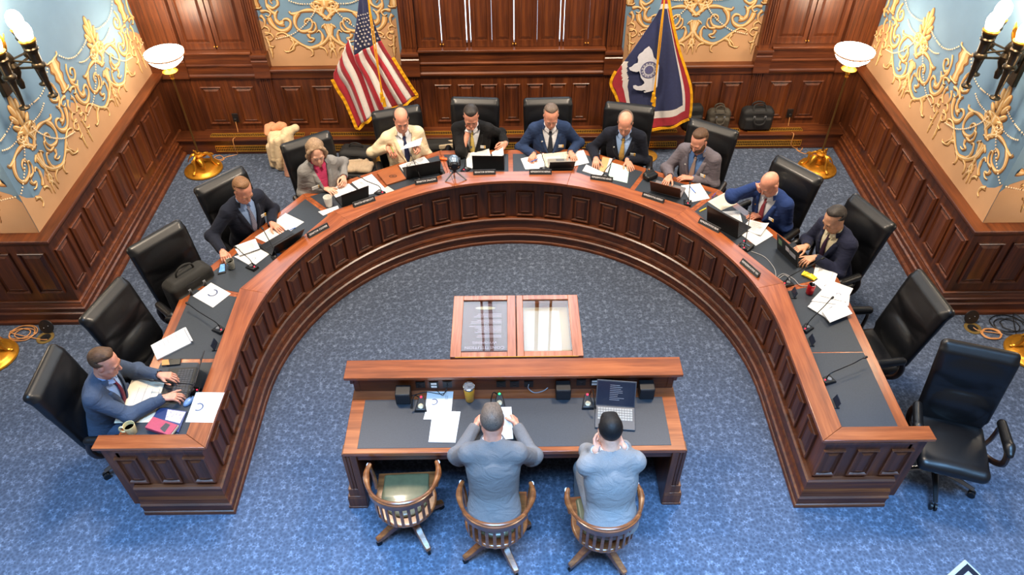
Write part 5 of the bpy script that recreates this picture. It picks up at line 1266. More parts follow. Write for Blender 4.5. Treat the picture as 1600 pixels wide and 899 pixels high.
# -------- gooseneck microphones
MICB = plain('mic_base_black', hx(30, 32, 36), .3, .2)
def gooseneck(label, ub, vb, ut, vt, zt=.36, yaw=None):
    b = atz(ub, vb, ZP+.03); t = atz(ut, vt, ZT+zt); d = hv(t)-hv(b); yaw = math.atan2(d.y, d.x) if yaw is None else yaw
    b = clear_rail(b, Vector((-math.cos(yaw), -math.sin(yaw), 0)), .07, .01)
    o = empty('gooseneck_microphone', (b.x, b.y, ZP), yaw-PI/2, label, 'microphone', 'gooseneck microphones along the horseshoe')
    m = MB(); m.add([(-.035, -.055, 0), (.035, -.055, 0), (.045, .06, 0), (-.045, .06, 0), (-.028, -.045, .03), (.028, -.045, .03), (.04, .055, .014), (-.04, .055, .014)], [(3, 2, 1, 0), (4, 5, 6, 7), (0, 1, 5, 4), (1, 2, 6, 5), (2, 3, 7, 6), (3, 0, 4, 7)]); m.build('mic_base', MICB, o, bevel=.005)
    m = MB(); m.lathe([(0, .004), (.018, .004), (.02, 0)], (0, .015, .022), 16, R=Matrix.Rotation(-.14, 3, 'X')); m.build('talk_button', GREYP, o)
    L = (hv(t)-hv(b)).length; hh = t.z-ZP
    pts = crv([(0, -.02, .028), (0, .0, .09), (0, L*.35, .04+hh*.5), (0, L*.7, hh*.86), (0, L-.03, hh*.985), (0, L+.005, hh)], 5)
    m = MB(); m.tube(pts, .0042, 8); m.build('gooseneck', BLACKM, o)
    d2 = (Vector(pts[-1])-Vector(pts[-3])).normalized(); m = MB(); m.tube([Vector(pts[-1])-d2*.004, Vector(pts[-1])+d2*.008, Vector(pts[-1])+d2*.03, Vector(pts[-1])+d2*.036], [.006, .0105, .0105, .006], 12); m.build('mic_capsule', BLACKP, o)
    m = MB(); m.ell((0, -.03, .031), (.006, .006, .004)); m.build('indicator_light', REDL, o); return o
for a in [('gooseneck microphone lying low between the hands of the slate suited typist', 302, 609, 241, 595, .11), ('gooseneck microphone at the empty second place on the left', 342, 513, 295, 476, .1), ('gooseneck microphone beside the tilted papers of the navy suited man', 394, 415, 370, 388, .16), ('gooseneck microphone behind the laptop of the navy suited man', 432, 401, 411, 359, .2),
          ('gooseneck microphone to the right of the woman in grey tweed', 594, 299, 563, 277, .1), ('gooseneck microphone in front of the cream jacket', 656, 281, 643, 244, .2), ('gooseneck microphone left of the black suited man', 727, 263, 734, 232, .22),
          ('gooseneck microphone in the papers of the blue suited man', 851, 263, 846, 240, .14), ('gooseneck microphone beside the mint green sheet', 944, 275, 958, 250, .12), ('gooseneck microphone crossing the white sheet by the bearded man', 1075, 315, 1078, 288, .13), ('gooseneck microphone beside the bald man', 1163, 384, 1172, 335, .2),
          ('gooseneck microphone reaching past the stickered laptop', 1230, 441, 1283, 405, .14), ('gooseneck microphone over the heap of loose papers', 1261, 511, 1298.5, 467.5, .14), ('gooseneck microphone at the last empty place on the right', 1294, 592, 1349, 560, .12)]: gooseneck(*a)
for (u, v, lb) in ((339, 540, 'small dark card holder at the empty second place on the left'), (1266, 533, 'small black card holder below the paper heap'), (1301, 629, 'small black card holder at the last place on the right'), (1239, 459, 'small black card holder beside the red can')):
    p = atz(u, v, ZP+.02); ang = R_(0 if u > 800 else 180); p = clear_rail(p, Vector((-math.cos(ang), 0, 0)), .05, .01); o = empty('card_holder', (p.x, p.y, ZP), ang+PI/2, lb, 'card holder', 'card holders at the rail')
    m = MB(); m.box((0, 0, .004), (.09, .05, .008)); m.build('holder_base', BLACKP, o, bevel=.002); m = MB(); m.box((0, -.01, .035), (.09, .005, .06), Matrix.Rotation(.3, 3, 'X')); m.build('holder_panel', plain('smoked_panel', hx(36, 44, 58), .15), o, bevel=.001)
# -------- papers in front of the members
def S(label, px, mat=PAPER, marks=TXT, z=ZP+.0016, t=.0012, cat='paper', name='paper_sheet', seed=1, curl=0.0, zs=None): return sheet(name, label, cat, px, z, mat, t, marks, None, seed, zs, curl)
S('upper white sheet left of the cup of the navy suited man', [(365, 385), (399, 373), (407, 391), (375, 402)], z=ZP+.0036, curl=.02)
S('lower white sheet with a seal left of the navy suited man', [(365.7, 401), (407, 390), (421, 397), (394.6, 417)], marks=[('seal', .62, .4, .022), ('lines', .1, .5, .45, .6, 2)])
S('white sheet under the left hand of the navy suited man', [(398, 371), (426, 353), (449, 364.5), (426, 383.5)], seed=5)
S('white sheet to the right of the navy suited man', [(446, 333), (475, 347), (451, 363), (427, 347)], seed=6)
S('white sheets under the hands of the woman in tweed', [(512, 294), (545, 287), (561, 300), (532, 317)], marks=[('seal', .7, .7, .02), ('lines', .2, .2, .7, .5, 4)], z=ZP+.004, t=.004)
S('fanned white sheets right of the woman in tweed', [(549.5, 285), (580.7, 272), (605, 298), (571, 305)], t=.005, z=ZP+.0055, seed=8)
S('grey folded paper strip right of the woman in tweed', [(597, 296), (606, 291), (618, 299), (606, 305)], mat=plain('grey_paper', hx(186, 184, 176), .8), marks=None)
S('small white and blue card below the paper cup', [(497, 331), (527.8, 321.5), (529.6, 325.7), (505, 337)], marks=[('block', .2, .2, .6, .9, 3)], z=ZP+.002)
o = slab('leather_portfolio', 'brown leather portfolio with a dark stamped emblem', 'portfolio', [(589, 270), (620, 257.6), (635, 279), (604, 288.4)], ZP, .02, plain('brown_portfolio', hx(150, 84, 44), .5, 0, .12, 12), bevel=.005)
p = atz(614, 275.5, ZP+.0205)-o.location; m = MB(); m.lathe([(.022, 0), (.028, 0), (.028, .0012), (.022, .0012)], p, 20, sx=1.5, cap=False); m.lathe([(0, 0), (.01, 0), (.01, .0012), (0, .0012)], p, 12); m.box(p+Vector((0, 0, .0006)), (.05, .008, .0012)); m.build('stamped_emblem', plain('stamped_dark', hx(58, 34, 24), .6), o)
S('open white notebook under the spectacles', [(623.4, 258.4), (663, 244.5), (672, 255), (637, 277)], marks=TXT+[('block', .5, .02, .507, .98, 1)], t=.008, z=ZP+.009, cat='notebook', name='open_notebook')
def glasses():
    p = atz(642.5, 257, ZP+.012); o = empty('spectacles', (p.x, p.y, ZP+.0094), R_(35), 'thin dark spectacles lying on the open notebook', 'spectacles')
    for s in (-1, 1):
        m = MB(); m.tube([(s*.032+.024*math.cos(a), .018*math.sin(a), .012) for a in [2*PI*i/18 for i in range(19)]], .0018, 6); m.build('lens_rim', BLACKM, o)
        m = MB(); m.tube([(s*.056, 0, .014), (s*.06, -.05, .01), (s*.054, -.11, .003), (s*.045, -.125, .0025)], .0018, 6); m.build('temple', BLACKM, o)
    m = MB(); m.tube([(-.009, .006, .013), (0, .009, .014), (.009, .006, .013)], .0018, 6); m.build('bridge', BLACKM, o)
glasses()
def mouse(label, u, v, yaw, mat, z=ZP):
    p = atz(u, v, z+.02); o = empty('computer_mouse', (p.x, p.y, z), R_(yaw-90), label, 'mouse')
    sdf_obj('mouse_body', [('+', ell((0, 0, .008), (.03, .055, .026)), 0), ('&', fnp(lambda x, y, z: .001-z, (-1,)*3, (1,)*3), 0)], .004, mat, o); m = MB(); m.cyl((-.003, .03, .03), (.003, .03, .03), .006, None, 10); m.build('scroll_wheel', BLACKP, o)
mouse('pale blue computer mouse beside the typing hand at lower left', 295, 626, 60, plain('mouse_blue', hx(110, 140, 180), .3))
mouse('dark computer mouse behind the tripod camera on the left', 690, 267.5, -60, BLACKP)
mouse('dark blue mouse below the laptop of the navy suited man', 436, 400, -40, plain('mouse_navy', hx(60, 80, 120), .25), z=ZT+.0001)
sdf = [('+', ell((-.02, 0, .014), (.034, .022, .014)), 0), ('+', ell((.022, .004, .013), (.028, .02, .013)), .01), ('-', ell((0, .03, .02), (.012, .014, .02)), .004)]
p = atz(694, 249, ZT+.01); o = sdf_obj('orange_wrapper', sdf, .004, plain('orange_plastic', hx(246, 96, 24), .4), None); o.location = (p.x, p.y, ZT+.0006); o.rotation_euler = (0, 0, -.3); tag(o, 'crumpled bright orange wrapper left of the tripod camera', 'wrapper')
def ptz():
    p = atz(711, 278, ZRAIL); o = empty('conference_camera', (p.x, p.y, ZRAIL), R_(5), 'silver and black conference camera on a small tripod standing on the rail', 'camera')
    for a, L in ((-150, .115), (-25, .125), (95, .09)):
        c, s = math.cos(R_(a)), math.sin(R_(a)); m = MB(); m.tube([(c*.012, s*.012, .085), (c*L, s*L, .006)], [.009, .007], 8); m.ell((c*L, s*L, .007), .0075); m.build('tripod_leg', GREYP, o)
    m = MB(); m.cyl((0, 0, .07), (0, 0, .13), .012, None, 12); m.lathe([(0, .095), (.02, .095), (.022, .105), (.02, .115), (0, .115)]); m.build('tripod_head', BLACKP, o)
    m = MB(); m.lathe([(0, .13), (.055, .13), (.062, .135), (.062, .155), (.054, .165), (0, .165)], n=28); m.build('camera_base', BLACKP, o)
    m = MB(); m.lathe([(.056, .158), (.064, .16), (.064, .166), (.056, .168)], n=28, cap=False); m.build('base_ring', CHROME, o)
    hd_ = [('+', ell((0, 0, .215), (.058, .058, .062)), 0), ('+', cap((0, -.02, .215), (0, -.05, .21), .045, .038), .02)]
    sdf_obj('camera_head', hd_, .005, plain('silver_blue_shell', hx(132, 150, 172), .22, .6), o)
    m = MB(); m.cyl((0, -.05, .208), (0, -.094, .2), .041, .038, 24); m.build('lens_barrel', BLACKP, o); m = MB(); m.cyl((0, -.09, .2005), (0, -.0955, .1995), .024, .02, 20); m.build('lens_glass', SCR, o)
    for s in (-1, 1): m = MB(); m.box((s*.061, 0, .195), (.012, .05, .085)); m.build('yoke_arm', BLACKP, o, bevel=.005)
ptz()
S('tall white papers left of the black laptop at the black suit', [(727.6, 240), (764, 232.5), (768, 249), (730, 266)], seed=9, t=.006, z=ZP+.0066)
S('open booklet page lifted by the hand of the black suited man', [(768, 238), (786, 229), (787, 242), (771, 251)], marks=TXT, zs=[ZP+.03, ZP+.09, ZP+.06, ZP+.01], z=0, name='booklet', cat='booklet')
S('pale blue sheet held up by the man in the cream jacket', [(625, 234), (636, 224.5), (660, 215), (656.5, 227)], mat=BLUEP, marks=[('block', .35, .15, .6, .22, 2), ('lines', .2, .35, .8, .85, 5)], zs=[.955, .965, .965, .955], z=0)
S('white sheet with a seal under the writing hand in the centre', [(813.5, 248), (849.7, 239.3), (852.5, 263), (820.7, 264.6)], marks=[('seal', .85, .85, .02), ('lines', .1, .2, .9, .6, 5)])
S('tan and white open folder left of the centre laptop', [(846.8, 240.7), (891.6, 236.4), (896.7, 252), (852.5, 262.4)], mat=CREAMP, marks=[('block', .25, .1, .7, .6, 4-1), ('lines', .1, .7, .9, .9, 3)], z=ZP+.0032)
S('white papers under the left hand of the blue suited man', [(890, 238), (911.8, 234.5), (920.5, 254.5), (896, 260)], z=ZP+.0048, seed=11)
S('white papers by the right hand of the man with the ochre tie', [(910, 267), (916, 257), (943, 269.7), (941, 277)], marks=[('lines', .2, .2, .8, .8, 5)], t=.006, z=ZP+.0066)
S('tan and white brochure left of the mint green sheet', [(941.5, 245), (957, 248), (949.4, 269.7), (936.4, 266.8)], mat=TANP, marks=[('block', 0, .72, 1, 1, 3)], t=.003, z=ZP+.0036, cat='brochure', name='brochure')
S('mint green sheet in front of the man with the ochre tie', [(955.9, 254), (983.4, 262), (980, 286), (950, 279)], mat=GREENP, marks=None, name='green_sheet')
S('white sheet with a blue pen beside the bearded man', [(1064, 290), (1094, 286.4), (1109, 310), (1080, 316)], marks=[('seal', .7, .88, .02), ('lines', .12, .15, .7, .4, 3)])
S('printed cream sheet behind the laptop of the bald man', [(1106, 315), (1133, 301), (1151, 318.6), (1127, 329)], mat=CREAMP, marks=TXT+[('seal', .2, .85, .02)], seed=13)
S('white sheet nearest the laptop of the bald man', [(1123, 331), (1155.5, 329), (1161, 352.6), (1145, 358)], seed=14)
S('curling white booklet page right of the bald man', [(1160, 356), (1171.5, 343), (1201, 351), (1188.5, 369.6)], z=ZP+.012, t=.006, seed=15, curl=.02)
S('lower white sheets right of the bald man', [(1156, 365), (1181, 384), (1208, 367.8), (1196, 357)], z=ZP+.004, t=.004, marks=None)
S('white sheet at the left hand of the stickered laptop user', [(1275.6, 409), (1309.7, 425), (1303, 444), (1270, 433)], z=ZP+.004, t=.003, marks=[('lines', .1, .2, .9, .8, 2)], seed=16)
S('white sheet with a seal between the can and the paper heap', [(1271, 441), (1285, 432), (1308, 445), (1290, 458)], marks=[('seal', .7, .4, .02)], z=ZP+.0016)
for i, (px, lb) in enumerate([([(1266, 474), (1290, 452), (1327, 474), (1297, 503)], 'bottom sheets of the heap of loose papers on the right'), ([(1262, 479), (1284, 458), (1322, 478), (1300, 502)], 'middle sheets of the heap of loose papers on the right'), ([(1268, 470), (1288, 449), (1328, 462), (1326, 478)], 'upper sheets of the heap of loose papers on the right'), ([(1282, 462), (1296, 437.5), (1333, 451), (1322, 472)], 'topmost sealed sheet of the heap of loose papers on the right'), ([(1284, 486), (1318, 470), (1332, 490), (1297, 504)], 'tilted sheet at the near edge of the heap of loose papers')]):
    S(lb, px, z=ZP+.008+.0085*i, t=.0075, marks=[('seal', .6, .35, .02), ('lines', .3, .4, .5, .6, 2)] if i == 3 else None, seed=20+i)
def pen(label, a, b, mat, z=ZP+.005, r=.0045):
    A, B = atz(*a, z), atz(*b, z); c = (A+B)/2; o = empty('ballpoint_pen', c, math.atan2(B.y-A.y, B.x-A.x), label, 'pen', 'pens on the desks'); L = (B-A).length
    m = MB(); m.tube([(-L/2, 0, 0), (L*.38, 0, 0)], r, 8); m.build('barrel', mat, o); m = MB(); m.tube([(L*.38, 0, 0), (L/2, 0, 0)], [r, .001], 8); m.build('tip', CHROME, o); m = MB(); m.box((-L*.36, 0, r), (L*.22, .003, .002)); m.build('clip', CHROME, o)
PENB = plain('pen_blue', hx(40, 110, 200), .35)
pen('blue pen lying on the white sheet by the bearded man', (1077.5, 291), (1087.5, 302.5), PENB, ZP+.0066); pen('purple pen on the wooden strip right of the bearded man', (1112, 309), (1119, 301), plain('pen_purple', hx(84, 60, 150), .35), ZT+.005)
pen('yellow and white marker on the wooden strip beside the bald man', (1093, 330.5), (1104.5, 325), plain('marker_yellow', hx(240, 204, 60), .4), ZT+.007, .007); pen('blue pen near the right sheet of the navy suited man', (450, 361), (463, 355), PENB, ZP+.005)
pen('blue pen across the sheet of the man in the centre', (829, 253), (841, 248), PENB, ZP+.03)
pen('green pen in the hand of the man in the cream jacket', (610.5, 229), (616, 240), plain('pen_green', hx(96, 150, 60), .4), .92, .006)
# phone under the reaching hand, speaker phone and odds
o = slab('mobile_phone', 'mobile phone with a bright screen under the reaching hand', 'phone', [(343.4, 412.4), (352, 411), (352.5, 425.5), (340, 428.5)], ZP, .01, BLACKP); P = [atz(u, v, ZP+.0106) for u, v in ((344.5, 413.5), (351, 412.4), (351.4, 423.5), (341.8, 425.8))]; m = MB(); m.quadprism([p_-o.location for p_ in P], .0006); m.build('phone_screen', plain('phone_screen', hx(110, 160, 220), .2, 0, .4, 60, emit=hx(90, 140, 220), estr=.5), o, flat=True)
p = atz(1166, 384, ZP+.02); o = empty('desk_phone', (p.x, p.y, ZP), R_(-140+90), 'black desk phone with silver trim right of the black laptop', 'phone')
m = MB(); m.add([(-.06, -.05, 0), (.06, -.05, 0), (.06, .05, 0), (-.06, .05, 0), (-.055, -.045, .018), (.055, -.045, .018), (.055, .045, .042), (-.055, .045, .042)], [(3, 2, 1, 0), (4, 5, 6, 7), (0, 1, 5, 4), (1, 2, 6, 5), (2, 3, 7, 6), (3, 0, 4, 7)]); m.build('phone_base', BLACKP, o, bevel=.006)
m = MB(); m.box((0, .0, .036), (.08, .012, .004), Matrix.Rotation(.26, 3, 'X')); m.build('trim_bar', CHROME, o); m = MB(); m.ell((-.045, .02, .04), (.006, .006, .004)); m.build('indicator_light', REDL, o)
p = atz(1016, 275, ZP+.03); o = sdf_obj('black_pouch', [('+', rbx((0, 0, .03), (.075, .05, .03), .02), 0), ('+', cap((-.05, .03, .06), (.05, .03, .06), .018), .02), ('+', cap((-.02, .05, .03), (.0, .06, .08), .012), .02)], .006, LEATHER, None); o.location = (p.x, p.y, ZP+.001); o.rotation_euler = (0, 0, .6); tag(o, 'black zip pouch left of the brown covered tablet', 'pouch')
# red can, yellow wrapper
w = atz(1264, 459, ZT); o = empty('drink_can', (w.x, w.y, ZT+.0005), 0, 'red drink can with a silver top on the right wooden strip', 'can')
m = MB(); m.lathe([(0, .004), (.024, 0), (.0265, .004), (.033, .014), (.033, .098), (.027, .112)], n=28); m.build('can_body', plain('can_red', hx(188, 24, 36), .3, .3, .1, 60), o, ang=50)
m = MB(); m.lathe([(.0275, .111), (.0275, .115), (.024, .112), (0, .112)], n=28); m.box((.006, 0, .1135), (.022, .012, .002)); m.build('can_top', CHROME, o, ang=50)
p = atz(1264, 432, ZP+.01); o = sdf_obj('yellow_wrapper', [('+', rbx((0, 0, .016), (.048, .028, .014), .01), 0), ('+', ell((.01, .008, .026), (.02, .018, .014)), .008), ('-', cap((-.03, -.03, .034), (.0, .03, .034), .009), .006), ('+', cap((-.056, -.026, .012), (-.058, .024, .016), .008), .008), ('+', cap((.056, -.024, .016), (.058, .026, .012), .008), .008)], .004, plain('wrapper_yellow', hx(238, 206, 40), .35, 0, .25, 40), None); o.location = (p.x, p.y, ZP+.001); o.rotation_euler = (0, 0, -.75); tag(o, 'bright yellow snack wrapper above the red can', 'wrapper')
def cable(name, label, cat, pts, r, mat, z=None):
    P = [Vector(p_) if len(p_) == 3 else atz(p_[0], p_[1], z) for p_ in pts]; b = P[0].copy(); b.z = min(p_.z for p_ in P)-r
    m = MB(); m.tube([q-b for q in crv(P, 6)], r, 7); o = m.build(name, mat, None); o.location = b; return tag(o, label, cat)
cable('charging_cable', 'grey charging cable looping below the stickered laptop', 'cable', [(1174, 393), (1195, 402), (1210, 420), (1214, 436), (1226, 430), (1234, 438), (1222, 446), (1214, 436), (1224, 428), (1240, 436), (1250, 446), (1262, 447)], .0035, CORDG, ZP+.0045)
# -------- witness table
def speaker(label, u, v):
    p = aty(u, v, 3.63); p = atz(u, v+15, ZT+.0035); o = empty('desk_speaker', (p.x, p.y+.055, ZT+.0035), 0, label, 'speaker', 'small black speakers on the witness table')
    m = MB(); m.box((0, 0, .057), (.115, .1, .114), Matrix.Rotation(-.12, 3, 'X') if False else None); m.build('cabinet', BLACKP, o, bevel=.006); m = MB(); m.box((0, -.051, .057), (.104, .004, .102)); m.build('grille', plain('speaker_cloth', hx(34, 34, 40), .9, 0, .2, 200), o, bevel=.002); return o
speaker('black speaker cube left of the papers on the witness table', 630.5, 618); speaker('black speaker cube between the two seated witnesses', 880, 611); speaker('black speaker cube at the right of the witness laptop', 1010, 610)
SILV = plain('mic_grille_silver', hx(170, 164, 142), .3, .8)
def tmic(label, u, v, led, neck):
    p = atz(u, v, ZT+.02); o = empty('table_microphone', (p.x, p.y, ZT+.0035), 0, label, 'microphone', 'wedge microphones on the witness table')
    m = MB(); m.add([(-.05, -.055, 0), (.05, -.055, 0), (.022, .065, 0), (-.022, .065, 0), (-.044, -.048, .022), (.044, -.048, .022), (.018, .058, .06), (-.018, .058, .06)], [(3, 2, 1, 0), (4, 5, 6, 7), (0, 1, 5, 4), (1, 2, 6, 5), (2, 3, 7, 6), (3, 0, 4, 7)]); m.build('mic_base', MICB, o, bevel=.006)
    Rm = Matrix.Rotation(.35, 3, 'X'); m = MB(); m.lathe([(0, .006), (.02, .005), (.025, 0)], (0, -.018, .031), 20, R=Rm); m.build('speaker_dome', SILV, o)
    m = MB(); m.ell((0, .048, .061), (.009, .009, .007)); m.build('indicator_light', led, o)
    m = MB(); pts = crv([(neck*.02, .05, .055), (neck*.03, .045, .12), (neck*.035, .0, .15), (neck*.04, -.06, .12), (neck*.045, -.09, .09)], 5) if neck > 0 else crv([(-.02, .05, .055), (-.045, .04, .09), (-.06, 0, .08), (-.066, -.03, .05)], 5)
    m.tube(pts, .004, 7); m.build('gooseneck', BLACKM, o); m = MB(); e = Vector(pts[-1]); d_ = (e-Vector(pts[-3])).normalized(); m.tube([e-d_*.004, e+d_*.02], .009, 10); m.build('mic_capsule', BLACKP, o)
tmic('wedge microphone with a red light left of the papers', 658, 634, REDL, -1); tmic('wedge microphone with a green light in front of the grey haired man', 780.5, 629, GREENL, -1); tmic('wedge microphone with a red light left of the laptop', 918, 630, REDL, 1)
ZW = ZT+.0036
S('sealed white sheet beneath the cables on the witness table', [(667.5, 612), (708.5, 612), (705, 645), (664, 645)], marks=[('seal', .5, .3, .03), ('lines', .2, .72, .75, .8, 3)], z=ZW+.0015)
S('wide white sheet below the sealed one on the witness table', [(665, 643), (712, 643), (708, 656), (661.5, 655.5)], marks=None, z=ZW+.003)
S('large blank white sheet at the elbow of the grey haired man', [(676, 643.5), (719.5, 643.5), (711.5, 692), (669.5, 691)], marks=None, z=ZW+.0046)
S('white sheet held up by the grey haired man', [(758, 637), (799, 636), (802, 686), (765, 688)], marks=TXT, zs=[.89, .89, .80, .80], z=0)
cable('audio_cable', 'black cable running from the wall plate to the speaker and microphone', 'cable', [atz(640, 620, ZW+.01), atz(665, 613, ZW+.004), atz(688, 616, ZW+.007), atz(697, 612, ZW+.01), aty(699, 602, 3.772)], .003, CORDB)
cable('power_cable', 'black plug cable curling over the sealed sheet', 'cable', [aty(699, 600, 3.77), aty(698, 606, 3.74), atz(692, 618, ZW+.0075), atz(684, 612, ZW+.0085), atz(681, 609, ZW+.01)], .003, CORDB)
cable('charger_cable', 'grey cable arching from an outlet across the back of the witness table', 'cable', [aty(826, 601, 3.77), atz(826, 608, ZW+.03), atz(836, 614, ZW+.004), atz(851, 610, ZW+.006), atz(863, 599, ZW+.03), atz(868, 597, ZW+.035)], .0035, CORDG)
# ================================================================== FLAGS
def flag_surface(bound_px, y0, fold, nf, scale_px, ph=0.0):
    """columns of pixel polylines -> function (a, b) -> 3-D point; a across, b down"""
    cols = [[Vector((q.x, q.z)) for q in (aty(u, v, y0) for u, v in c)] for c in bound_px]
    cols = [crv(c, 6) for c in cols]
    def resample(c, n):
        d = [0]
        for p, q in zip(c, c[1:]): d.append(d[-1]+(q-p).length)
        out = []
        for i in range(n+1):
            t = d[-1]*i/n; k = max(j for j in range(len(d)) if d[j] <= t+1e-9); k = min(k, len(c)-2); f = (t-d[k])/max(1e-9, d[k+1]-d[k]); out.append(c[k].lerp(c[k+1], min(1, f)))
        return out
    NB = 24; G = [resample(c, NB) for c in cols]; nc = len(G)-1
    def P(a, b, off=0.0):
        x = min(max(a, 0), 1)*nc; i = min(int(x), nc-1); f = x-i; y = min(max(b, 0), 1)*NB; j = min(int(y), NB-1); g = y-j
        p = (G[i][j]*(1-f)+G[i+1][j]*f)*(1-g)+(G[i][j+1]*(1-f)+G[i+1][j+1]*f)*g
        d = fold*math.sin(a*PI*nf+ph)*min(1, b*1.4)+.012*math.sin(b*9+a*4)
        return Vector((p.x, y0-.03+d-off, p.y))
    return P
def fringe(m, P, path, w, mi, n=60):
    pts = [P(*q) for q in path]; pts2 = crv(pts, 4); vs = []
    for i, p in enumerate(pts2):
        d = (pts2[min(i+1, len(pts2)-1)]-pts2[max(i-1, 0)]).normalized(); nn = Vector((d.z, 0, -d.x)); k = .004*(i % 2)
        vs += [p-Vector((0, .004+k, 0)), p+nn*w-Vector((0, .004+k, 0)), p+nn*w+Vector((0, .004, 0)), p+Vector((0, .004, 0))]
    m.add(vs, [(i*4+j, i*4+(j+1) % 4, (i+1)*4+(j+1) % 4, (i+1)*4+j) for i in range(len(pts2)-1) for j in range(4)], mi)
FRED = plain('flag_red', hx(166, 26, 44), .8, 0, .1, 30, sheen=.2); FWHITE = plain('flag_white', hx(222, 214, 208), .8, 0, .05, 30, sheen=.2); FBLUE = plain('flag_navy', hx(34, 42, 84), .8, 0, .1, 30, sheen=.2); FGOLD = plain('flag_gold_fringe', hx(238, 168, 20), .6, 0, .2, 120)
def solid(o, t=.006):
    md = o.modifiers.new('thickness', 'SOLIDIFY'); md.thickness = t; md.offset = 0
def flag_base(name, label, x, y, ztop, cordpx, tassel):
    o = empty(name, (x, y, 0), 0, label, 'flag', 'flags on poles behind the members')
    m = MB(); m.cyl((0, 0, .03), (0, 0, ztop), .016, .014, 14); m.ell((0, 0, ztop+.04), (.03, .03, .04)); m.build('flag_pole', plain('pole_gold', hx(206, 158, 70), .3, .6), o)
    m = MB(); m.lathe([(0, 0), (.15, 0), (.15, .015), (.12, .03), (.04, .06), (.025, .1), (0, .1)], n=28); m.build('pole_base', BRASS, o)
    return o
def pxc(pts, ox, oy, s): return [(ox+a/s, oy+b/s) for a, b in pts]
# stars and stripes: columns run from the hoist at the top to the fly at the bottom, left edge first
ox, oy, s_ = 510, 0, 4.28
Bd = []
starts = [[(228, -60), (232, 20), (52, 480), (90, 600)], [(228, -60), (240, 10), (58, 462)], [(230, -60), (236, 20), (76, 425)], [(232, -60), (236, 30), (94, 385)], [(234, -60), (232, 60), (112, 340)], [(238, -60), (228, 90), (132, 295)]]
ends = [(600, 636), (572, 652), (545, 668), (516, 684), (482, 698), (440, 712), (398, 728), (362, 738), (332, 752), (306, 766), (276, 788), (256, 806), (236, 826), (214, 848)]
cb = [(366, 266), (340, 280), (315, 293), (290, 306), (265, 318), (240, 331), (215, 344), (188, 356)]          # lower edge of the canton, right to left
mid7 = []
# top start of every column on the pole
for i in range(14):
    if i <= 7:
        t = i/7; x0 = 268-t*44; Bd.append([(x0, -60), (x0+(cb[i][0]-x0)*.30, 60), cb[i], tuple(a*.55+b*.45 for a, b in zip(cb[i], ends[i])), ends[i]])
    else:
        st = [(150, 250), (130, 298), (110, 345), (92, 388), (74, 430), (52, 478)][i-8]; x0 = 222
        Bd.append([(x0, -60), (x0-2-(i-8)*1.5, 40), st, tuple(a*.55+b*.45 for a, b in zip(st, ends[i])), ends[i]])
cols = [pxc(c, ox, oy, s_) for c in Bd][::-1]
pole = aty(571, 0, 8.2)
fo = flag_base('national_flag', 'stars and stripes flag with gold fringe hanging behind the cream jacketed man', pole.x, 8.16, 2.75, None, None)
P = flag_surface(cols, 8.1, .028, 7, 1)
def Pl(a, b, off=0.0): return P(a, b, off)-Vector((pole.x, 8.16, 0))
# split b at the canton's lower edge: find per column fraction where the canton ends
def frac(col, upto):
    q = [Vector((w.x, w.z)) for w in (aty(u, v, 8.1) for u, v in col)]; c = crv(q, 6); d = [0]
    for p_, r_ in zip(c, c[1:]): d.append(d[-1]+(r_-p_).length)
    return d[6*upto]/d[-1]
CF = [frac(c, 2) for c in cols]            # left to right
m = MB(); nb = 30
for i in range(13):
    red = (i % 2 == 0)
    a0, a1 = i/13, (i+1)/13; canton = i >= 6
    for (b0f, b1f, mi) in ([('0', 'c', 2), ('c', '1', 0 if red else 1)] if canton else [('c', '1', 0 if red else 1)]):
        k0 = len(m.v); vs = []
        for j in range(nb+1):
            for a, ci in ((a0, i), ((a0+a1)/2, None), (a1, i+1)):
                cf = CF[ci] if ci is not None else (CF[i]+CF[i+1])/2
                lo_, hi_ = (0, cf) if b0f == '0' else (cf, 1); vs.append(Pl(a, lo_+(hi_-lo_)*j/nb))
        m.add(vs, [(j*3+q, j*3+q+1, (j+1)*3+q+1, (j+1)*3+q) for j in range(nb) for q in range(2)], mi)
fl = m.build('flag_cloth', [FRED, FWHITE, FBLUE], fo, ang=70); solid(fl)
m = MB()
for r in range(9):                         # rows of stars, alternately 6 and 5, laid over the folded canton
    nst = 6 if r % 2 == 0 else 5
    for c in range(nst):
        tb_ = (r+1)/9.6; ta = ((c+.5)/6 if nst == 6 else (c+1)/6)
        a = 6/13+(7/13)*ta; cf = CF[7]+(CF[12]-CF[7])*ta; b = cf*(.30+.66*tb_); ctr = Pl(a, b, .009); r0 = .019*(.55+.45*tb_)
        vs = [ctr]+[ctr+Vector((math.sin(2*PI*k/10)*(r0 if k % 2 == 0 else r0*.42), 0, math.cos(2*PI*k/10)*(r0 if k % 2 == 0 else r0*.42))) for k in range(10)]
        m.add(vs, [(0, k+1, (k+1) % 10+1) for k in range(10)])
tag(m.build('star_pattern', FWHITE, fo, flat=True), kind='stuff')
m = MB(); fringe(m, Pl, [(1, CF[13]+(1-CF[13])*t) for t in (.3, .45, .6, .75, .9, 1)]+[(1-t, 1) for t in (.03, .1, .2, .3, .4, .5)], -.035, 0); m.build('fringe_right', FGOLD, fo, flat=True)
m = MB(); fringe(m, Pl, [(0, CF[0]+(1-CF[0])*t) for t in (.1, .3, .5, .7, .85, 1)]+[(t, 1) for t in (.04, .1, .2, .3)], .038, 0); m.build('fringe_left', FGOLD, fo, flat=True)
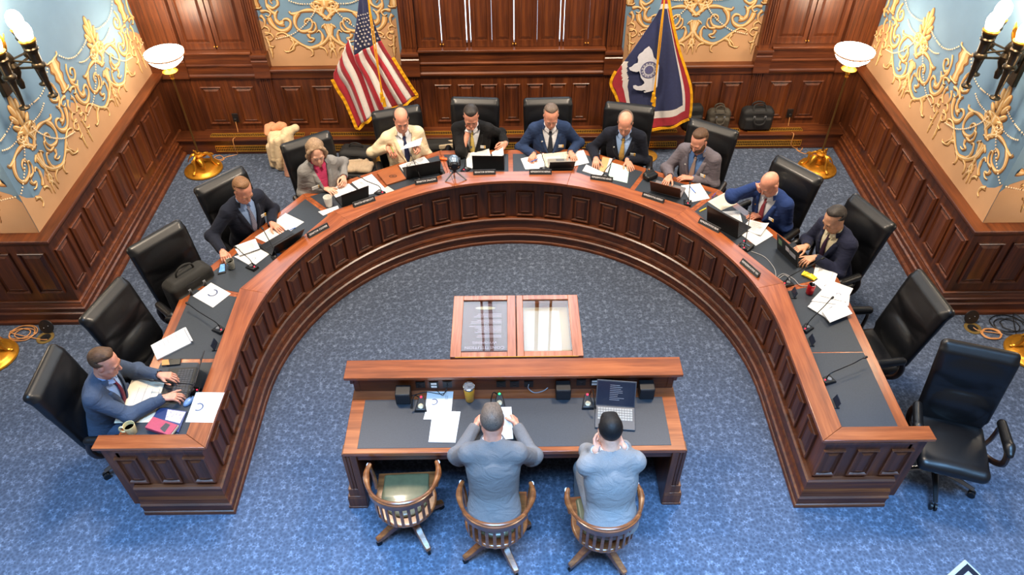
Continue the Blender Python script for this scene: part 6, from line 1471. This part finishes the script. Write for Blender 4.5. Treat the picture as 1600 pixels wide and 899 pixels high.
def cord(fo, px0, px1, y, org):
    a, b = aty(*px0, y)-org, aty(*px1, y)-org; m = MB()
    m.tube(crv([a, a.lerp(b, .5)+Vector((.012, 0, 0)), b], 8), .0065, 7); m.tube(crv([a, a.lerp(b, .5)+Vector((-.008, -.01, 0)), b+Vector((.02, 0, -.05))], 8), .0065, 7); m.build('cord', FGOLD, fo)
    for e in (b, b+Vector((.02, 0, -.06))):
        m = MB(); m.lathe([(0, .03), (.016, .025), (.02, .005), (.016, -.005), (.024, -.09), (0, -.092)], e, 12); m.build('tassel', FGOLD, fo)
cord(fo, (574, -12), (596, 148), 7.99, Vector((pole.x, 8.16, 0)))
# state flag: red border, white band, navy field with a white bison and seal
ox, oy, s_ = 940, 0, 4.28
L_ = [(402, -50), (385, 60), (250, 265), (72, 515), (92, 600), (126, 700), (160, 840)]
C1 = [(410, -50), (412, 60), (330, 330), (255, 620), (262, 760), (300, 850)]
C2 = [(418, -50), (420, 60), (400, 350), (380, 640), (400, 840)]
C3 = [(424, -50), (428, 60), (470, 330), (490, 560), (500, 820)]
R2 = [(432, -50), (440, 30), (500, 300), (586, 590), (578, 780)]
cols = [pxc(c, ox, oy, s_) for c in (L_, C1, C2, C3, R2)]
pole2 = aty(1040, 0, 8.2)
fw_ = flag_base('state_flag', 'navy flag with a white bison and red border hanging on the right', pole2.x, 8.16, 2.75, None, None)
Q0 = flag_surface(cols, 8.1, .014, 5, 1, .6)
def Qf(a, b, off=0.0): return Q0(a, b, off)-Vector((pole2.x, 8.16, 0))
m = MB(); na, nb = 90, 90
bandx = lambda b: .085+.02*(1-b)
grid = [[Qf(i/na, j/nb) for i in range(na+1)] for j in range(nb+1)]
vs = [p for row in grid for p in row]
def fcol(i, j):
    a, b = (i+.5)/na, (j+.5)/nb
    da = min(a+max(0, .62-b)*.7 if b > .48 else 9, 1-a); e = min(da/1.0, (1-b)*1.05)
    if b < .10: return 0 if b < .07 else 1
    if e < .085: return 0
    if e < .135: return 1
    return 2
for j in range(nb):
    for i in range(na): m.f.append((j*(na+1)+i, j*(na+1)+i+1, (j+1)*(na+1)+i+1, (j+1)*(na+1)+i)); m.m.append(fcol(i, j))
m.v = vs; fl = m.build('flag_cloth', [FRED, FWHITE, FBLUE], fw_, ang=70); solid(fl)
# bison, traced in the folded flag's own surface
bis = [(312, 292), (284, 312), (270, 330), (246, 346), (236, 366), (240, 384), (236, 404), (214, 412), (196, 430), (178, 436), (186, 452), (206, 460), (230, 464), (246, 458), (254, 480), (258, 502), (278, 526), (282, 540), (262, 556), (240, 560), (222, 552), (206, 556), (208, 572), (226, 584), (262, 588), (280, 584), (296, 592), (276, 596), (284, 602), (316, 594), (346, 586), (366, 560), (372, 500), (378, 420), (366, 388), (344, 366), (332, 318)]
BM = plain('flag_bison_white', hx(214, 214, 222), .8, 0, .04, 30); SEALB = plain('flag_seal_blue', hx(92, 92, 134), .8, 0, .3, 90)
def onflag(u, v, off):
    w = aty(ox+u/s_, oy+v/s_, 8.1); best = None                   # nearest surface point in x, z gives the fold depth
    for j in range(0, nb+1, 2):
        for i in range(0, na+1, 2):
            p = grid[j][i]; d = (p.x+pole2.x-w.x)**2+(p.z-w.z)**2
            if best is None or d < best[0]: best = (d, p.y)
    return Vector((w.x-pole2.x, best[1]-off, w.z))
vs = [onflag(u, v, .022) for u, v in bis]; ya = min(p.y for p in vs); vs = [Vector((p.x, ya+.004, p.z)) for p in vs]
cv = onflag(310, 440, .02)
m = MB(); yb_ = [p for p in vs]; m.add([(p.x, p.y, p.z) for p in vs]+[(p.x, p.y+.004, p.z) for p in vs], [tuple(range(len(vs)))]+[(i, (i+1) % len(vs), (i+1) % len(vs)+len(vs), i+len(vs)) for i in range(len(vs))]); m.build('bison_emblem', BM, fw_, flat=True)
m = MB(); c = onflag(312, 448, .03); c.y = ya-.001; rr = .098
for r0, r1, mi in ((rr*.9, rr, 0), (rr*.68, rr*.72, 0), (0, rr*.5, 1)):
    n = 32; A = [(math.cos(2*PI*i/n), math.sin(2*PI*i/n)) for i in range(n)]
    m.add([c+Vector((x*r0, 0, z*r0*1.05)) for x, z in A]+[c+Vector((x*r1, 0, z*r1*1.05)) for x, z in A], [(i, (i+1) % n, (i+1) % n+n, i+n) for i in range(n)], 0)
for i in range(14): a = 2*PI*i/14; m.box(c+Vector((math.cos(a)*rr*.81, 0, math.sin(a)*rr*.85)), (.012, .002, .012), Matrix.Rotation(-a, 3, 'Y'))
m.build('flag_seal', [SEALB, SEALB], fw_, flat=True)
m = MB(); fringe(m, Qf, [(1, t) for t in (.02, .15, .3, .45, .6, .75, .9, 1)], -.03, 0); fringe(m, Qf, [(t, 1) for t in (0, .15, .3, .5, .7, .85, 1)][::-1], -.035, 0); m.build('fringe_right', FGOLD, fw_, flat=True)
m = MB(); fringe(m, Qf, [(0, t) for t in (.56, .65, .75, .85, .95)], .032, 0); m.build('fringe_left', FGOLD, fw_, flat=True)
cord(fw_, (1039, -8), (1021, 148), 7.98, Vector((pole2.x, 8.16, 0)))

# ================================================================== LAMPS
GLOW = NT('glowing_alabaster'); GLOW.b.inputs['Base Color'].default_value = (1, .93, .82, 1); GLOW.b.inputs['Emission Color'].default_value = (1, .93, .80, 1); GLOW.b.inputs['Emission Strength'].default_value = BOWL_GLOW; GLOW = GLOW.m
BULB = NT('glowing_bulb_glass'); BULB.b.inputs['Base Color'].default_value = (1, .95, .88, 1); BULB.b.inputs['Emission Color'].default_value = (1, .84, .60, 1); BULB.b.inputs['Emission Strength'].default_value = BULB_GLOW; BULB = BULB.m
def leaf_(m, c, yaw, L, w, droop):
    d = Vector((math.cos(yaw), math.sin(yaw), 0)); s = Vector((-d.y, d.x, 0)); vs = []
    for i in range(7):
        t = i/6; r = w*math.sin(PI*min(1, t*.9+.08)); p = Vector(c)+d*L*t+Vector((0, 0, .05*math.sin(t*2.6)-droop*t*t)); vs += [p-s*r, p+Vector((0, 0, .012)), p+s*r]
    m.add(vs, [(i*3+j, i*3+j+1, (i+1)*3+j+1, (i+1)*3+j) for i in range(6) for j in range(2)])
def make_lamp():
    t = empty('floor_lamp')
    m = MB(); m.lathe([(0, 0), (.225, 0), (.235, .012), (.228, .026), (.205, .034), (.195, .05), (.17, .06), (.08, .072), (0, .075)], n=48); m.build('lamp_base', GOLDP, t, ang=40)
    for k in range(3):
        a = 2*PI*k/3+.5; c, s = math.cos(a), math.sin(a); m = MB()
        m.tube(crv([(c*.035, s*.035, .22), (c*.08, s*.08, .235), (c*.13, s*.13, .19), (c*.135, s*.135, .13), (c*.16, s*.16, .075), (c*.19, s*.19, .06)], 5), [.016]*26, 8); m.ell((c*.19, s*.19, .062), (.022, .022, .014)); m.tube(spiral_pts((c, s), .135, .2), .009, 6)
        m.build('scroll_leg', GOLDP, t)
        m = MB(); leaf_(m, (c*.05, s*.05, .18), a+PI/3, .13, .035, .09); lf = m.build('acanthus_leaf', GOLDP, t); md = lf.modifiers.new('thickness', 'SOLIDIFY'); md.thickness = .006
    m = MB(); m.lathe([(0, .07), (.04, .08), (.03, .12), (.045, .16), (.03, .19), (.058, .215), (.06, .225), (.03, .235), (.022, .26), (.0, .27)], n=20); m.build('lamp_stem', GOLDP, t)
    m = MB(); m.cyl((0, 0, .25), (0, 0, 1.28), .0135, .012, 14); m.build('lamp_pole', plain('aged_brass_pole', hx(150, 112, 62), .35, .9), t)
    m = MB(); m.lathe([(.012, 1.24), (.022, 1.25), (.016, 1.27), (.026, 1.29), (.018, 1.315), (.03, 1.335), (.08, 1.338), (.086, 1.346), (.07, 1.356), (.026, 1.374), (.02, 1.39), (.03, 1.405), (0, 1.405)], n=24); m.build('bowl_holder', GOLDP, t)
    m = MB(); m.lathe([(0, 1.40), (.06, 1.405), (.12, 1.43), (.175, 1.475), (.208, 1.535), (.214, 1.57), (.205, 1.57), (.198, 1.535), (.165, 1.485), (.11, 1.443), (0, 1.42)], n=40); m.build('glass_bowl', GLOW, t, ang=60)
    m = MB(); m.lathe([(.2085, 1.530), (.216, 1.536), (.218, 1.546), (.211, 1.552), (.2085, 1.530)], n=40, cap=False); m.build('bowl_band', plain('bowl_band_brown', hx(150, 100, 60), .4), t)
    return t
def spiral_pts(cs, r0, z0): c, s = cs; return [(c*(r0+.03*math.cos(a)*(1-a/9)), s*(r0+.03*math.cos(a)*(1-a/9)), z0+.03*math.sin(a)*(1-a/9)) for a in [i*.5 for i in range(14)]]
lamp0 = make_lamp()
LBL = ['brass floor lamp with a glowing bowl in the left back corner', 'brass floor lamp with a glowing bowl in the right back corner', 'brass floor lamp cut off at the left edge of the view', 'brass floor lamp cut off at the right edge of the view']
LP = [atz(313, 249, .16), atz(1281.5, 247, .16), atz(-14, 556, .03), atz(1612, 549, .03)]
for i, (p, lb) in enumerate(zip(LP, LBL)):
    o = lamp0 if i == 0 else copy_tree(lamp0); o.location = (p.x, p.y, 0); o.rotation_euler = (0, 0, .3 if i % 2 else -.25); tag(o, lb, 'floor lamp', 'brass torchiere floor lamps')
    point('lamp_light', (p.x, p.y, 1.72), LAMP_W, (1, .72, .42), .12)
# ------------------------------------------------------------------ wall sconces
def make_sconce(sg, label):
    o = empty('wall_sconce', (sg*XW, 5.92, 2.36), 0, label, 'sconce', 'torch sconces on the side walls'); k = -sg
    m = MB(); m.box((k*.02, 0, 0), (.04, .12, .36)); m.box((k*.045, 0, .05), (.03, .08, .22)); m.ell((k*.06, 0, .08), (.04, .05, .06)); m.build('wall_plate', BRONZE, o, bevel=.008)
    m = MB(); m.lathe([(0, -.16), (.02, -.15), (.03, -.1), (.022, -.06), (.045, -.01), (.05, .05), (.03, .08), (.04, .12), (.025, .16), (0, .2)], (k*.17, 0, .03), 16); m.tube([(k*.04, 0, .03), (k*.17, 0, .03)], .022, 10); m.build('bracket', BRONZE, o)
    m = MB(); 
    for a in range(4): leaf_(m, (k*.17, 0, .2), PI/2*a+.4, .05, .03, -.12)
    lf = m.build('gilt_finial', GOLDP, o); md = lf.modifiers.new('thickness', 'SOLIDIFY'); md.thickness = .006
    for dx, dy in ((.395, 0.0), (.225, .215), (.245, -.205)):
        tx, ty = k*dx, dy
        m = MB(); m.tube([(k*.17, 0, .06), (tx, ty, .07)], .011, 8); m.tube([(k*.17, 0, .13), (tx, ty, .11)], .009, 8)
        m.build('sconce_arm', BRONZE, o)
        m = MB(); m.lathe([(0, -.215), (.018, -.21), (.04, -.2), (.044, -.188), (.02, -.18), (.013, -.165), (.016, -.15), (.030, .03), (.034, .06), (.052, .075), (.056, .09), (.05, .105), (.038, .115), (.04, .19), (.044, .215), (.056, .225), (.058, .24), (.048, .25), (.062, .285), (.064, .295), (0, .295)], (tx, ty, 0), 14); tr = m.build('torch', BRONZE, o, ang=50)
        m = MB(); m.lathe([(.03, .29), (.062, .296), (.068, .31), (.056, .32), (.03, .318)], (tx, ty, 0), 14); m.build('torch_collar', GOLDP, tr)
        m = MB(); m.lathe([(.03, .3), (.05, .315), (.064, .36), (.066, .395), (.055, .435), (.03, .462), (0, .47)], (tx, ty, 0), 20); m.build('globe', BULB, tr)
        point('sconce_light', (sg*XW+tx, 5.92+ty, 2.36+.6), SCONCE_W, (1, .78, .5), .06)
    return o
make_sconce(-1, 'dark bronze three torch sconce with lit globes on the left wall'); make_sconce(1, 'dark bronze three torch sconce with lit globes on the right wall')

# ================================================================== BAGS AND COATS
BAGB = plain('black_bag_fabric', hx(25, 25, 26), .7, 0, .2, 60, bump=.2, bscale=180); BAGG = plain('grey_brown_bag_fabric', hx(72, 66, 56), .75, 0, .2, 60, bump=.2, bscale=180); BAGO = plain('dark_olive_bag', hx(28, 27, 24), .75, 0, .2, 60)
def briefcase(name, label, p, w, d, h, mat, yaw, lean=0.0, handle=True, tagm=None, top=.8, hb=True):
    o = empty(name, p, yaw, label, 'bag', 'bags around the horseshoe')
    sdf_obj('bag_body', [('+', rbx((0, 0, h*.47), (w/2, d/2, h*.47), min(.05, d*.4)), 0), ('+', rbx((0, 0, h*.86), (w/2*top, d/2*.7, h*.13), .03), .03), ('+', rbx((0, -d/2, h*.36), (w*.42, .03, h*.26), .02), .02), ('&', fnp(lambda x, y, z: .001-z, (-9,)*3, (9,)*3), 0)], .008, mat, o)
    if handle:
        for yy in ((-.03, .03) if hb else (0,)):
            m = MB(); m.tube(crv([(-w*.2, yy-d*.2 if yy < 0 else yy, h*.94), (-w*.17, yy, h*1.12), (0, yy, h*1.2), (w*.17, yy, h*1.12), (w*.2, yy-d*.2 if yy < 0 else yy, h*.94)], 5), .01, 7); m.build('handle', mat, o)
        m = MB(); m.tube(crv([(-w*.17, -d/2-.03, h*.72), (-w*.15, -d/2-.055, h*.5), (0, -d/2-.06, h*.42), (w*.15, -d/2-.055, h*.5), (w*.17, -d/2-.03, h*.72)], 5), .011, 7); m.build('front_handle', mat, o)
        m = MB()
        for q in (-1, 1): m = MB(); m.box((q*w*.17, -d/2-.032, h*.73), (.024, .012, .03)); m.build('buckle', GREYP, o)
    m = MB(); m.tube(crv([(-w*.46, -d*.3, h*.82), (0, -d*.52, h*.84), (w*.46, -d*.3, h*.82)], 5), .005, 6); m.build('zip_line', BLACKP, o)
    if tagm: m = MB(); m.box((w*.22, -d/2-.045, h*.62), (.055, .006, .1), Matrix.Rotation(.35, 3, 'Y')); m.build('luggage_tag', tagm, o, bevel=.003)
    return o
ZB = .2265
p = aty(1176, 214, 8.42); briefcase('briefcase', 'big black briefcase with two handles on the radiator bench at the right', (p.x, 8.45, ZB), .40, .17, .30, BAGB, 0)
p = aty(1119, 208, 8.42); briefcase('briefcase', 'grey brown briefcase on the radiator bench left of the big black one', (p.x, 8.47, ZB), .30, .13, .27, BAGG, 0)
p = aty(1079, 206, 8.42); briefcase('backpack', 'black backpack on the radiator bench beside the state flag', (p.x, 8.46, ZB), .24, .15, .34, BAGB, .15, handle=False)
p = atz(562, 262, 0); briefcase('travel_bag', 'black travel bag with a pale luggage tag behind the woman in tweed', (p.x, p.y, .001), .42, .24, .30, BAGB, -.12, tagm=plain('tag_cream', hx(206, 206, 176), .6), hb=False)
b = PP[5]
o = sdf_obj('folded_jacket', [('+', rbx((0, 0, .03), (.17, .1, .03), .028), 0), ('+', cap((-.15, .06, .055), (.08, .09, .06), .028), .02), ('+', cap((-.02, -.09, .05), (.16, .02, .05), .024), .02), ('-', cap((.02, -.1, .075), (.05, .1, .08), .012), .02)], .007, plain('beige_wool', hx(196, 172, 142), .9, 0, .1, 40, bump=.3), None)
p = atz(561, 261, .30); o.location = (p.x, p.y-.02, .281); o.rotation_euler = (0, 0, -.05); tag(o, 'folded beige jacket lying on a dark case beside the woman in tweed', 'jacket')
q = sdf_obj('document_case', [('+', rbx((0, 0, .139), (.19, .13, .139), .03), 0)], .009, BAGB, None); q.location = (o.location.x+.01, o.location.y, .001); q.rotation_euler = (0, 0, -.1); tag(q, 'dark case standing under the folded beige jacket', 'case')
p = atz(686, 250, 0); briefcase('shoulder_bag', 'dark olive shoulder bag between the cream jacket and the black suit', (p.x, p.y-.1, .001), .42, .2, .34, BAGO, .1, handle=False)
p = atz(703, 245, 0); o = sdf_obj('paper_bag', [('+', rbx((0, 0, .17), (.11, .05, .17), .012), 0), ('-', rbx((.02, 0, .34), (.12, .034, .06), .01, np.array(Matrix.Rotation(.35, 3, 'Y'))), 0)], .007, plain('kraft_paper', hx(214, 192, 158), .8, 0, .08, 20), None); o.location = (p.x, 8.0, .001); o.rotation_euler = (0, 0, .2); tag(o, 'tan paper bag standing left of the black suited man', 'paper bag')
# the backpack on the third chair
c3 = [x for x in bpy.data.objects if x.name.startswith('executive_chair') and x.get('label', '').find('dark bag resting') > 0][0]
ch = c3.location; fw3 = Vector((math.cos(c3.rotation_euler.z+PI/2), math.sin(c3.rotation_euler.z+PI/2), 0)); bp = ch-fw3*.06
briefcase('backpack', 'dark olive backpack on the seat of the third left chair', (bp.x, bp.y, .505), .44, .2, .38, BAGO, c3.rotation_euler.z+PI, hb=False)
# coats heaped on a chair-side stand
def coat(name, label, pts, mat, loc, k=.03):
    ops = [('+', cap(a, b, r, r2), k) for a, b, r, r2 in pts]; ops.append(('&', fnp(lambda x, y, z: .002-z, (-9,)*3, (9,)*3), 0)); o = sdf_obj(name, ops, .007, mat, None); o.location = loc; return tag(o, label, 'coat')
p = atz(449, 262, 0)
o = coat('beige_coat', 'cream coat heaped on the floor behind the chair of the woman in tweed', [((-.05, 0, .0), (-.08, .02, .40), .12, .09), ((.02, -.02, .0), (.08, .02, .46), .11, .07), ((-.12, .02, .36), (.18, .06, .50), .06, .05), ((-.16, -.04, .3), (-.17, -.06, .05), .045, .035), ((-.02, -.1, .42), (-.06, -.13, .08), .05, .04), ((.05, -.08, .45), (.12, -.09, .3), .05, .04), ((-.1, -.08, .4), (-.13, -.1, .15), .035, .03)], cloth('cream_coat_cloth', (220, 196, 158), 40, .06, .6), (p.x, p.y+.05, 0))
o = coat('pink_scarf', 'salmon pink scarf bundled on top of the cream coat', [((-.1, .08, .46), (.06, .1, .5), .055, .05), ((-.12, .06, .43), (-.08, .12, .5), .05, .045), ((-.05, .03, .5), (.02, .1, .53), .03, .03), ((-.13, .02, .44), (-.14, .1, .5), .03, .03)], cloth('salmon_wool', (214, 148, 110), 40, .12, .6), (p.x-.04, p.y+.06, 0))
o = coat('pink_coat', 'dusty pink coat hem showing under the cream coat', [((.08, -.1, .0), (.08, -.08, .3), .075, .05), ((.0, -.1, .0), (.02, -.08, .25), .06, .04)], cloth('dusty_pink_cloth', (184, 134, 112), 40, .08, .5), (p.x+.06, p.y-.06, 0))

# ================================================================== FLOOR BOXES, CORDS, SCREEN
def floor_box(label, u, v, ul, vl):
    p = atz(u, v, .004); o = empty('floor_outlet', (p.x, p.y, 0), 0, label, 'floor outlet', 'round brass floor outlets'); m = MB()
    m.lathe([(.05, .002), (.078, .002), (.082, .006), (.08, .009), (.052, .009), (.05, .002)], n=32, cap=False); m.build('outlet_ring', plain('dull_brass', hx(170, 142, 84), .4, .7), o); m = MB(); m.lathe([(0, .003), (.052, .003), (.052, .005), (0, .005)], n=24); m.box((-.015, 0, .008), (.03, .05, .006)); m.box((.02, .01, .008), (.02, .03, .006)); m.build('socket_plate', BLACKP, o)
    d = Vector((0, .078, 0)); m = MB(); R = Matrix.Rotation(R_(68), 3, 'X'); c = Vector((.0, .085, .072)); m.lathe([(0, -.006), (.07, -.006), (.073, 0), (.07, .006), (0, .006)], c, 28, R=R); m.build('lid', plain('lid_dark', hx(40, 40, 42), .3, .5), o)
    m = MB()
    for s in (-1, 1): m.ell(c+R @ Vector((s*.024, .01*s, .007)), (.006, .006, .004))
    m.build('lid_screw', CHROME, o); return o
floor_box('brass floor outlet with its lid open near the left wall', 71, 528, 0, 0); floor_box('brass floor outlet with its lid open near the right wall', 1520, 513, 0, 0)
rnd = random.Random(11)
def coil(name, label, u, v, r, turns, mat, rr, lead=None, sy=.75, jit=.2):
    p = atz(u, v, rr+.001); P = []
    n = int(turns*12)
    for i in range(n+1):
        a = 2*PI*i/12; k = 1+jit*math.sin(i*.37)+.1*rnd.random(); P.append(p+Vector((r*k*math.cos(a), r*k*sy*math.sin(a), .0025*(i/12)+.006*abs(math.sin(i*1.3)))))
    for q in (lead or []): P.append(atz(q[0], q[1], rr+.001) if len(q) == 2 else Vector(q))
    return cable(name, label, 'cord', P, rr, mat)
coil('lamp_cord', 'tan lamp cord coiled beside the left floor outlet', 36, 522, .10, 3.5, CORDM, .005, [(60, 530), (74, 531)], jit=.35)
coil('lamp_cord', 'tan cord coiled in neat rings by the right floor outlet', 1549, 523, .085, 4, CORDM, .005, [(1530, 517), (1521, 512)], jit=.06)
coil('extension_cord', 'black cord tangled on the carpet at the right wall', 1577, 508, .13, 3.2, CORDB, .0045, [(1590, 540), (1575, 548), (1600, 560)], jit=.4)
def wall_cord(u, v, pts, lb, su, sv):
    w = aty(u, v, 8.545); b = empty('wall_outlet', (w.x, 8.549, w.z), 0, ('black wall outlet behind the left corner lamp' if u < 800 else 'black wall outlet behind the right corner lamp'), 'outlet', 'wall outlets on the back wainscot'); m = MB(); m.box((0, -.005, 0), (.075, .01, .12)); m.build('outlet_plate', BLACKP, b, bevel=.003); m = MB(); m.box((0, -.025, -.02), (.035, .032, .04)); m.build('plug', BLACKP, b, bevel=.004)
    P = [Vector((w.x, 8.51, w.z-.04)), Vector((w.x+.004, 8.46, w.z-.2)), Vector((w.x+.003, 8.262, ZB+.02)), Vector((w.x+.002, 8.25, .1))]+[atz(*q, .006) for q in pts]
    return cable('lamp_cord', lb, 'cord', P, .005, CORDM)
wall_cord(368, 184, [(371, 241), (355, 245), (343, 250), (335, 246), (344, 243), (350, 249), (338, 253), (330, 250), (322, 252)], 'tan lamp cord dropping from the wall outlet in the left corner', 0, 0)
wall_cord(1234, 177, [(1243, 232), (1250, 236), (1254, 230), (1250, 227), (1245, 234), (1256, 240), (1264, 240), (1272, 243)], 'tan lamp cord dropping from the wall outlet in the right corner', 0, 0)
# the corner of a screen on a stand at the lower right edge
A, B, C_ = atz(1508, 874, 1.0), atz(1463, 914, 1.0), atz(1541, 926, .98)
ex = (B-A).normalized(); ey = ((C_-A)-ex*(C_-A).dot(ex)).normalized(); ez = ex.cross(ey); ez = ez if ez.z > 0 else -ez
o = empty('display_screen', (0, 0, 0), 0, 'pale lit display screen on a stand cut off at the bottom right', 'screen'); cen = A+ex*.26+ey*.17; o.location = (cen.x, cen.y, 0)
Rm = Matrix((ex, ey, ez)).transposed(); hh = Vector((0, 0, cen.z))
m = MB(); m.box(hh-ez*.012, (.52, .34, .024), Rm); m.build('screen_housing', plain('screen_silver', hx(150, 152, 146), .4), o, bevel=.006)
m = MB(); m.box(hh+ex*.006+ey*.012+ez*.001, (.50, .315, .004), Rm); m.build('screen_bezel', plain('screen_bezel_navy', hx(10, 13, 26), .35), o)
m = MB(); m.box(hh+ex*.02+ey*.02+ez*.004, (.455, .27, .002), Rm); m.build('screen_panel', plain('screen_lit', hx(120, 124, 140), .3, emit=hx(214, 218, 245), estr=.4), o, flat=True)
m = MB(); m.cyl((0, 0, .02), hh-ez*.03, .022, None, 14); m.build('stand_pole', BLACKM, o); m = MB(); m.lathe([(0, 0), (.2, 0), (.2, .015), (.05, .03), (0, .03)], n=28); m.build('stand_base', BLACKM, o)
# ================================================================== LIGHT
w = bpy.data.worlds.new('room_light'); SC.world = w; w.use_nodes = True
w.node_tree.nodes['Background'].inputs[0].default_value = WORLD_COL; w.node_tree.nodes['Background'].inputs[1].default_value = WORLD_STRENGTH
for x in (-2.2, 2.2): area('warm_back_fill', (x, 5.6, 6.6), (x*1.1, 7.2, 0), 1.0, 470, (1, .82, .63))  # added warm fill aimed at the back rows, no known fixture
g_ = area('blue_floor_fill', (0, .5, 7.6), (0, .5, 0), 9, 980, (.27, .57, 1), 2.0); g_.data.spread = R_(60)  # added blue fill to brighten the front floor, no roof opening behind it
SC.view_settings.view_transform = 'Standard'; SC.view_settings.look = 'None'; SC.view_settings.gamma = 1; SC.view_settings.exposure = 0.0; SC.view_settings.use_curve_mapping = False
SC.cycles.use_denoising = True; SC.cycles.max_bounces = 6; SC.cycles.sample_clamp_indirect = 6
